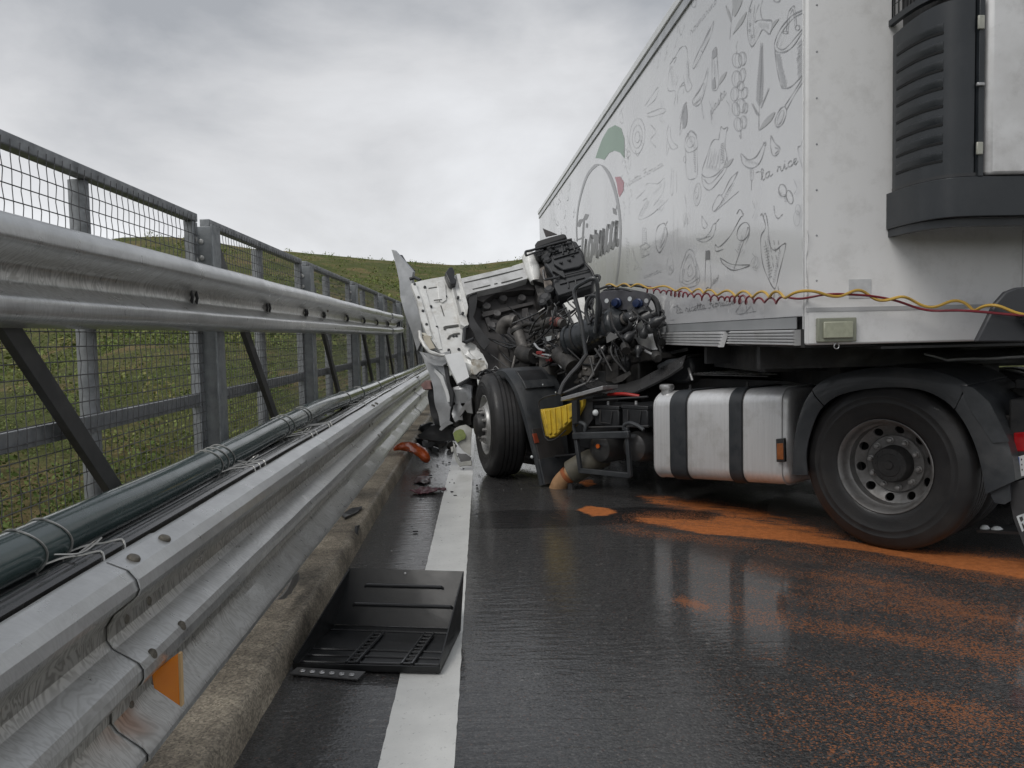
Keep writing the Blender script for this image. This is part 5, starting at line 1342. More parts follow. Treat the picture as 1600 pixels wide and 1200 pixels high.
mb = MB(); mb.tube([gy(1590 + 1.2 * k + 7 * math.cos(k * 1.25), 492 + k * .75, yB - .03 + .02 * math.sin(k * 1.25)) for k in range(40)], .006, 6); obj('coiled_cable', mb, black_pl, tk)
tbo('cross_bar', frame_m, -.85, -.55, -2.3, -.35, 1.02, 1.08)
mb = MB(); slabT(mb, [(1575, 608), (1590, 604), (1640, 612), (1640, 622), (1595, 622)], -.45, .2); obj('bracket', mb, engine_m, tk, bevel=.01)
mb = MB(); slabT(mb, [(1538, 640), (1560, 648), (1600, 650), (1640, 648), (1640, 660), (1560, 660)], -.12, .1); obj('bracket', mb, engine_m, tk, bevel=.01)

# fuel tank
def tank_ring(a, z0, z1, b0, b1, r, grow=0.0, n=6):
    pts = []
    for (b, z, t0) in ((b0 - r, z1 - r, 0), (b1 + r, z1 - r, 90), (b1 + r, z0 + r, 180), (b0 - r, z0 + r, 270)):
        for k in range(n + 1):
            t = math.radians(t0 + 90 * k / n); pts.append(tl(a, b + (r + grow) * math.cos(t), z + (r + grow) * math.sin(t)))
    return pts
def tz(a): t = (1.95 - a) / 1.3; return .222 + .09 * t, .913 + .098 * t
rings = []
for a, g in ((1.948, -.035), (1.945, -.015), (1.93, -.004), (1.90, 0), (1.0, 0), (.86, 0), (.80, -.004), (.765, -.02), (.75, -.05), (.745, -.09)):
    z0, z1 = tz(a); rings.append(tank_ring(a, z0, z1, -.05, -.66, .11, g))
tank = obj('fuel_tank', MB().loft(rings), tank_m, tk, angle=40)
for a_ in (.80, 1.915):
    z0, z1 = tz(a_); r1 = [tank_ring(a_ + d_, z0, z1, -.05, -.66, .11, g) for d_, g in ((-.007, -.004), (-.003, .004), (.003, .004), (.007, -.004))]
    obj('weld_seam', MB().loft(r1, False), tank_m, tank, angle=40)
for a_ in (1.68, 1.165):
    z0, z1 = tz(a_); obj('strap_bolt', MB().lathe(tl(a_, -.20, z1 + .008), Z, [(0, .018), (.012, .018), (.014, .010), (.04, .010), (.04, 0)], 8), frame_m, tank)
for a0, a1 in ((1.61, 1.755), (1.115, 1.215)):
    r1 = []
    for a, g in ((a0, .001), (a0, .011), (a1, .011), (a1, .001)):
        z0, z1 = tz(a); r1.append(tank_ring(a, z0, z1, -.05, -.66, .11, g))
    obj('tank_strap', MB().loft(r1, False), strap_m, tank, angle=40)
for a0, a1 in ((1.60, 1.612), (1.754, 1.766), (1.107, 1.118), (1.212, 1.223)):
    r1 = []
    for a, g in ((a0, .001), (a0, .006), (a1, .006), (a1, .001)):
        z0, z1 = tz(a); r1.append(tank_ring(a, z0, z1, -.05, -.66, .11, g))
    obj('strap_edge', MB().loft(r1, False), frame_m, tank, angle=40)
cp = TP(1042, 612, -.14)
obj('filler_cap', MB().lathe(cp - Z * .03, Z, [(0, .045), (.05, .045), (.05, .056), (.068, .06), (.085, .056), (.09, .045), (.09, 0)], 22), alu_m, tank)
mb = MB(); slabT(mb, [(1212, 686), (1225, 685), (1226, 722), (1213, 722)], -.02, .03); sm = obj('side_marker', mb, frame_m, tk, bevel=.004)
mb = MB(); slabT(mb, [(1213.5, 693), (1223.5, 692.5), (1224, 718), (1214, 718)], -.015, .006); obj('lens', mb, amber_m, sm, bevel=.002)
tbo('tank_bracket', frame_m, 1.80, 1.9, -.80, -.64, .30, .75); tbo('tank_bracket', frame_m, 1.2, 1.3, -.80, -.64, .30, .8)

rings = []
for a, g in ((2.0, -.05), (1.96, 0), (.95, 0), (.90, -.05)):
    z0, z1 = tz(a); rings.append(tank_ring(a, z0, z1, -1.80, -2.42, .11, g))
obj('fuel_tank', MB().loft(rings), tank_m, tk, angle=40)  # unseen right-hand tank, added to block the bright road beyond
tbo('occluder_box', black_pl, 2.1, 3.1, -2.42, -1.8, .28, 1.0, bevel=.03)  # unseen dark box added as an occluder on the far side
tbo('occluder_front', engine_m, 2.15, 2.95, -1.35, -.75, .24, .80, bevel=.06); tbo('occluder_rear', engine_m, .9, 1.8, -1.55, -.86, .34, .735, bevel=.06)  # unseen bodies added below the frame to keep the underside dark
for a0, a1 in ((.60, .72), (-.72, -.60)): tbo('spring_hanger', frame_m, a0, a1, -.9, -.7, .5, .738)
mb = MB()
PR_ = [p - L * 2.56 for p in PO]; PRi = [p - L * 2.56 for p in PI]
obj('mudguard', MB().loft([[o + L * .0, o + L * .64, n_ * .3 + o * .7 + L * .62, n_ * .3 + o * .7] for o, n_ in zip(PR_, PRi)]), dark_pl, tk, angle=45)  # unseen right-hand mudguard, added to block the bright view behind
tbo('shade_plate', black_pl, 2.75, 3.25, -.60, -.56, .30, 1.05); tbo('shade_plate', black_pl, 3.2, 4.4, -.72, -.66, .45, 1.0); tbo('shade_flap', black_pl, 3.05, 4.7, -.66, -.62, .04, 1.02)  # black plates added in the wheel well, standing in for its shade

# batteries, air tanks and their frame
for u0, u1, k in ((929, 967, 0), (972, 1012, 1)):
    a, b = TP(u0, 636, -.12), TP(u1, 668, -.12); qa, qb = (a - A).dot(U), (b - A).dot(U)
    bt = tbo('battery', black_pl, qb, qa, -.5, -.12, b[2], a[2] - .01, bevel=.01)
    mb = MB(); tb(mb, qb - .006, qa + .006, -.505, -.115, a[2] - .012, a[2] + .022); obj('lid', mb, black_pl, bt, bevel=.006)
    m_ = (qa + qb) / 2; mb = MB(); mb.tube([tl(m_ + .07, -.118, a[2] - .02), tl(m_ + .06, -.105, a[2] - .13), tl(m_ - .06, -.105, a[2] - .13), tl(m_ - .07, -.118, a[2] - .02)], .007, 6); obj('handle', mb, frame_m, bt)
    mb = MB(); mb.lathe(tl(m_ + .05, -.2, a[2] + .02), Z, [(0, .014), (.03, .012), (.03, 0)], 10); obj('terminal', mb, alu_m, bt)
mb = MB(); mb.tube(smooth_pts([tl(2.55, -.2, .87), tl(2.35, -.17, .885), tl(2.2, -.2, .87)], 5), .014, 8); obj('battery_cable', mb, red_m, tk)
mb = MB(); mb.tube([TP(918, 626, -.1), TP(1012, 620, -.1)], .010, 6); mb.tube([TP(920, 668, -.08), TP(1014, 666, -.08)], .012, 6); obj('rail', mb, frame_m, tk, kind='stuff')
for u, v, r in ((941, 700, .135), (995, 698, .135)):
    c = TP(u, v, -.16)
    obj('air_tank', MB().lathe(c, L, [(-.75, .0), (-.74, r * .6), (-.68, r), (-.02, r), (.035, r * .86), (.062, r * .5), (.072, .012), (.072, 0)], 26), M('air_tank_paint', (0.036, 0.036, 0.037), (0.05, 0.049, 0.048), 10, .3, coat=.4) if u < 950 else bpy.data.materials['air_tank_paint'], tk)
pg = TP(935, 697, -.075); obj('drain_plug', MB().lathe(pg, L, [(0, .02), (.012, .02), (.014, .012), (.014, 0)], 12), orange_dot, tk)
def tub(name, pts, r, mat=frame_m, b=-.03, n=8, sm=0, parent=None):
    q = [TP(p[0], p[1], p[2] if len(p) > 2 else b) for p in pts]
    return obj(name, MB().tube(smooth_pts(q, sm) if sm else q, r, n), mat, parent or tk)
mb = MB()
def bar(mb, p, q, w, d): 
    c = (p + q) / 2; t = q - p; ln = np.linalg.norm(t); t /= ln; e = np.cross(L, t); return mb.box(c, (t, e, L), (ln / 2, w, d))
mb = MB(); bar(mb, TP(896, 681, -.02), TP(984, 679, -.02), .030, .02); obj('guard_bar', mb, dark_pl, tk, bevel=.008)
for p, q, w in (((900, 684), (907, 735), .018), ((979, 668), (985, 745), .018), ((905, 735), (985, 743), .022)):
    mb = MB(); bar(mb, TP(*p, -.03), TP(*q, -.03), w, .016); obj('guard_bar', mb, dark_pl, tk, bevel=.005)
tub('guard_hoop', [(898, 676), (897, 664), (905, 660), (914, 664), (914, 674)], .017, dark_pl, sm=4); tub('guard_hoop', [(975, 672), (976, 664), (985, 661), (998, 666), (1006, 672)], .017, dark_pl, sm=4)
mb = MB(); slabT(mb, [(912, 624), (926, 621), (926, 655), (914, 672), (903, 655)], -.1, .3); obj('support_plate', mb, frame_m, tk)
mb = MB(); mb.dome(TP(931, 645, -.1), L, .03, .03, 10); obj('connector', mb, label_m, tk)

# exhaust
obj('exhaust_sleeve', MB().tube(smooth_pts([TP(945, 712, -.35), TP(920, 722, -.2), TP(893, 738, -.12)], 5), [.10] * 4 + [.108] * 3 + [.112] * 4, 20), exh_m, tk)
eb = obj('exhaust_outlet', MB().tube(smooth_pts([TP(899, 734, -.12), TP(886, 743, -.09), TP(877, 752, -.07), TP(870, 767, -.06)], 5), [.072] * 5 + [.075] * 6 + [.078] * 5, 20, False), tan_m, tk)
obj('clamp', MB().tube(smooth_pts([TP(890.5, 740, -.1), TP(888, 742, -.095), TP(885.5, 744, -.09)], 4), .083, 20, False), M('orange_rust', (.34, .10, .03), (.22, .07, .025), 20, .6), eb)
mb = MB(); mb.tube([TP(871, 765, -.06), TP(870.4, 766, -.06)], .070, 18); obj('pipe_bore', mb, M('bore_black', (.01, .009, .008), None, 8, .9), eb)  # near-black disc set inside the pipe mouth
mb = MB(); slabT(mb, [(886, 752), (893, 757), (896, 775), (889, 776)], -.06, .03); obj('bracket', mb, frame_m, tk)

# front wheel arch
OA = [TP(u, v, .0) for u, v in [(776, 583), (786, 581), (797, 592), (808, 612), (818, 640), (827, 672), (835, 702), (843, 735), (848, 758)]]
OA = smooth_pts(OA, 4)
rings = []
for i, o in enumerate(OA):
    t = OA[min(i + 1, len(OA) - 1)] - OA[max(i - 1, 0)]; t /= np.linalg.norm(t); nrm = np.cross(L, t)
    nrm *= np.sign(nrm.dot(-U + Z * .5)); k = i / (len(OA) - 1); wdt = .56 - .12 * max(0, k - .35) / .65 * 2
    rings.append([o - nrm * .03 + L * .012, o + nrm * .012 + L * .012, o + nrm * .030 - L * .03, o + nrm * .034 - L * wdt * .5, o + nrm * .028 - L * wdt, o - L * wdt, o - L * .03, o - nrm * .03])
fa_ = obj('front_mudguard', MB().loft(rings), dark_pl, tk, angle=45)
def arch(i0, i1, w0, w1, lift, name, mat, par, th=.012):
    R_ = []
    for i in range(i0, i1 + 1):
        t = OA[min(i + 1, len(OA) - 1)] - OA[max(i - 1, 0)]; t /= np.linalg.norm(t); nrm = np.cross(L, t); nrm *= np.sign(nrm.dot(-U + Z * .5))
        a, b = OA[i] + nrm * (.033 + lift) - L * w0, OA[i] + nrm * (.033 + lift) - L * w1; R_.append([a, b, b - nrm * th, a - nrm * th])
    return obj(name, MB().loft(R_), mat, par, angle=40, bevel=.003)
arch(6, 11, .10, .44, .006, 'guard_panel', black_pl, fa_); arch(10, 12, .08, .46, .02, 'guard_ledge', dark_pl, fa_, .02)
arch(20, 26, -.0, .34, .008, 'guard_patch', M('sooty_plastic', (.045, .041, .04), (.03, .028, .027), 12, .6), fa_); arch(26, 32, -.015, .42, .016, 'guard_extension', dark_pl, fa_, .02)
arch(21, 23, -.014, .04, .014, 'reflector', M('dull_red_reflector', (.30, .06, .025), (.2, .04, .02), 12, .4), fa_)
mb = MB(); mb.dome(TP(831, 714, .03), L, .016, .012, 10); obj('bolt', mb, label_m, fa_)
for u, v in ((846, 601), (821, 607), (866, 613)): obj('bolt', MB().dome(TP(u, v, -.22) - U * .02, -U, .009, .006, 8), label_m, fa_)
# yellow wheel chocks in their holder
def chock(pts, b):
    mb = MB(); slabT(mb, pts, b, .17); return obj('wheel_chock', mb, yellow_m, tk, bevel=.008)
CH = [(851, 641), (863, 637.5), (876, 635), (888, 631), (894, 629), (894.5, 656), (886, 664), (876, 673), (868, 682), (860, 684)]
chock([(843, 640), (846, 639), (857, 683), (852, 682)], -.02); chock([(847, 640), (850, 640), (860, 685), (857, 684)], -.03)
c2 = chock(CH, -.045)
for i, (u0, u1) in enumerate(((852, 858), (861, 866), (870, 875), (879, 884), (888, 893))):
    vt = 641 - (u0 - 851) * .27; vb = 683 - max(0, u0 - 862) * .95
    mb = MB(); slabT(mb, [(u0, vt + 1), (u1, vt - .5), (u1 + 3 - i * .4, vb - 6 - i * .5), (u0 + 5 - i, vb - 3)], -.028, .02); obj('rib', mb, yellow_m, c2, bevel=.006)
mb = MB(); slabT(mb, [(899, 627), (911, 624), (910, 634), (901, 652)], -.06, .15); obj('wheel_chock', mb, yellow_m, tk, bevel=.008)
tub('holder_wire', [(842, 638), (842, 628), (848, 622), (860, 618), (870, 616)], .008, frame_m, .0, sm=4); tub('holder_wire', [(843, 640), (852, 684), (868, 686), (884, 672)], .007, frame_m, .01, sm=3)
mb = MB(); slabT(mb, [(893, 627), (901, 625), (902, 660), (894, 664)], -.0, .04); obj('holder_post', mb, black_pl, tk)
tub('bar', [(848, 715), (900, 710)], .012, black_pl, -.2)
# grated step above the chocks
SA, SB_, SC_, SD = TP(876, 621, -.02), TP(941, 603, -.02), TP(948, 605.5, -.16), TP(872, 617, -.2)
e1 = SB_ - SA; wv = -L * .20
st = obj('step_grating', MB().prism([SA, SB_, SB_ + wv, SA + wv], -Z * .035), alu_m, tk, bevel=.004)
for i in range(9):
    for j in range(2):
        if i == 4: continue
        c = SA + e1 * (.08 + i * .105) + wv * (.3 + .42 * j); obj('perforation', MB().lathe(c + Z * .0005, Z, [(0, .013), (.003, .016), (.003, .011), (-.004, .009), (-.004, 0)], 10), black_pl, st)
mb = MB(); c = SA + e1 * .5 + wv * .5; mb.box(c + Z * .003, (e1 / np.linalg.norm(e1), L, Z), (.012, .1, .004)); obj('clip', mb, black_pl, st)

# grab rails behind the engine
tub('grab_rail', [(916, 555, -.32), (912, 530, -.32), (907, 497, -.32), (898, 462, -.32), (900, 450, -.32), (909, 443, -.32), (926, 435, -.34), (932, 440, -.36), (934, 458, -.38), (933, 490, -.4), (930, 520, -.42)], .020, dark_pl, sm=4)
tub('grab_rail', [(917, 553, -.32), (905, 570, -.28), (893, 583, -.22), (880, 600, -.12), (874, 616, -.08)], .020, M('grey_tube', (.09, .09, .092), (.06, .06, .062), 10, .4, metal=.3), sm=3)
tub('grab_rail', [(921, 506, -.42), (916, 490, -.42), (917, 474, -.42), (924, 463, -.42), (932, 464, -.44), (938, 478, -.46), (937, 496, -.48)], .018, dark_pl, sm=4)
tub('cable', [(875, 617, -.1), (905, 603, -.2), (935, 592, -.3)], .012, black_pl, sm=3); tub('strut', [(922, 560, -.3), (928, 585, -.25), (915, 600, -.2)], .010, frame_m); tub('strut', [(936, 540, -.4), (956, 580, -.4)], .010, frame_m); tub('strut', [(918, 598, -.2), (940, 560, -.35), (930, 545, -.4)], .012, frame_m)
# black trough of the torn wheel arch
lo = [(905, 594), (918, 606), (938, 614), (965, 617), (992, 613), (1020, 600), (1046, 586), (1066, 572)]
hi = [(916, 586), (936, 598), (955, 601), (975, 600), (1000, 592), (1022, 580), (1050, 566), (1072, 554)]
rings = []
for (u, v), (u2, v2) in zip(lo, hi):
    a, b = TP(u, v, -.42), TP(u2, v2, -.52); c = b - L * .75 + Z * .02
    rings.append([a, b, c, c - Z * .012, b - Z * .012 - L * .01, a - Z * .015 - L * .012])
obj('torn_wheel_arch', MB().loft(rings), M('glossy_black', (.034, .034, .035), (.05, .05, .051), 5, .22, .36, coat=.5, dirt=(.08, .075, .07), dirt_amt=.3), tk, angle=45)
mb = MB(); mb.prism([TP(u, v, -.50) + Z * .006 for u, v in [(954, 596), (974, 586), (984, 581), (986, 586), (972, 597), (960, 600)]], Z * .004); obj('arch_plate', mb, M('grey_plate', (.17, .165, .16), (.11, .105, .1), 12, .5), tk)
mb = MB(); rings = []
for u, v in ((905, 592), (930, 590), (960, 580), (1000, 566), (1040, 556), (1075, 548)):
    a = TP(u, v, -.75); rings.append([a, a + Z * .03, a + Z * .03 - L * .5, a - L * .5])
obj('cross_panel', mb.loft(rings), black_pl, tk)
mb = MB(); slabT(mb, [(1022, 571), (1040, 562), (1078, 556), (1083, 574), (1076, 598), (1060, 600), (1040, 596)], -.62, .5); obj('black_cowl', mb, dark_pl, tk, bevel=.03)
tub('torn_strip', [(1076, 576, -.55), (1079, 585, -.5), (1082, 594, -.5)], .012, alu_m)
# air filter
f0, f1 = TP(893, 536, -.55), TP(976, 502, -.62); fx = (f1 - f0) / np.linalg.norm(f1 - f0); fl_ = np.linalg.norm(f1 - f0)
prof = [(0, 0), (0, .165), (.01, .176), (.045, .176), (.05, .160), (.12, .157)]
for k in range(7):
    x = .13 + k * (fl_ - .26) / 7; prof += [(x, .157), (x + .012, .1595), (x + .028, .1595), (x + .04, .157)]
prof += [(fl_ - .12, .164), (fl_ - .08, .170), (fl_ - .06, .16), (fl_ - .03, .12), (fl_, .085), (fl_, 0)]
af = obj('air_filter', MB().lathe(f0, fx, prof, 40), M('filter_plastic', (.016, .019, .022), (.024, .028, .032), 8, .32, .45, coat=.3), tk, angle=40)
obj('end_ring', MB().lathe(f0 - fx * .012, fx, [(0, .08), (-.004, .10), (-.004, .15), (.004, .168), (.02, .178)], 36), black_pl, af)
mb = MB(); q = f0 + fx * fl_ * .62; e_ = TP(957, 524, -.4); mb.prism([TP(u, v, -.37) for u, v in [(947, 527), (953, 519), (960, 522), (966, 527), (948, 536)]], -L * .006); obj('sticker', mb, M('grey_sticker', (.14, .14, .14), None, 10, .5), af)
for k, s_ in enumerate((.18, .80)): obj('clamp_band', MB().lathe(f0 + fx * fl_ * s_, fx, [(-.012, .155), (-.012, .166), (.012, .166), (.012, .155)], 36), frame_m, af)
tub('intake_elbow', [(968, 504, -.6), (980, 497, -.58), (990, 492, -.62), (996, 484, -.7)], .052, black_pl, n=14, sm=4); tub('hose_clamp', [(977, 499, -.585), (979.5, 497.5, -.582)], .060, M('clamp_steel', (.3, .28, .26), None, 20, .35, metal=.7), n=16)
tub('hose', [(975, 518, -.5), (984, 512, -.45), (985, 500, -.45), (979, 492, -.5)], .022, black_pl, sm=4); tub('hose', [(976, 540, -.4), (978, 548, -.35)], .04, engine_m)
# bracket plate with air couplings
BP = Fr(TP(935, 470, -.60), TP(1030, 480, -.72), TP(935, 500, -.60))
mb = MB(); slab(mb, [(933, 463), (940, 455), (962, 453), (985, 452), (1010, 457), (1018, 463), (1012, 478), (1004, 486), (978, 484), (962, 486), (936, 482)], BP, 0, .02); bpl = obj('coupling_bracket', mb, M('bracket_paint', (.075, .075, .085), (.05, .05, .058), 10, .5), tk, bevel=.005)
for u, v in ((965, 473), (998, 474)):
    c = BP(u, v, .012); obj('coupling_cap', MB().lathe(c, BP.n, [(0, .045), (.02, .045), (.025, .036), (.06, .034), (.062, .02), (.062, 0)], 16), blue_m, bpl)
for u, v in ((948, 470), (984, 467), (1010, 470)):
    c = BP(u, v, .001); obj('bright_hole', MB().lathe(c, BP.n, [(0, .022), (.002, .022), (.002, 0)], 12), label_m if u != 1010 else silver_pnt, bpl)
tub('handle_loop', [(1002, 486, -.8), (1000, 470, -.8), (1006, 463, -.8), (1018, 464, -.8), (1026, 473, -.8), (1029, 490, -.8), (1024, 510, -.78), (1020, 530, -.75), (1030, 556, -.7)], .028, black_pl, sm=4)
tub('handle_loop', [(1028, 486, -.8), (1037, 487, -.8), (1038, 498, -.8), (1036, 504, -.8), (1028, 503, -.8)], .016, black_pl, sm=3)
tub('strut', [(1017, 495, -.7), (1024, 525, -.68), (1034, 555, -.66)], .02, frame_m); tub('strut', [(1026, 500, -.75), (1036, 545, -.7)], .014, frame_m)
for (a, b, r) in (((944, 455), (972, 452), .016), ((950, 450), (1000, 458), .012), ((936, 452), (962, 447), .012), ((972, 446), (1016, 450), .014)): tub('air_line', [(a[0], a[1], -.7), ((a[0] + b[0]) / 2, (a[1] + b[1]) / 2 - 2, -.66), (b[0], b[1], -.7)], r, black_pl, sm=3)
# crumpled bright heat shield and dark lumps under the bracket
mb = MB(); mb.prism([TP(u, v, -.55) for u, v in [(986, 527), (997, 509), (1004, 503), (1012, 514), (1019, 517), (1024, 540), (1028, 546), (1014, 544), (998, 536)]], -L * .006); obj('heat_shield', mb, alu_m, tk, crumple=(.03, 9, 4))
mb = MB(); mb.prism([TP(u, v, -.5) for u, v in [(980, 493), (988, 497), (997, 506), (990, 504)]], -L * .01); obj('bent_bracket', mb, silver_pnt, tk)
for k, (u, v, r) in enumerate(((1004, 490, .09), (1013, 496, .08), (990, 486, .07), (975, 487, .06), (945, 492, .07), (1006, 506, .06), (984, 552, .06), (998, 560, .09), (960, 555, .10), (940, 563, .08))):
    c = TP(u, v, -.72); d = np.array([math.sin(k * 2.1), math.cos(k * 1.7), .5]); d /= np.linalg.norm(d)
    obj('valve_body', MB().lathe(c - d * r, d, [(0, 0), (0, r * .8), (r * .5, r), (r * 1.4, r * .95), (r * 1.5, r * .5), (r * 2, r * .45), (r * 2, 0)], 12), black_pl, tk)
mb = MB(); slabT(mb, [(970, 548), (985, 540), (1030, 552), (1036, 560), (1000, 566), (975, 570)], -.6, .4); obj('tray', mb, engine_m, tk, bevel=.01)
tub('bright_strip', [(1008, 548, -.5), (1020, 554, -.45), (1027, 557, -.45)], .012, alu_m)

CF = Fr(gy(650, 443, 9.15), gy(835, 400, 9.75), gy(735, 600, 8.45))
def c1b(x, y): return (610 + x / 5.454, 380 + y / 5.454)
# engine: block, sump, manifolds, hoses
eng = tbo('engine_block', engine_m, 2.55, 4.35, -1.6, -.62, .85, 1.28, bevel=.02)
tbo('rocker_cover', engine_m, 2.75, 4.2, -1.35, -.8, 1.282, 1.46, bevel=.03, parent=eng)
for k in range(6): tbo('injector', pipe_gr, 2.9 + k * .22, 3.0 + k * .22, -.80, -.70, 1.29, 1.40, parent=eng)
for k in range(5): tbo('casting', pipe_gr if k % 2 else engine_m, 2.7 + k * .3, 2.86 + k * .3, -.62, -.5, .95 + .05 * (k % 3), 1.2, bevel=.015, parent=eng)
def tE(name, pts, r, mat, n=14, sm=5): return tub(name, pts, r, mat, n=n, sm=sm)
tE('charge_pipe', [(783, 519, -.6), (786, 508, -.6), (793, 502, -.62), (802, 503, -.66)], .065, pipe_gr)
tE('pipe_flange', [(801, 502.7, -.655), (804, 503.5, -.665)], .078, pipe_gr, sm=0)
tE('charge_pipe', [(806, 512, -.6), (810, 520, -.6), (815, 535, -.58), (821, 553, -.55)], .060, pipe_gr); tE('pipe_flange', [(807, 515, -.6), (808.5, 519, -.6)], .072, engine_m, sm=0)
tE('turbo_body', [(814, 550, -.55), (824, 556, -.52), (836, 556, -.5)], .085, engine_m)
tE('coolant_pipe', [(812, 513, -.7), (826, 506, -.66), (840, 508, -.62), (852, 503, -.6)], .026, engine_m); tE('coolant_pipe', [(812, 514, -.68), (828, 518, -.62), (846, 512, -.6)], .018, engine_m)
h = tE('silicone_hose', [(848, 508, -.6), (857, 503, -.6), (866, 502, -.6), (880, 506, -.6)], .046, pipe_gr)
for s_ in range(5): tE('red_band', [(863.5 + s_ * 2.6, 502 + .45 * s_, -.6), (865.2 + s_ * 2.6, 502.3 + .45 * s_, -.6)], .0485, M('red_hose_band', (.26, .085, .075), (.2, .07, .06), 12, .5) if s_ == 0 else bpy.data.materials['red_hose_band'], sm=0)
mb = MB(); slabT(mb, [(848, 522), (866, 515), (882, 518), (884, 540), (872, 552), (852, 548)], -.62, .3); eb2 = obj('control_unit', mb, M('grey_casting', (.085, .083, .08), (.055, .053, .05), 10, .5), tk, bevel=.02)
mb = MB(); slabT(mb, [(849.5, 527), (862, 524.5), (860, 535), (848.5, 535)], -.612, .006); obj('sticker', mb, label_m, eb2)
tE('starter_motor', [(873, 553, -.5), (888, 566, -.45), (896, 575, -.42)], .085, engine_m)
tE('fuel_line', [(835, 537, -.5), (842, 545, -.48), (852, 548, -.48)], .012, silver_pnt, 8); tE('fuel_line', [(838, 558, -.5), (848, 554, -.48), (864, 558, -.45), (878, 575, -.4)], .010, silver_pnt, 8)
tE('fuel_line', [(826, 548, -.5), (840, 556, -.46), (858, 560, -.44)], .010, pipe_gr, 8)
for (u, v, w_) in ((842, 551, 5), (856, 562, 4.5), (848, 556, 3)):
    mb = MB(); slabT(mb, [(u - w_, v - 2), (u + w_, v - 3), (u + w_ - 1, v + 3), (u - w_ + 1, v + 3)], -.47, .05); obj('red_fitting', mb, M('dull_red', (.24, .03, .03), (.16, .02, .02), 20, .5) if u == 842 else bpy.data.materials['dull_red'], tk, bevel=.005)
for k in range(16):
    u, v = 842 + rng.random() * 75, 536 + rng.random() * 56; b = -.45 - rng.random() * .2
    du, dv = rng.normal(0, 22), rng.normal(0, 14)
    tub('cable', [(u, v, b), (u + du * .5 + 4, v + dv * .5 + 5, b + .05), (u + du, min(598, v + dv), b)], .007 + .007 * rng.random(), [black_pl, engine_m, frame_m][k % 3], n=6, sm=4)
small = [M('dusty_metal', (.14, .13, .12), (.08, .075, .07), 14, .55, metal=.2), M('oily_black', (.012, .012, .013), (.022, .022, .022), 10, .25, coat=.4), pipe_gr, engine_m]
for k in range(46):
    u, v = 826 + rng.random() * 100, 520 + rng.random() * 74; b = -.40 - rng.random() * .22; c = TP(u, v, b); r = .012 + .03 * rng.random() ** 2
    d = rng.normal(size=3); d /= np.linalg.norm(d)
    if k % 3: obj('fitting', MB().lathe(c, d, [(-r, 0), (-r, r * .7), (-r * .3, r), (r * .6, r * .9), (r * 1.2, r * .5), (r * 2, r * .45), (r * 2, 0)], 10), small[k % 4], tk)
    else: m = MB(); e = np.cross(d, Z); e /= np.linalg.norm(e); m.box(c, (d, e, np.cross(d, e)), (r * 1.8, r * .9, r * .35)); obj('bracket', m, small[(k // 3) % 4], tk, bevel=.003)
for k in range(34):
    u, v = 930 + rng.random() * 105, 496 + rng.random() * 74; b = -.42 - rng.random() * .2; c = TP(u, v, b); r = .015 + .035 * rng.random(); d = rng.normal(size=3); d /= np.linalg.norm(d)
    obj('fitting', MB().lathe(c, d, [(-r, 0), (-r, r * .7), (-r * .3, r), (r * .6, r * .9), (r * 1.2, r * .5), (r * 2, r * .45), (r * 2, 0)], 10), [small[1], black_pl, engine_m][k % 3], tk)
for k in range(30):
    u, v = 850 + rng.random() * 160, 470 + rng.random() * 70; du, dv = rng.normal(0, 26), 18 + rng.random() * 40; b = -.40 - rng.random() * .25
    tub('cable', [(u, v, b), (u + du * .4 + rng.normal(0, 6), v + dv * .45, b + .06), (u + du, min(592, v + dv), b + .02)], .006 + .006 * rng.random(), [small[1], black_pl, frame_m][k % 3], n=6, sm=4)
for k in range(14):
    a_ = CF(*c1b(760 + rng.random() * 450, 520 + rng.random() * 420), .02); e_ = TP(820 + rng.random() * 90, 505 + rng.random() * 60, -.6); m_ = (a_ + e_) / 2 - Z * (.05 + .22 * rng.random())
    obj('cable', MB().tube(smooth_pts([a_, m_, e_], 6), .006 + .006 * rng.random(), 6), [small[1], black_pl][k % 2], tk)
tE('support_stay', [(806, 552, -.5), (803, 566, -.45), (800, 578, -.42)], .014, pipe_gr, 8, 0)
tbo('gearbox', engine_m, 1.6, 2.5, -1.5, -.9, .55, 1.0, bevel=.05); tbo('sump', engine_m, 2.6, 4.2, -1.5, -.75, .45, .848, bevel=.04)

# ------------------------------------------------------------------ the cab, tilted forward on its nose: we look at its underside
CF = Fr(gy(650, 443, 9.15), gy(835, 400, 9.75), gy(735, 600, 8.45))
c1 = crop(610, 380, 5.454)
cab = obj('cab_shell', MB().loft([[CF(u, v, -.22) for u, v in c1([(180, 360), (600, 300), (1130, 200), (1200, 560), (830, 1040), (600, 1130), (300, 800)])], [CF(u, v, -.22) + ray(740, 530) * 1.05 * 1.0 - Z * .25 for u, v in c1([(260, 420), (600, 380), (1060, 300), (1080, 560), (800, 900), (600, 950), (360, 760)])]]), silver_pnt, tk, crumple=(.06, 2.5, 3))
def cp_(name, pts, mat, off, th, cr=(.010, 7, 3), par=cab, fr=CF, cc=c1, bevel=0): 
    m = MB(); slab(m, cc(pts), fr, off, th); return obj(name, m, mat, par, crumple=cr, angle=40, bevel=bevel)
cp_('floor_pan', [(172, 348), (260, 320), (470, 280), (500, 300), (560, 520), (620, 700), (640, 860), (700, 850), (760, 905), (800, 1000), (830, 1072), (720, 1110), (560, 1000), (440, 950), (330, 800), (262, 640), (225, 480)], white_floor, .0, .03)
cp_('floor_edge', [(172, 345), (215, 338), (262, 470), (300, 600), (352, 790), (320, 800), (262, 650), (228, 480)], white_floor, .03, .03, (.006, 7, 2))
cp_('floor_rib', [(268, 395), (300, 388), (345, 560), (400, 720), (440, 900), (410, 905), (350, 740)], white_floor, .014, .02, (.004, 7, 2))
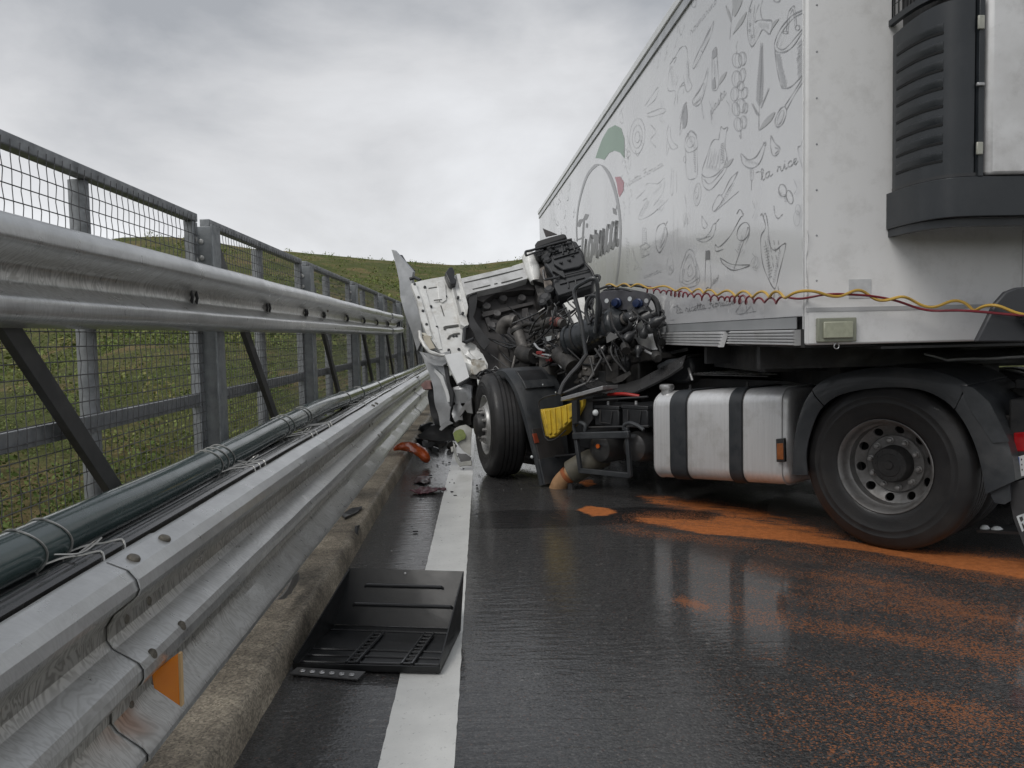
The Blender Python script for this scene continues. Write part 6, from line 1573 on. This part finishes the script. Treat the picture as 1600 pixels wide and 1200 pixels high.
cp_('pressed_panel', [(395, 330), (440, 315), (470, 350), (478, 480), (440, 505), (412, 480)], white_floor, .016, .016, (.003, 7, 1), bevel=.006)
cp_('chassis_leg', [(505, 290), (560, 268), (610, 470), (668, 690), (640, 715), (600, 690), (545, 480)], white_floor, .07, .07, (.006, 6, 2))
cp_('chassis_leg', [(562, 262), (592, 258), (625, 390), (662, 540), (655, 600), (625, 520)], white_floor, .10, .08, (.006, 6, 2))
cp_('leg_groove', [(522, 350), (546, 345), (605, 600), (590, 612)], M('grey_shade_paint', (.40, .40, .39), (.33, .33, .32), 8, .45), .076, .006, (.002, 6, 1))
cp_('latch', [(468, 250), (500, 205), (530, 200), (548, 240), (545, 290), (566, 310), (560, 345), (520, 350), (500, 330), (485, 290)], black_pl, .14, .10, None, bevel=.01)
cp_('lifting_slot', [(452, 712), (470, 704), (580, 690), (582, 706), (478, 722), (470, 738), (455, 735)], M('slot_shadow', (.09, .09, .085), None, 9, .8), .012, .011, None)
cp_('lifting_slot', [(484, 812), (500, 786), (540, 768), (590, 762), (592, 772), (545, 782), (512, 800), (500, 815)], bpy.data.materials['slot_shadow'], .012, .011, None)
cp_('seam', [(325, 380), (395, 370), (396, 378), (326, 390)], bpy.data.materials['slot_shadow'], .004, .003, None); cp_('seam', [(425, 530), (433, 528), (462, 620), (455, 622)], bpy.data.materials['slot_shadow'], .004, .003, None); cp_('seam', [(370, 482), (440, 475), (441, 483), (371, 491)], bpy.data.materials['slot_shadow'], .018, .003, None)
for x, y in ((292, 382), (344, 548), (392, 722), (238, 470), (275, 585), (306, 700), (205, 358), (575, 470), (615, 605), (495, 918), (580, 912), (535, 802), (560, 800), (470, 462), (760, 960), (745, 745), (690, 985), (775, 1000)):
    u, v = c1([(x, y)])[0]; o_ = .104 if x in (575, 615) else (.034 if x in (238, 275, 306, 205) else .01)
    obj('bolt', MB().lathe(CF(u, v, o_ - .02), CF.n, [(0, .016), (.024, .016), (.026, .010), (.026, 0)], 10), black_pl, cab)
cp_('rear_beam', [(600, 300), (800, 255), (1130, 178), (1160, 200), (1170, 300), (1000, 350), (740, 410), (650, 440), (625, 380)], M('beam_paint', (.68, .685, .685), (.56, .565, .565), 6, .35, coat=.3, dirt=(.25, .23, .2), dirt_amt=.4), .13, .16, (.005, 5, 2))
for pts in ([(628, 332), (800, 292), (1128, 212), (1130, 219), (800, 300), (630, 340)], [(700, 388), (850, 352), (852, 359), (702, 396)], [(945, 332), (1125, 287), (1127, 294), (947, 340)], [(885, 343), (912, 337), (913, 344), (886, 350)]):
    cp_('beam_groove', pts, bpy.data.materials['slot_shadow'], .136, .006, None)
cp_('beam_top', [(1010, 215), (1040, 195), (1130, 165), (1140, 185), (1020, 222)], white_floor, .10, .1, None)
obj('corner_post', MB().tube([CF(*c1([(1175, 110)])[0], .16), CF(*c1([(1215, 225)])[0], .16), CF(*c1([(1240, 330)])[0], .14)], [.085, .088, .07], 16), white_floor, cab, crumple=(.012, 8, 1))
obj('corner_brace', MB().tube([CF(*c1([(1255, 200)])[0], .15), CF(*c1([(1290, 290)])[0], .15)], [.05, .05], 10), M('brown_metal', (.22, .17, .14), (.14, .11, .09), 12, .5), cab)
# dark engine tunnel: recessed box with bosses
TUN = [(640, 440), (720, 405), (900, 370), (1170, 300), (1260, 330), (1340, 620), (1360, 860), (1200, 1080), (960, 1180), (790, 1140), (700, 940), (640, 790), (630, 600)]
cp_('engine_tunnel', TUN, tunnel_m, -.10, .03, (.012, 5, 3))
cp_('tunnel_wall', [(735, 408), (1170, 305), (1220, 320), (1225, 400), (1120, 395), (900, 425), (790, 500), (740, 480)], tunnel_m, .02, .10, (.01, 6, 2))
cp_('tunnel_flap', [(718, 358), (735, 400), (740, 470), (700, 620), (790, 760), (855, 825), (800, 905), (720, 800), (685, 700), (660, 590), (665, 470), (700, 415)], M('black_flap', (.02, .02, .021), (.03, .03, .031), 8, .6), .10, .03, (.02, 5, 3))
cp_('tunnel_ridge', [(775, 612), (800, 585), (1030, 535), (1215, 495), (1220, 520), (1040, 560), (790, 630)], tunnel_m, -.04, .05, (.006, 6, 2))
cp_('tunnel_ridge', [(1120, 560), (1170, 550), (1190, 690), (1130, 700)], tunnel_m, -.05, .05, (.006, 6, 2)); cp_('tunnel_ridge', [(780, 570), (830, 610), (880, 720), (840, 740)], tunnel_m, -.06, .04, (.006, 6, 2))
for x, y, r in ((815, 555, 1), (955, 488, 1), (1115, 485, 1), (860, 718, .95), (1180, 640, .95), (905, 618, .9), (1030, 640, .7)):
    u, v = c1([(x, y)])[0]; rr = .048 * r
    obj('boss', MB().lathe(CF(u, v, -.09), CF.n, [(0, rr * 1.1), (.05, rr), (.055, rr * .85), (.05, rr * .6), (.05, 0)], 18), M('boss_plastic', (.12, .115, .115), (.08, .077, .077), 14, .6) if x == 815 else bpy.data.materials['boss_plastic'], cab)
cp_('tunnel_panel', [(920, 860), (990, 850), (1040, 1060), (950, 1075)], pipe_gr, .0, .06, (.02, 6, 2)); cp_('tunnel_panel', [(1000, 850), (1080, 800), (1110, 900), (1060, 1040)], engine_m, .03, .06, (.02, 6, 2))
tq = [(655, 715), (632, 730), (625, 840), (640, 845), (700, 820), (700, 812)]
obj('step_bracket', MB().tube([CF(*p, .12) for p in c1(tq)], .022, 8), black_pl, cab)
# bent lower door sill, torn insulation, white bracket
cp_('bright_bracket', [(462, 952), (600, 930), (640, 1030), (672, 1140), (575, 1195), (520, 1090)], white_clean, .16, .03, (.004, 6, 2))
obj('sill_lip', MB().tube(smooth_pts([CF(u, v, .10) for u, v in c1([(248, 752), (256, 800), (278, 855), (325, 915), (395, 948), (462, 955)])], 5), .020, 8), white_floor, cab, crumple=(.012, 12, 1))
cp_('torn_insulation', [(250, 756), (290, 764), (350, 800), (345, 812), (285, 790)], foam_m, .07, .04, (.02, 12, 3))
cp_('inner_sill', [(270, 790), (345, 795), (385, 900), (330, 905), (285, 850)], M('tan_liner', (.50, .47, .39), (.42, .38, .30), 9, .7), .09, .02, (.02, 9, 2))
cp_('crumpled_corner', [(640, 900), (760, 905), (830, 1072), (800, 1130), (690, 1120), (660, 1010)], white_floor, .05, .06, (.05, 9, 4))
cp_('crumpled_corner', [(610, 890), (690, 855), (745, 905), (770, 985), (700, 1010), (640, 960)], white_floor, .07, .03, (.05, 10, 4))
cp_('crumpled_corner', [(680, 990), (790, 1000), (835, 1075), (760, 1120), (690, 1090)], M('scuffed_paint', (.50, .49, .45), (.30, .27, .22), 14, .5, lo=.42, hi=.6), .09, .03, (.05, 10, 4))
# side of the cab hanging over the guardrail
SD_ = Fr(gy(650, 600, 8.75), gy(705, 610, 8.55), gy(680, 680, 8.55)); c3 = crop(600, 560, 5.454)
def sp(name, pts, mat, off=0, th=.02, cr=(.015, 6, 3), bevel=0): return cp_(name, pts, mat, off, th, cr, cab, SD_, c3, bevel)
sp('door_skin', [(300, -60), (360, -40), (440, -20), (520, -30), (530, 60), (560, 230), (600, 330), (570, 420), (555, 560), (505, 560), (478, 575), (440, 420), (415, 240), (375, 110), (335, 10)], silver_pnt, .0, .025)
sp('sill_return', [(330, -50), (400, 5), (470, 10), (480, -40), (560, -60), (555, 20), (500, 60), (430, 60), (370, 20)], silver_pnt, .10, .05, (.02, 7, 3))
sp('door_frame', [(430, 80), (505, 150), (545, 270), (560, 370), (535, 370), (520, 290), (480, 180), (425, 110)], white_clean, .035, .02)
sp('black_seal', [(508, 62), (535, 60), (562, 200), (592, 300), (578, 400), (560, 410), (556, 330), (540, 230)], black_pl, .06, .03, (.006, 6, 2))
sp('crushed_panel', [(600, 240), (700, 225), (745, 240), (740, 300), (660, 330), (600, 330), (585, 290)], silver_pnt, .02, .03, (.03, 8, 4)); sp('crushed_panel', [(610, 150), (720, 140), (750, 230), (640, 260)], engine_m, -.06, .03, (.03, 8, 3))
sp('crushed_panel', [(560, 420), (640, 330), (720, 320), (750, 350), (745, 560), (640, 590), (560, 560)], engine_m, -.10, .04, (.03, 7, 3)); sp('vent_strip', [(625, 205), (735, 168), (740, 180), (640, 240)], black_pl, .06, .02, None)
sp('bent_bracket', [(690, 380), (745, 340), (750, 480), (700, 470), (680, 440), (640, 500), (630, 470), (650, 420)], M('grey_bracket', (.30, .30, .30), (.2, .2, .2), 10, .45, metal=.3), .05, .02, (.02, 7, 3))
sp('bumper_remnant', [(398, 200), (440, 260), (470, 400), (478, 560), (430, 560), (395, 470), (375, 330)], black_pl, -.06, .05, (.03, 6, 3)); sp('torn_lamp', [(310, 215), (350, 190), (398, 200), (396, 260), (330, 265)], M('pinkish_plastic', (.34, .20, .18), (.22, .13, .12), 16, .5), .0, .06, (.03, 9, 3))
sp('lower_bumper', [(380, 560), (480, 560), (560, 560), (640, 590), (600, 700), (470, 720), (330, 700), (300, 660)], black_pl, -.08, .06, (.05, 6, 4))
sp('crushed_backing', [(540, 160), (620, 120), (760, 120), (800, 260), (780, 600), (640, 640), (560, 600), (545, 400)], engine_m, -.16, .05, (.05, 5, 4))
sp('crushed_panel', [(560, 290), (640, 250), (740, 262), (752, 330), (690, 372), (600, 380)], silver_pnt, .03, .02, (.05, 8, 4)); sp('crushed_panel', [(590, 400), (650, 372), (690, 420), (668, 520), (610, 545), (572, 480)], silver_pnt, -.02, .02, (.05, 9, 4))
sp('crushed_panel', [(560, 60), (650, 40), (740, 60), (770, 130), (700, 160), (610, 150)], white_floor, .0, .03, (.05, 9, 4))
for k in range(9):
    pts = [(742 + rng.random() * 14, 586 + rng.random() * 10)]
    for j in range(4): pts.append((pts[-1][0] + 4 + rng.random() * 10, 584 + rng.normal(0, 6)))
    obj('wiring', MB().tube(smooth_pts([gy(u, v, 8.15 + .2 * rng.random()) for u, v in pts], 4), .008 + .005 * rng.random(), 6), black_pl, cab)
sp('grey_shard', [(470, 600), (500, 545), (560, 525), (590, 545), (520, 590), (490, 610)], silver_pnt, .05, .015, (.02, 7, 2))
# the wing of the roof deflector standing up on the far left
fr_ = Fr(gy(613, 391, 9.6), gy(642, 443, 9.35), gy(655, 520, 9.2))
cp_('roof_deflector', [(612.4, 391), (616, 391.5), (626, 403), (645, 424), (643, 436), (645, 447), (652, 470), (657, 500), (660, 530), (652, 548), (643, 520), (632, 490), (626, 465), (624, 440)], silver_pnt, 0, .04, (.01, 3, 3), cab, fr_, lambda x: x)
cp_('deflector_edge', [(622, 400), (626, 398), (632, 408), (646, 422), (644, 426), (630, 412)], black_pl, -.06, .03, None, cab, fr_, lambda x: x)
obj('deflector_arm', MB().tube([gy(640, 436, 9.3), gy(648, 434, 9.3), gy(657, 438, 9.2)], .02, 8), black_pl, cab)
# black rear corner of the cab with its storage box, upper right
BX = Fr(gy(835, 375, 9.45), gy(925, 395, 9.25), gy(890, 460, 8.95)); c2_ = crop(780, 350, 4.8)
def bp2(name, pts, mat, off=0, th=.05, cr=None, bevel=.006, par=None): 
    m = MB(); slab(m, c2_(pts), BX, off, th); return obj(name, m, mat, par or cab, crumple=cr, angle=40, bevel=bevel)
box_m = M('storage_box_plastic', (.020, .022, .025), (.030, .032, .036), 6, .4, .55, coat=.15)
sb = bp2('storage_box', [(330, 200), (420, 160), (540, 118), (580, 130), (632, 212), (650, 290), (690, 350), (718, 420), (700, 470), (600, 500), (445, 545), (408, 490), (400, 380), (340, 300)], box_m, 0, .45, None, .02)
bp2('raised_panel', [(420, 160), (545, 122), (600, 205), (410, 262), (390, 200)], box_m, .02, .02, par=sb); bp2('raised_panel', [(405, 275), (615, 215), (640, 290), (600, 320), (480, 345), (410, 300)], box_m, .045, .045, par=sb, bevel=.012)
bp2('raised_panel', [(415, 430), (690, 360), (706, 410), (690, 455), (445, 535), (412, 470)], box_m, .02, .02, par=sb); bp2('side_lug', [(400, 300), (440, 345), (480, 350), (500, 395), (490, 405), (420, 360), (398, 350)], black_pl, .05, .05, par=sb)
for pts in ([(500, 140), (520, 215)], [(545, 130), (568, 200)], [(470, 150), (480, 225)], [(400, 225), (612, 165)], [(420, 400), (690, 335)], [(455, 450), (640, 400)], [(520, 480), (516, 440)], [(580, 460), (572, 420)]):
    (x0, y0), (x1, y1) = pts; m = MB(); m.tube([BX(*c2_([(x0, y0)])[0], .03), BX(*c2_([(x1, y1)])[0], .03)], .010, 6); obj('rib', m, box_m, sb)
for k, (x, y) in enumerate(((400, 180), (405, 215), (500, 155), (510, 190), (430, 205), (545, 245), (460, 300), (520, 280))):
    m = MB(); u, v = c2_([(x, y)])[0]; m.box(BX(u, v, .03), (U, BX.n, np.cross(U, BX.n)), (.03, .03, .016)); obj('clip', m, black_pl, sb, bevel=.005)
bp2('headrest_pad', [(265, 150), (285, 125), (380, 95), (480, 68), (500, 78), (512, 105), (420, 135), (275, 182)], M('black_pad', (.008, .008, .009), (.012, .012, .013), 6, .5), .05, .25, bevel=.02)
bp2('black_flag', [(325, 30), (345, 38), (438, 76), (350, 96)], M('brown_black', (.035, .03, .03), None, 8, .6), .0, .012)
for pts, r in (([(205, 238), (197, 220), (203, 206), (240, 198), (330, 172), (440, 140), (545, 115)], .015), ([(205, 238), (240, 225), (330, 195)], .010), ([(718, 390), (745, 388), (752, 405), (740, 430), (722, 420)], .018), ([(330, 345), (338, 410), (360, 415), (440, 400)], .014), ([(650, 300), (690, 345), (715, 400)], .014)):
    m = MB(); m.tube(smooth_pts([BX(*p, .06) for p in c2_(pts)], 3), r, 8); obj('tube_rail', m, black_pl, cab)
bp2('inner_frame', [(240, 220), (330, 200), (345, 300), (400, 390), (410, 480), (380, 520), (330, 440), (260, 420), (250, 300)], engine_m, -.12, .25, (.03, 5, 3), 0)
bp2('inner_bracket', [(300, 330), (335, 320), (345, 400), (400, 440), (405, 500), (360, 520), (330, 430)], M('sandy_metal', (.20, .17, .145), (.13, .11, .095), 9, .55), -.02, .05, (.03, 6, 3), 0)
for k, (x, y, r) in enumerate(((350, 240, .07), (300, 230, .06), (365, 280, .05), (385, 200, .05), (380, 500, .06), (350, 560, .07), (330, 600, .05))):
    u, v = c2_([(x, y)])[0]; obj('hinge_lump', MB().lathe(BX(u, v, -.02), BX.n + U * .3, [(-.06, 0), (-.06, r), (.03, r), (.05, r * .6), (.05, 0)], 12), black_pl, cab)
bp2('dark_side', [(270, 430), (340, 440), (420, 520), (470, 600), (500, 720), (430, 740), (350, 700), (280, 560)], engine_m, -.2, .2, (.04, 5, 3), 0)
bp2('white_panel', [(485, 595), (540, 570), (640, 548), (652, 620), (662, 705), (560, 745), (530, 690)], white_floor, -.06, .03, (.006, 6, 2), 0)
bp2('seal_strip', [(470, 600), (490, 600), (560, 740), (540, 748)], black_pl, -.02, .03)
obj('wiring', MB().tube(smooth_pts([BX(*p, .08) for p in c2_([(640, 545), (690, 530), (745, 500), (700, 560), (650, 640), (690, 700)])], 4), .012, 6), black_pl, cab)
for k in range(12):
    pts = [(400 + rng.random() * 330, 520 + rng.random() * 160)]; x, y = pts[0]; pts += [(x + rng.normal(0, 40), y + 40), (x + rng.normal(0, 70), y + 90 + rng.random() * 60)]
    q = [TP(*p, -.75) for p in c2_(pts)]; obj('cable', MB().tube(smooth_pts(q, 4), .008, 6), black_pl, tk)

# ------------------------------------------------------------------ air hoses stretched along the trailer
def hose_path(pts, amp, pitch, wave):
    """pts: (u, v, world point maker) -> helix round the path"""
    p = smooth_pts(pts, 24); out = []; s_ = 0
    for i in range(len(p)):
        t = p[min(i + 1, len(p) - 1)] - p[max(i - 1, 0)]; t /= np.linalg.norm(t) + 1e-9
        if i: s_ += np.linalg.norm(p[i] - p[i - 1])
        e1 = np.cross(t, Z); e1 /= np.linalg.norm(e1); e2 = np.cross(e1, t); a = amp(s_) ; ph = 2 * math.pi * wave(s_)
        out.append(p[i] + a * (e1 * math.cos(ph) * .6 + e2 * math.sin(ph)))
    return out
def resample(p, d):
    p = np.array(p); seg = np.linalg.norm(np.diff(p, axis=0), axis=1); s_ = np.concatenate([[0], np.cumsum(seg)]); q = np.arange(0, s_[-1], d)
    return [np.array([np.interp(x, s_, p[:, k]) for k in range(3)]) for x in q]
yp = [TP(948, 446, -.72), gy(990, 446, 7.0), RP(1060, 452, .10), RP(1120, 457, .07), RP(1190, 460, .06), RP(1250, 460, .06), FP(1330, 458, .11), FP(1400, 468, .12), FP(1450, 474, .14), FP(1500, 476, .20), gy(1560, 484, 3.86), gy(1640, 486, 3.84)]
yp = resample(smooth_pts(yp, 10), .012)
def helix(p, amp, pitch, r, n=7):
    out = []; s_ = 0; ph = 0
    for i in range(len(p)):
        t = p[min(i + 1, len(p) - 1)] - p[max(i - 1, 0)]; t /= np.linalg.norm(t) + 1e-9; u_ = i / len(p)
        ph += 2 * math.pi * .012 / pitch(u_); e1 = np.cross(t, Z); e1 /= np.linalg.norm(e1); e2 = np.cross(e1, t)
        out.append(p[i] + amp(u_) * (e1 * math.cos(ph) * .5 + e2 * math.sin(ph)))
    return MB().tube(out, r, n)
yh = obj('yellow_air_hose', helix(yp, lambda u: .013 + .007 * u, lambda u: .36 - .10 * u + .09 * math.sin(u * 37) * math.sin(u * 11), .0080), yel_hose, label='wavy yellow air hose stretched along the trailer side', cat='air hose', group='air hoses stretched along the trailer')
rp_ = [TP(1006, 452, -.72), RP(1060, 459, .10), RP(1110, 465, .07), RP(1180, 469, .06), RP(1235, 468, .06), FP(1290, 458, .10), FP(1340, 462, .11), FP(1400, 470, .12), FP(1450, 483, .15), gy(1520, 488, 3.88), gy(1640, 492, 3.83)]
rp_ = resample(smooth_pts(rp_, 10), .012)
obj('red_air_hose', helix(rp_, lambda u: .019 * max(0, min(1, (.75 - u) * 6)) * (.75 + .4 * math.sin(u * 40)) + .006, lambda u: .14 + .05 * math.sin(u * 23) if u < .66 else .55, .0065), red_hose, label='dark red coiled air hose hanging just under the yellow one', cat='air hose', group='air hoses stretched along the trailer')

# ------------------------------------------------------------------ things lying on the road
def lying(name, mb, mat, label, cat, **k): return obj(name, mb, mat, label=label, cat=cat, **k)


t0 = np.array([-.52, 3.5, .004])
ty = thing('storage_tray', 'empty black plastic storage tray lying open on the white edge line', 'tray', t0)
tray_m = M('tray_plastic', (.006, .0065, .007), (.011, .012, .013), 5, .3, .5, 0, .1, 60, coat=.12, dirt=(.025, .025, .025), dirt_amt=.35)
FLt, FRt = gz(458, 1046, .012), gz(688, 1052, .012)
BRt = gz(720, 985, .012); BLt = BRt + (FLt - FRt) * 1.02 + np.array([.02, .02, 0])
yb = BRt[1]; TRt = gy(725, 893, yb + .14); TLt = TRt + (BLt - BRt) * .93 + (FLt - BLt) * .0 + np.array([0, 0, .004])
mb = MB(); mb.prism([FLt, FRt, BRt, BLt], Z * .008); fl_o = obj('floor', mb, tray_m, ty)
def quad(name, a, b, c, d, th=.006): n_ = np.cross(b - a, d - a); n_ /= np.linalg.norm(n_); return obj(name, MB().prism([a, b, c, d], n_ * th), tray_m, ty)
up3 = Z * .009
bw = quad('back_wall', BLt + up3, BRt + up3, TRt, TLt); quad('side_wall', FRt + up3 + Z * .004, FRt + up3 + Z * .03, TRt, BRt + up3); quad('side_wall', FLt + up3 + Z * .004, BLt + up3, TLt, FLt + up3 + Z * .03)
quad('front_lip', FLt + up3, FRt + up3, FRt + up3 + Z * .02, FLt + up3 + Z * .02)
def onb(s_, t_, off=.012):
    p = (BLt + up3) * (1 - s_) * (1 - t_) + (BRt + up3) * s_ * (1 - t_) + TRt * s_ * t_ + TLt * (1 - s_) * t_; n_ = np.cross(BRt - BLt, TLt - BLt); n_ /= np.linalg.norm(n_); n_ *= np.sign(n_[1]) * -1; return p + n_ * off
rib_m = M('tray_rib', (.022, .023, .025), (.03, .031, .033), 5, .25, coat=.4)
for s0, s1, t_ in ((.18, .84, .70), (.12, .93, .36)):
    obj('rib', MB().tube([onb(s0, t_ - .03, 0), onb(s0 + .015, t_), onb(s1 - .015, t_), onb(s1, t_ - .03, 0)], .008, 8), rib_m, bw)
def onf(s_, t_, z=.012): return FLt * (1 - s_) * (1 - t_) + FRt * s_ * (1 - t_) + BRt * s_ * t_ + BLt * (1 - s_) * t_ + Z * z
for t_ in (.12, .26, .40, .86): obj('rib', MB().tube([onf(.02, t_, .010), onf(.98, t_, .010)], .0055, 6), rib_m, fl_o)
for s_ in (.38, .76):
    for ds in (-.035, .035): obj('slotted_rail', MB().tube([onf(s_ + ds, .08, .018), onf(s_ + ds + .03, .8, .018)], .007, 6), rib_m, fl_o)
    for k in range(9): obj('rung', MB().tube([onf(s_ - .035 + .003 * k, .1 + k * .082, .017), onf(s_ + .035 + .003 * k, .1 + k * .082, .017)], .005, 6), rib_m, fl_o)
p = onb(.5, .93, .004); obj('bolt', MB().dome(p, (0, -1, .2), .007, .006, 8), alu_m, bw)
SPp = [gz(452, 1054, .01), gz(558, 1063, .01), gz(571, 1051, .02), gz(465, 1044, .02)]
sp_o = lying('perforated_strip', MB().prism(SPp, Z * .005), M('strip_grey', (.10, .10, .10), (.07, .07, .07), 20, .4, metal=.2), 'grey perforated strip lying against the front edge of the black tray', 'strip')
for k in range(6):
    c = SPp[0] * .5 + SPp[3] * .5 + (SPp[1] - SPp[0]) * (.14 + .145 * k) + Z * .006
    obj('raised_hole', MB().lathe(c, Z, [(0, .013), (.004, .011), (.004, .006), (.001, .005), (.001, 0)], 10), alu_m, sp_o)
# orange lamp lens on the kerb
ol = [gz(616, 702, .17), gz(626, 698, .19), gz(640, 698, .19), gz(654, 704, .17), gz(664, 714, .11), gz(668, 721, .05)]
lying('broken_lens', MB().tube(smooth_pts(ol, 4), [.018, .03, .036, .04, .044, .048, .052, .056, .06, .062, .063, .063, .063, .062, .06, .057, .054, .05, .045, .038, .02][:len(smooth_pts(ol, 4))], 10), orange_lens, 'orange red piece of broken lamp hanging over the kerb edge', 'lamp piece', crumple=(.012, 14, 1))
def rag(name, x0, x1, y0, y1, mat, label, cat, h, seed):
    nx, ny = 30, 22; mb = MB(); idx = {}
    for i in range(nx):
        for j in range(ny):
            a_, b_ = i / (nx - 1) * 2 - 1, j / (ny - 1) * 2 - 1; ang = math.atan2(b_, a_); rr = math.hypot(a_, b_)
            if rr > .62 + .34 * mnoise.noise(Vector((math.cos(ang) * 1.3, math.sin(ang) * 1.3, seed))): continue
            x, y = x0 + (x1 - x0) * i / (nx - 1), y0 + (y1 - y0) * j / (ny - 1)
            f = mnoise.noise(Vector((x * 9, y * 4, seed))) + .5 * mnoise.noise(Vector((x * 21, y * 11, seed)))
            idx[i, j] = len(mb.v); mb.v.append((x + .02 * f, y, .010 + h * abs(f) ** .7))
    for (i, j) in list(idx):
        q = [(i, j), (i + 1, j), (i + 1, j + 1), (i, j + 1)]
        if all(k in idx for k in q): mb.f.append(tuple(idx[k] for k in q))
    used = sorted({k for f in mb.f for k in f}); m_ = {k: i for i, k in enumerate(used)}; mb.v = [mb.v[k] for k in used]; mb.f = [tuple(m_[k] for k in f) for f in mb.f]
    o = lying(name, mb, mat, label, cat); sm_ = o.modifiers.new('thickness', 'SOLIDIFY'); sm_.thickness = .006
    return o


rag('maroon_cloth', -.78, -.26, 6.95, 7.45, cloth_m, 'wet maroon cloth crumpled on the road beside the edge line', 'cloth', .045, 2.0)
rag('maroon_scrap', -.76, -.46, 7.45, 8.15, M('dull_maroon', (.050, .024, .026), (.03, .017, .018), 8, .4, coat=.3), 'dull brownish maroon scrap just below the orange lamp piece', 'scrap', .03, 5.0)
# white plastic fragment with lime stain
wf = thing('plastic_fragment', 'broken white plastic fragment with a lime green patch leaning by the front wheel', 'plastic piece', gz(722, 725))
PFr = Fr(gy(706, 725, 8.35), gy(738, 725, 8.30), gy(722, 670, 8.45))
def pf(name, pts, mat, off=0, th=.02, cr=(.02, 8, 3)): 
    m = MB(); slab(m, c3(pts), PFr, off, th); return obj(name, m, mat, wf, crumple=cr, angle=40)
wpl = M('dirty_white_plastic', (.50, .50, .47), (.38, .38, .35), 10, .45, dirt=(.2, .19, .16), dirt_amt=.5)
pf('upper_piece', [(580, 640), (600, 600), (650, 570), (700, 565), (745, 600), (745, 700), (735, 830), (690, 790), (640, 740), (600, 700)], wpl)
pf('lime_patch', [(585, 640), (610, 620), (650, 605), (672, 615), (692, 660), (690, 690), (650, 700), (620, 725), (600, 690)], lime_m, .022, .01, (.02, 8, 2))
pf('lower_piece', [(580, 710), (600, 740), (620, 820), (650, 890), (740, 880), (745, 915), (640, 922), (615, 880), (595, 800)], wpl, .01)
pf('inner_piece', [(625, 800), (700, 810), (735, 850), (730, 885), (655, 885)], M('grey_insert', (.13, .13, .13), (.09, .09, .09), 8, .5), -.02)
pf('white_chip', [(565, 760), (585, 755), (592, 790), (572, 800)], wpl, .03)
mb = MB()
for k in range(210):
    x, y = (rng.uniform(-.8, .5), rng.uniform(6.9, 9.4)) if k < 185 else (rng.normal(-.55, .2), rng.uniform(4.9, 6.9))
    if x < -.83: continue
    r = .003 + .012 * rng.random() ** 3; a_ = rng.uniform(0, 6.28); c = np.array([x, y, .006]); q = [c + r * np.array([math.cos(a_ + t) * (.6 + .8 * rng.random()), math.sin(a_ + t) * (.6 + .8 * rng.random()), 0]) for t in (0, 1.6, 3.1, 4.7)]
    mb.prism(q, Z * r * (.4 + .5 * rng.random()))
obj('crumbs', mb, M('crumb_mix', (.012, .012, .013), (.45, .45, .44), 3, .3, lo=.56, hi=.6), kind='stuff', label='crumbs of broken glass and plastic scattered on the road', angle=0)
# black wreckage scraps in front of the cab, each its own piece
SCR = [((655, 690), .10, 'long thin black strip'), ((668, 684), .13, 'bent black bumper scrap'), ((682, 690), .12, 'black lamp socket'), ((693, 688), .09, 'dark blue black connector'), ((676, 675), .15, 'large folded black panel'), ((700, 680), .10, 'black clip with wires'), ((662, 676), .12, 'dull black grille piece'), ((690, 672), .14, 'grey black crushed bracket'), ((705, 694), .07, 'small black fitting'), ((672, 697), .08, 'small flat black shard'), ((683, 700), .06, 'tiny black splinter'), ((653, 682), .08, 'curled black rubber scrap')]
WH = ['nearest the kerb', 'under the torn door', 'below the cab corner', 'left of the white plastic fragment', 'behind the orange lamp piece', 'beside the front wheel', 'against the kerb face', 'under the cab sill', 'touching the white plastic fragment', 'in front of the wreckage', 'foremost in the wreckage', 'leaning on the kerb']
for k, ((u, v), s_, nm) in enumerate(SCR):
    c = gz(u, v + 8, .0) + Z * s_ * .5; mb = MB(); n_ = 5 + k % 3
    d = rng.normal(size=3); d /= np.linalg.norm(d); e1 = np.cross(d, (.3, .2, 1)); e1 /= np.linalg.norm(e1); e2 = np.cross(d, e1)
    pts = [c + s_ * (e1 * math.cos(6.283 * j / n_) * (1.2 + .5 * rng.random()) + e2 * math.sin(6.283 * j / n_) * (.35 + .5 * rng.random())) for j in range(n_)]
    zmin = min(p_[2] for p_ in pts); pts = [p_ - Z * (zmin - .006) for p_ in pts]
    lying('wreckage_scrap', mb.prism(pts, d * .02), [black_pl, dark_pl, engine_m][k % 3], nm + ' ' + WH[k], 'scrap', group='black wreckage scraps under the cab', crumple=(.035, 9, 3))
# flakes caught on the kerb under the rail
lying('kerb_scrap', MB().prism([gx(u, v, -.965) for u, v in [(437, 937), (448, 922), (458, 900), (466, 896), (468, 905), (456, 926), (446, 935)]], (-.01, 0, 0)), M('scrap_grey', (.22, .215, .205), (.15, .145, .14), 14, .5), 'grey torn strip of metal lying on the kerb under the guardrail', 'scrap', crumple=(.02, 10, 2))
lying('kerb_scrap', MB().prism([gz(u, v, .128) for u, v in [(533, 806), (550, 796), (566, 793), (560, 801), (540, 811)]], Z * .012), black_pl, 'small black rubber scrap on the kerb top below the rail', 'scrap', crumple=(.012, 14, 2))
lying('kerb_scrap', MB().prism([gx(u, v, -.88) for u, v in [(555, 822), (559, 820), (559, 833), (555, 838)]], (.012, 0, 0)), black_pl, 'small black flake stuck on the kerb face past the tray', 'scrap', crumple=(.01, 14, 1))
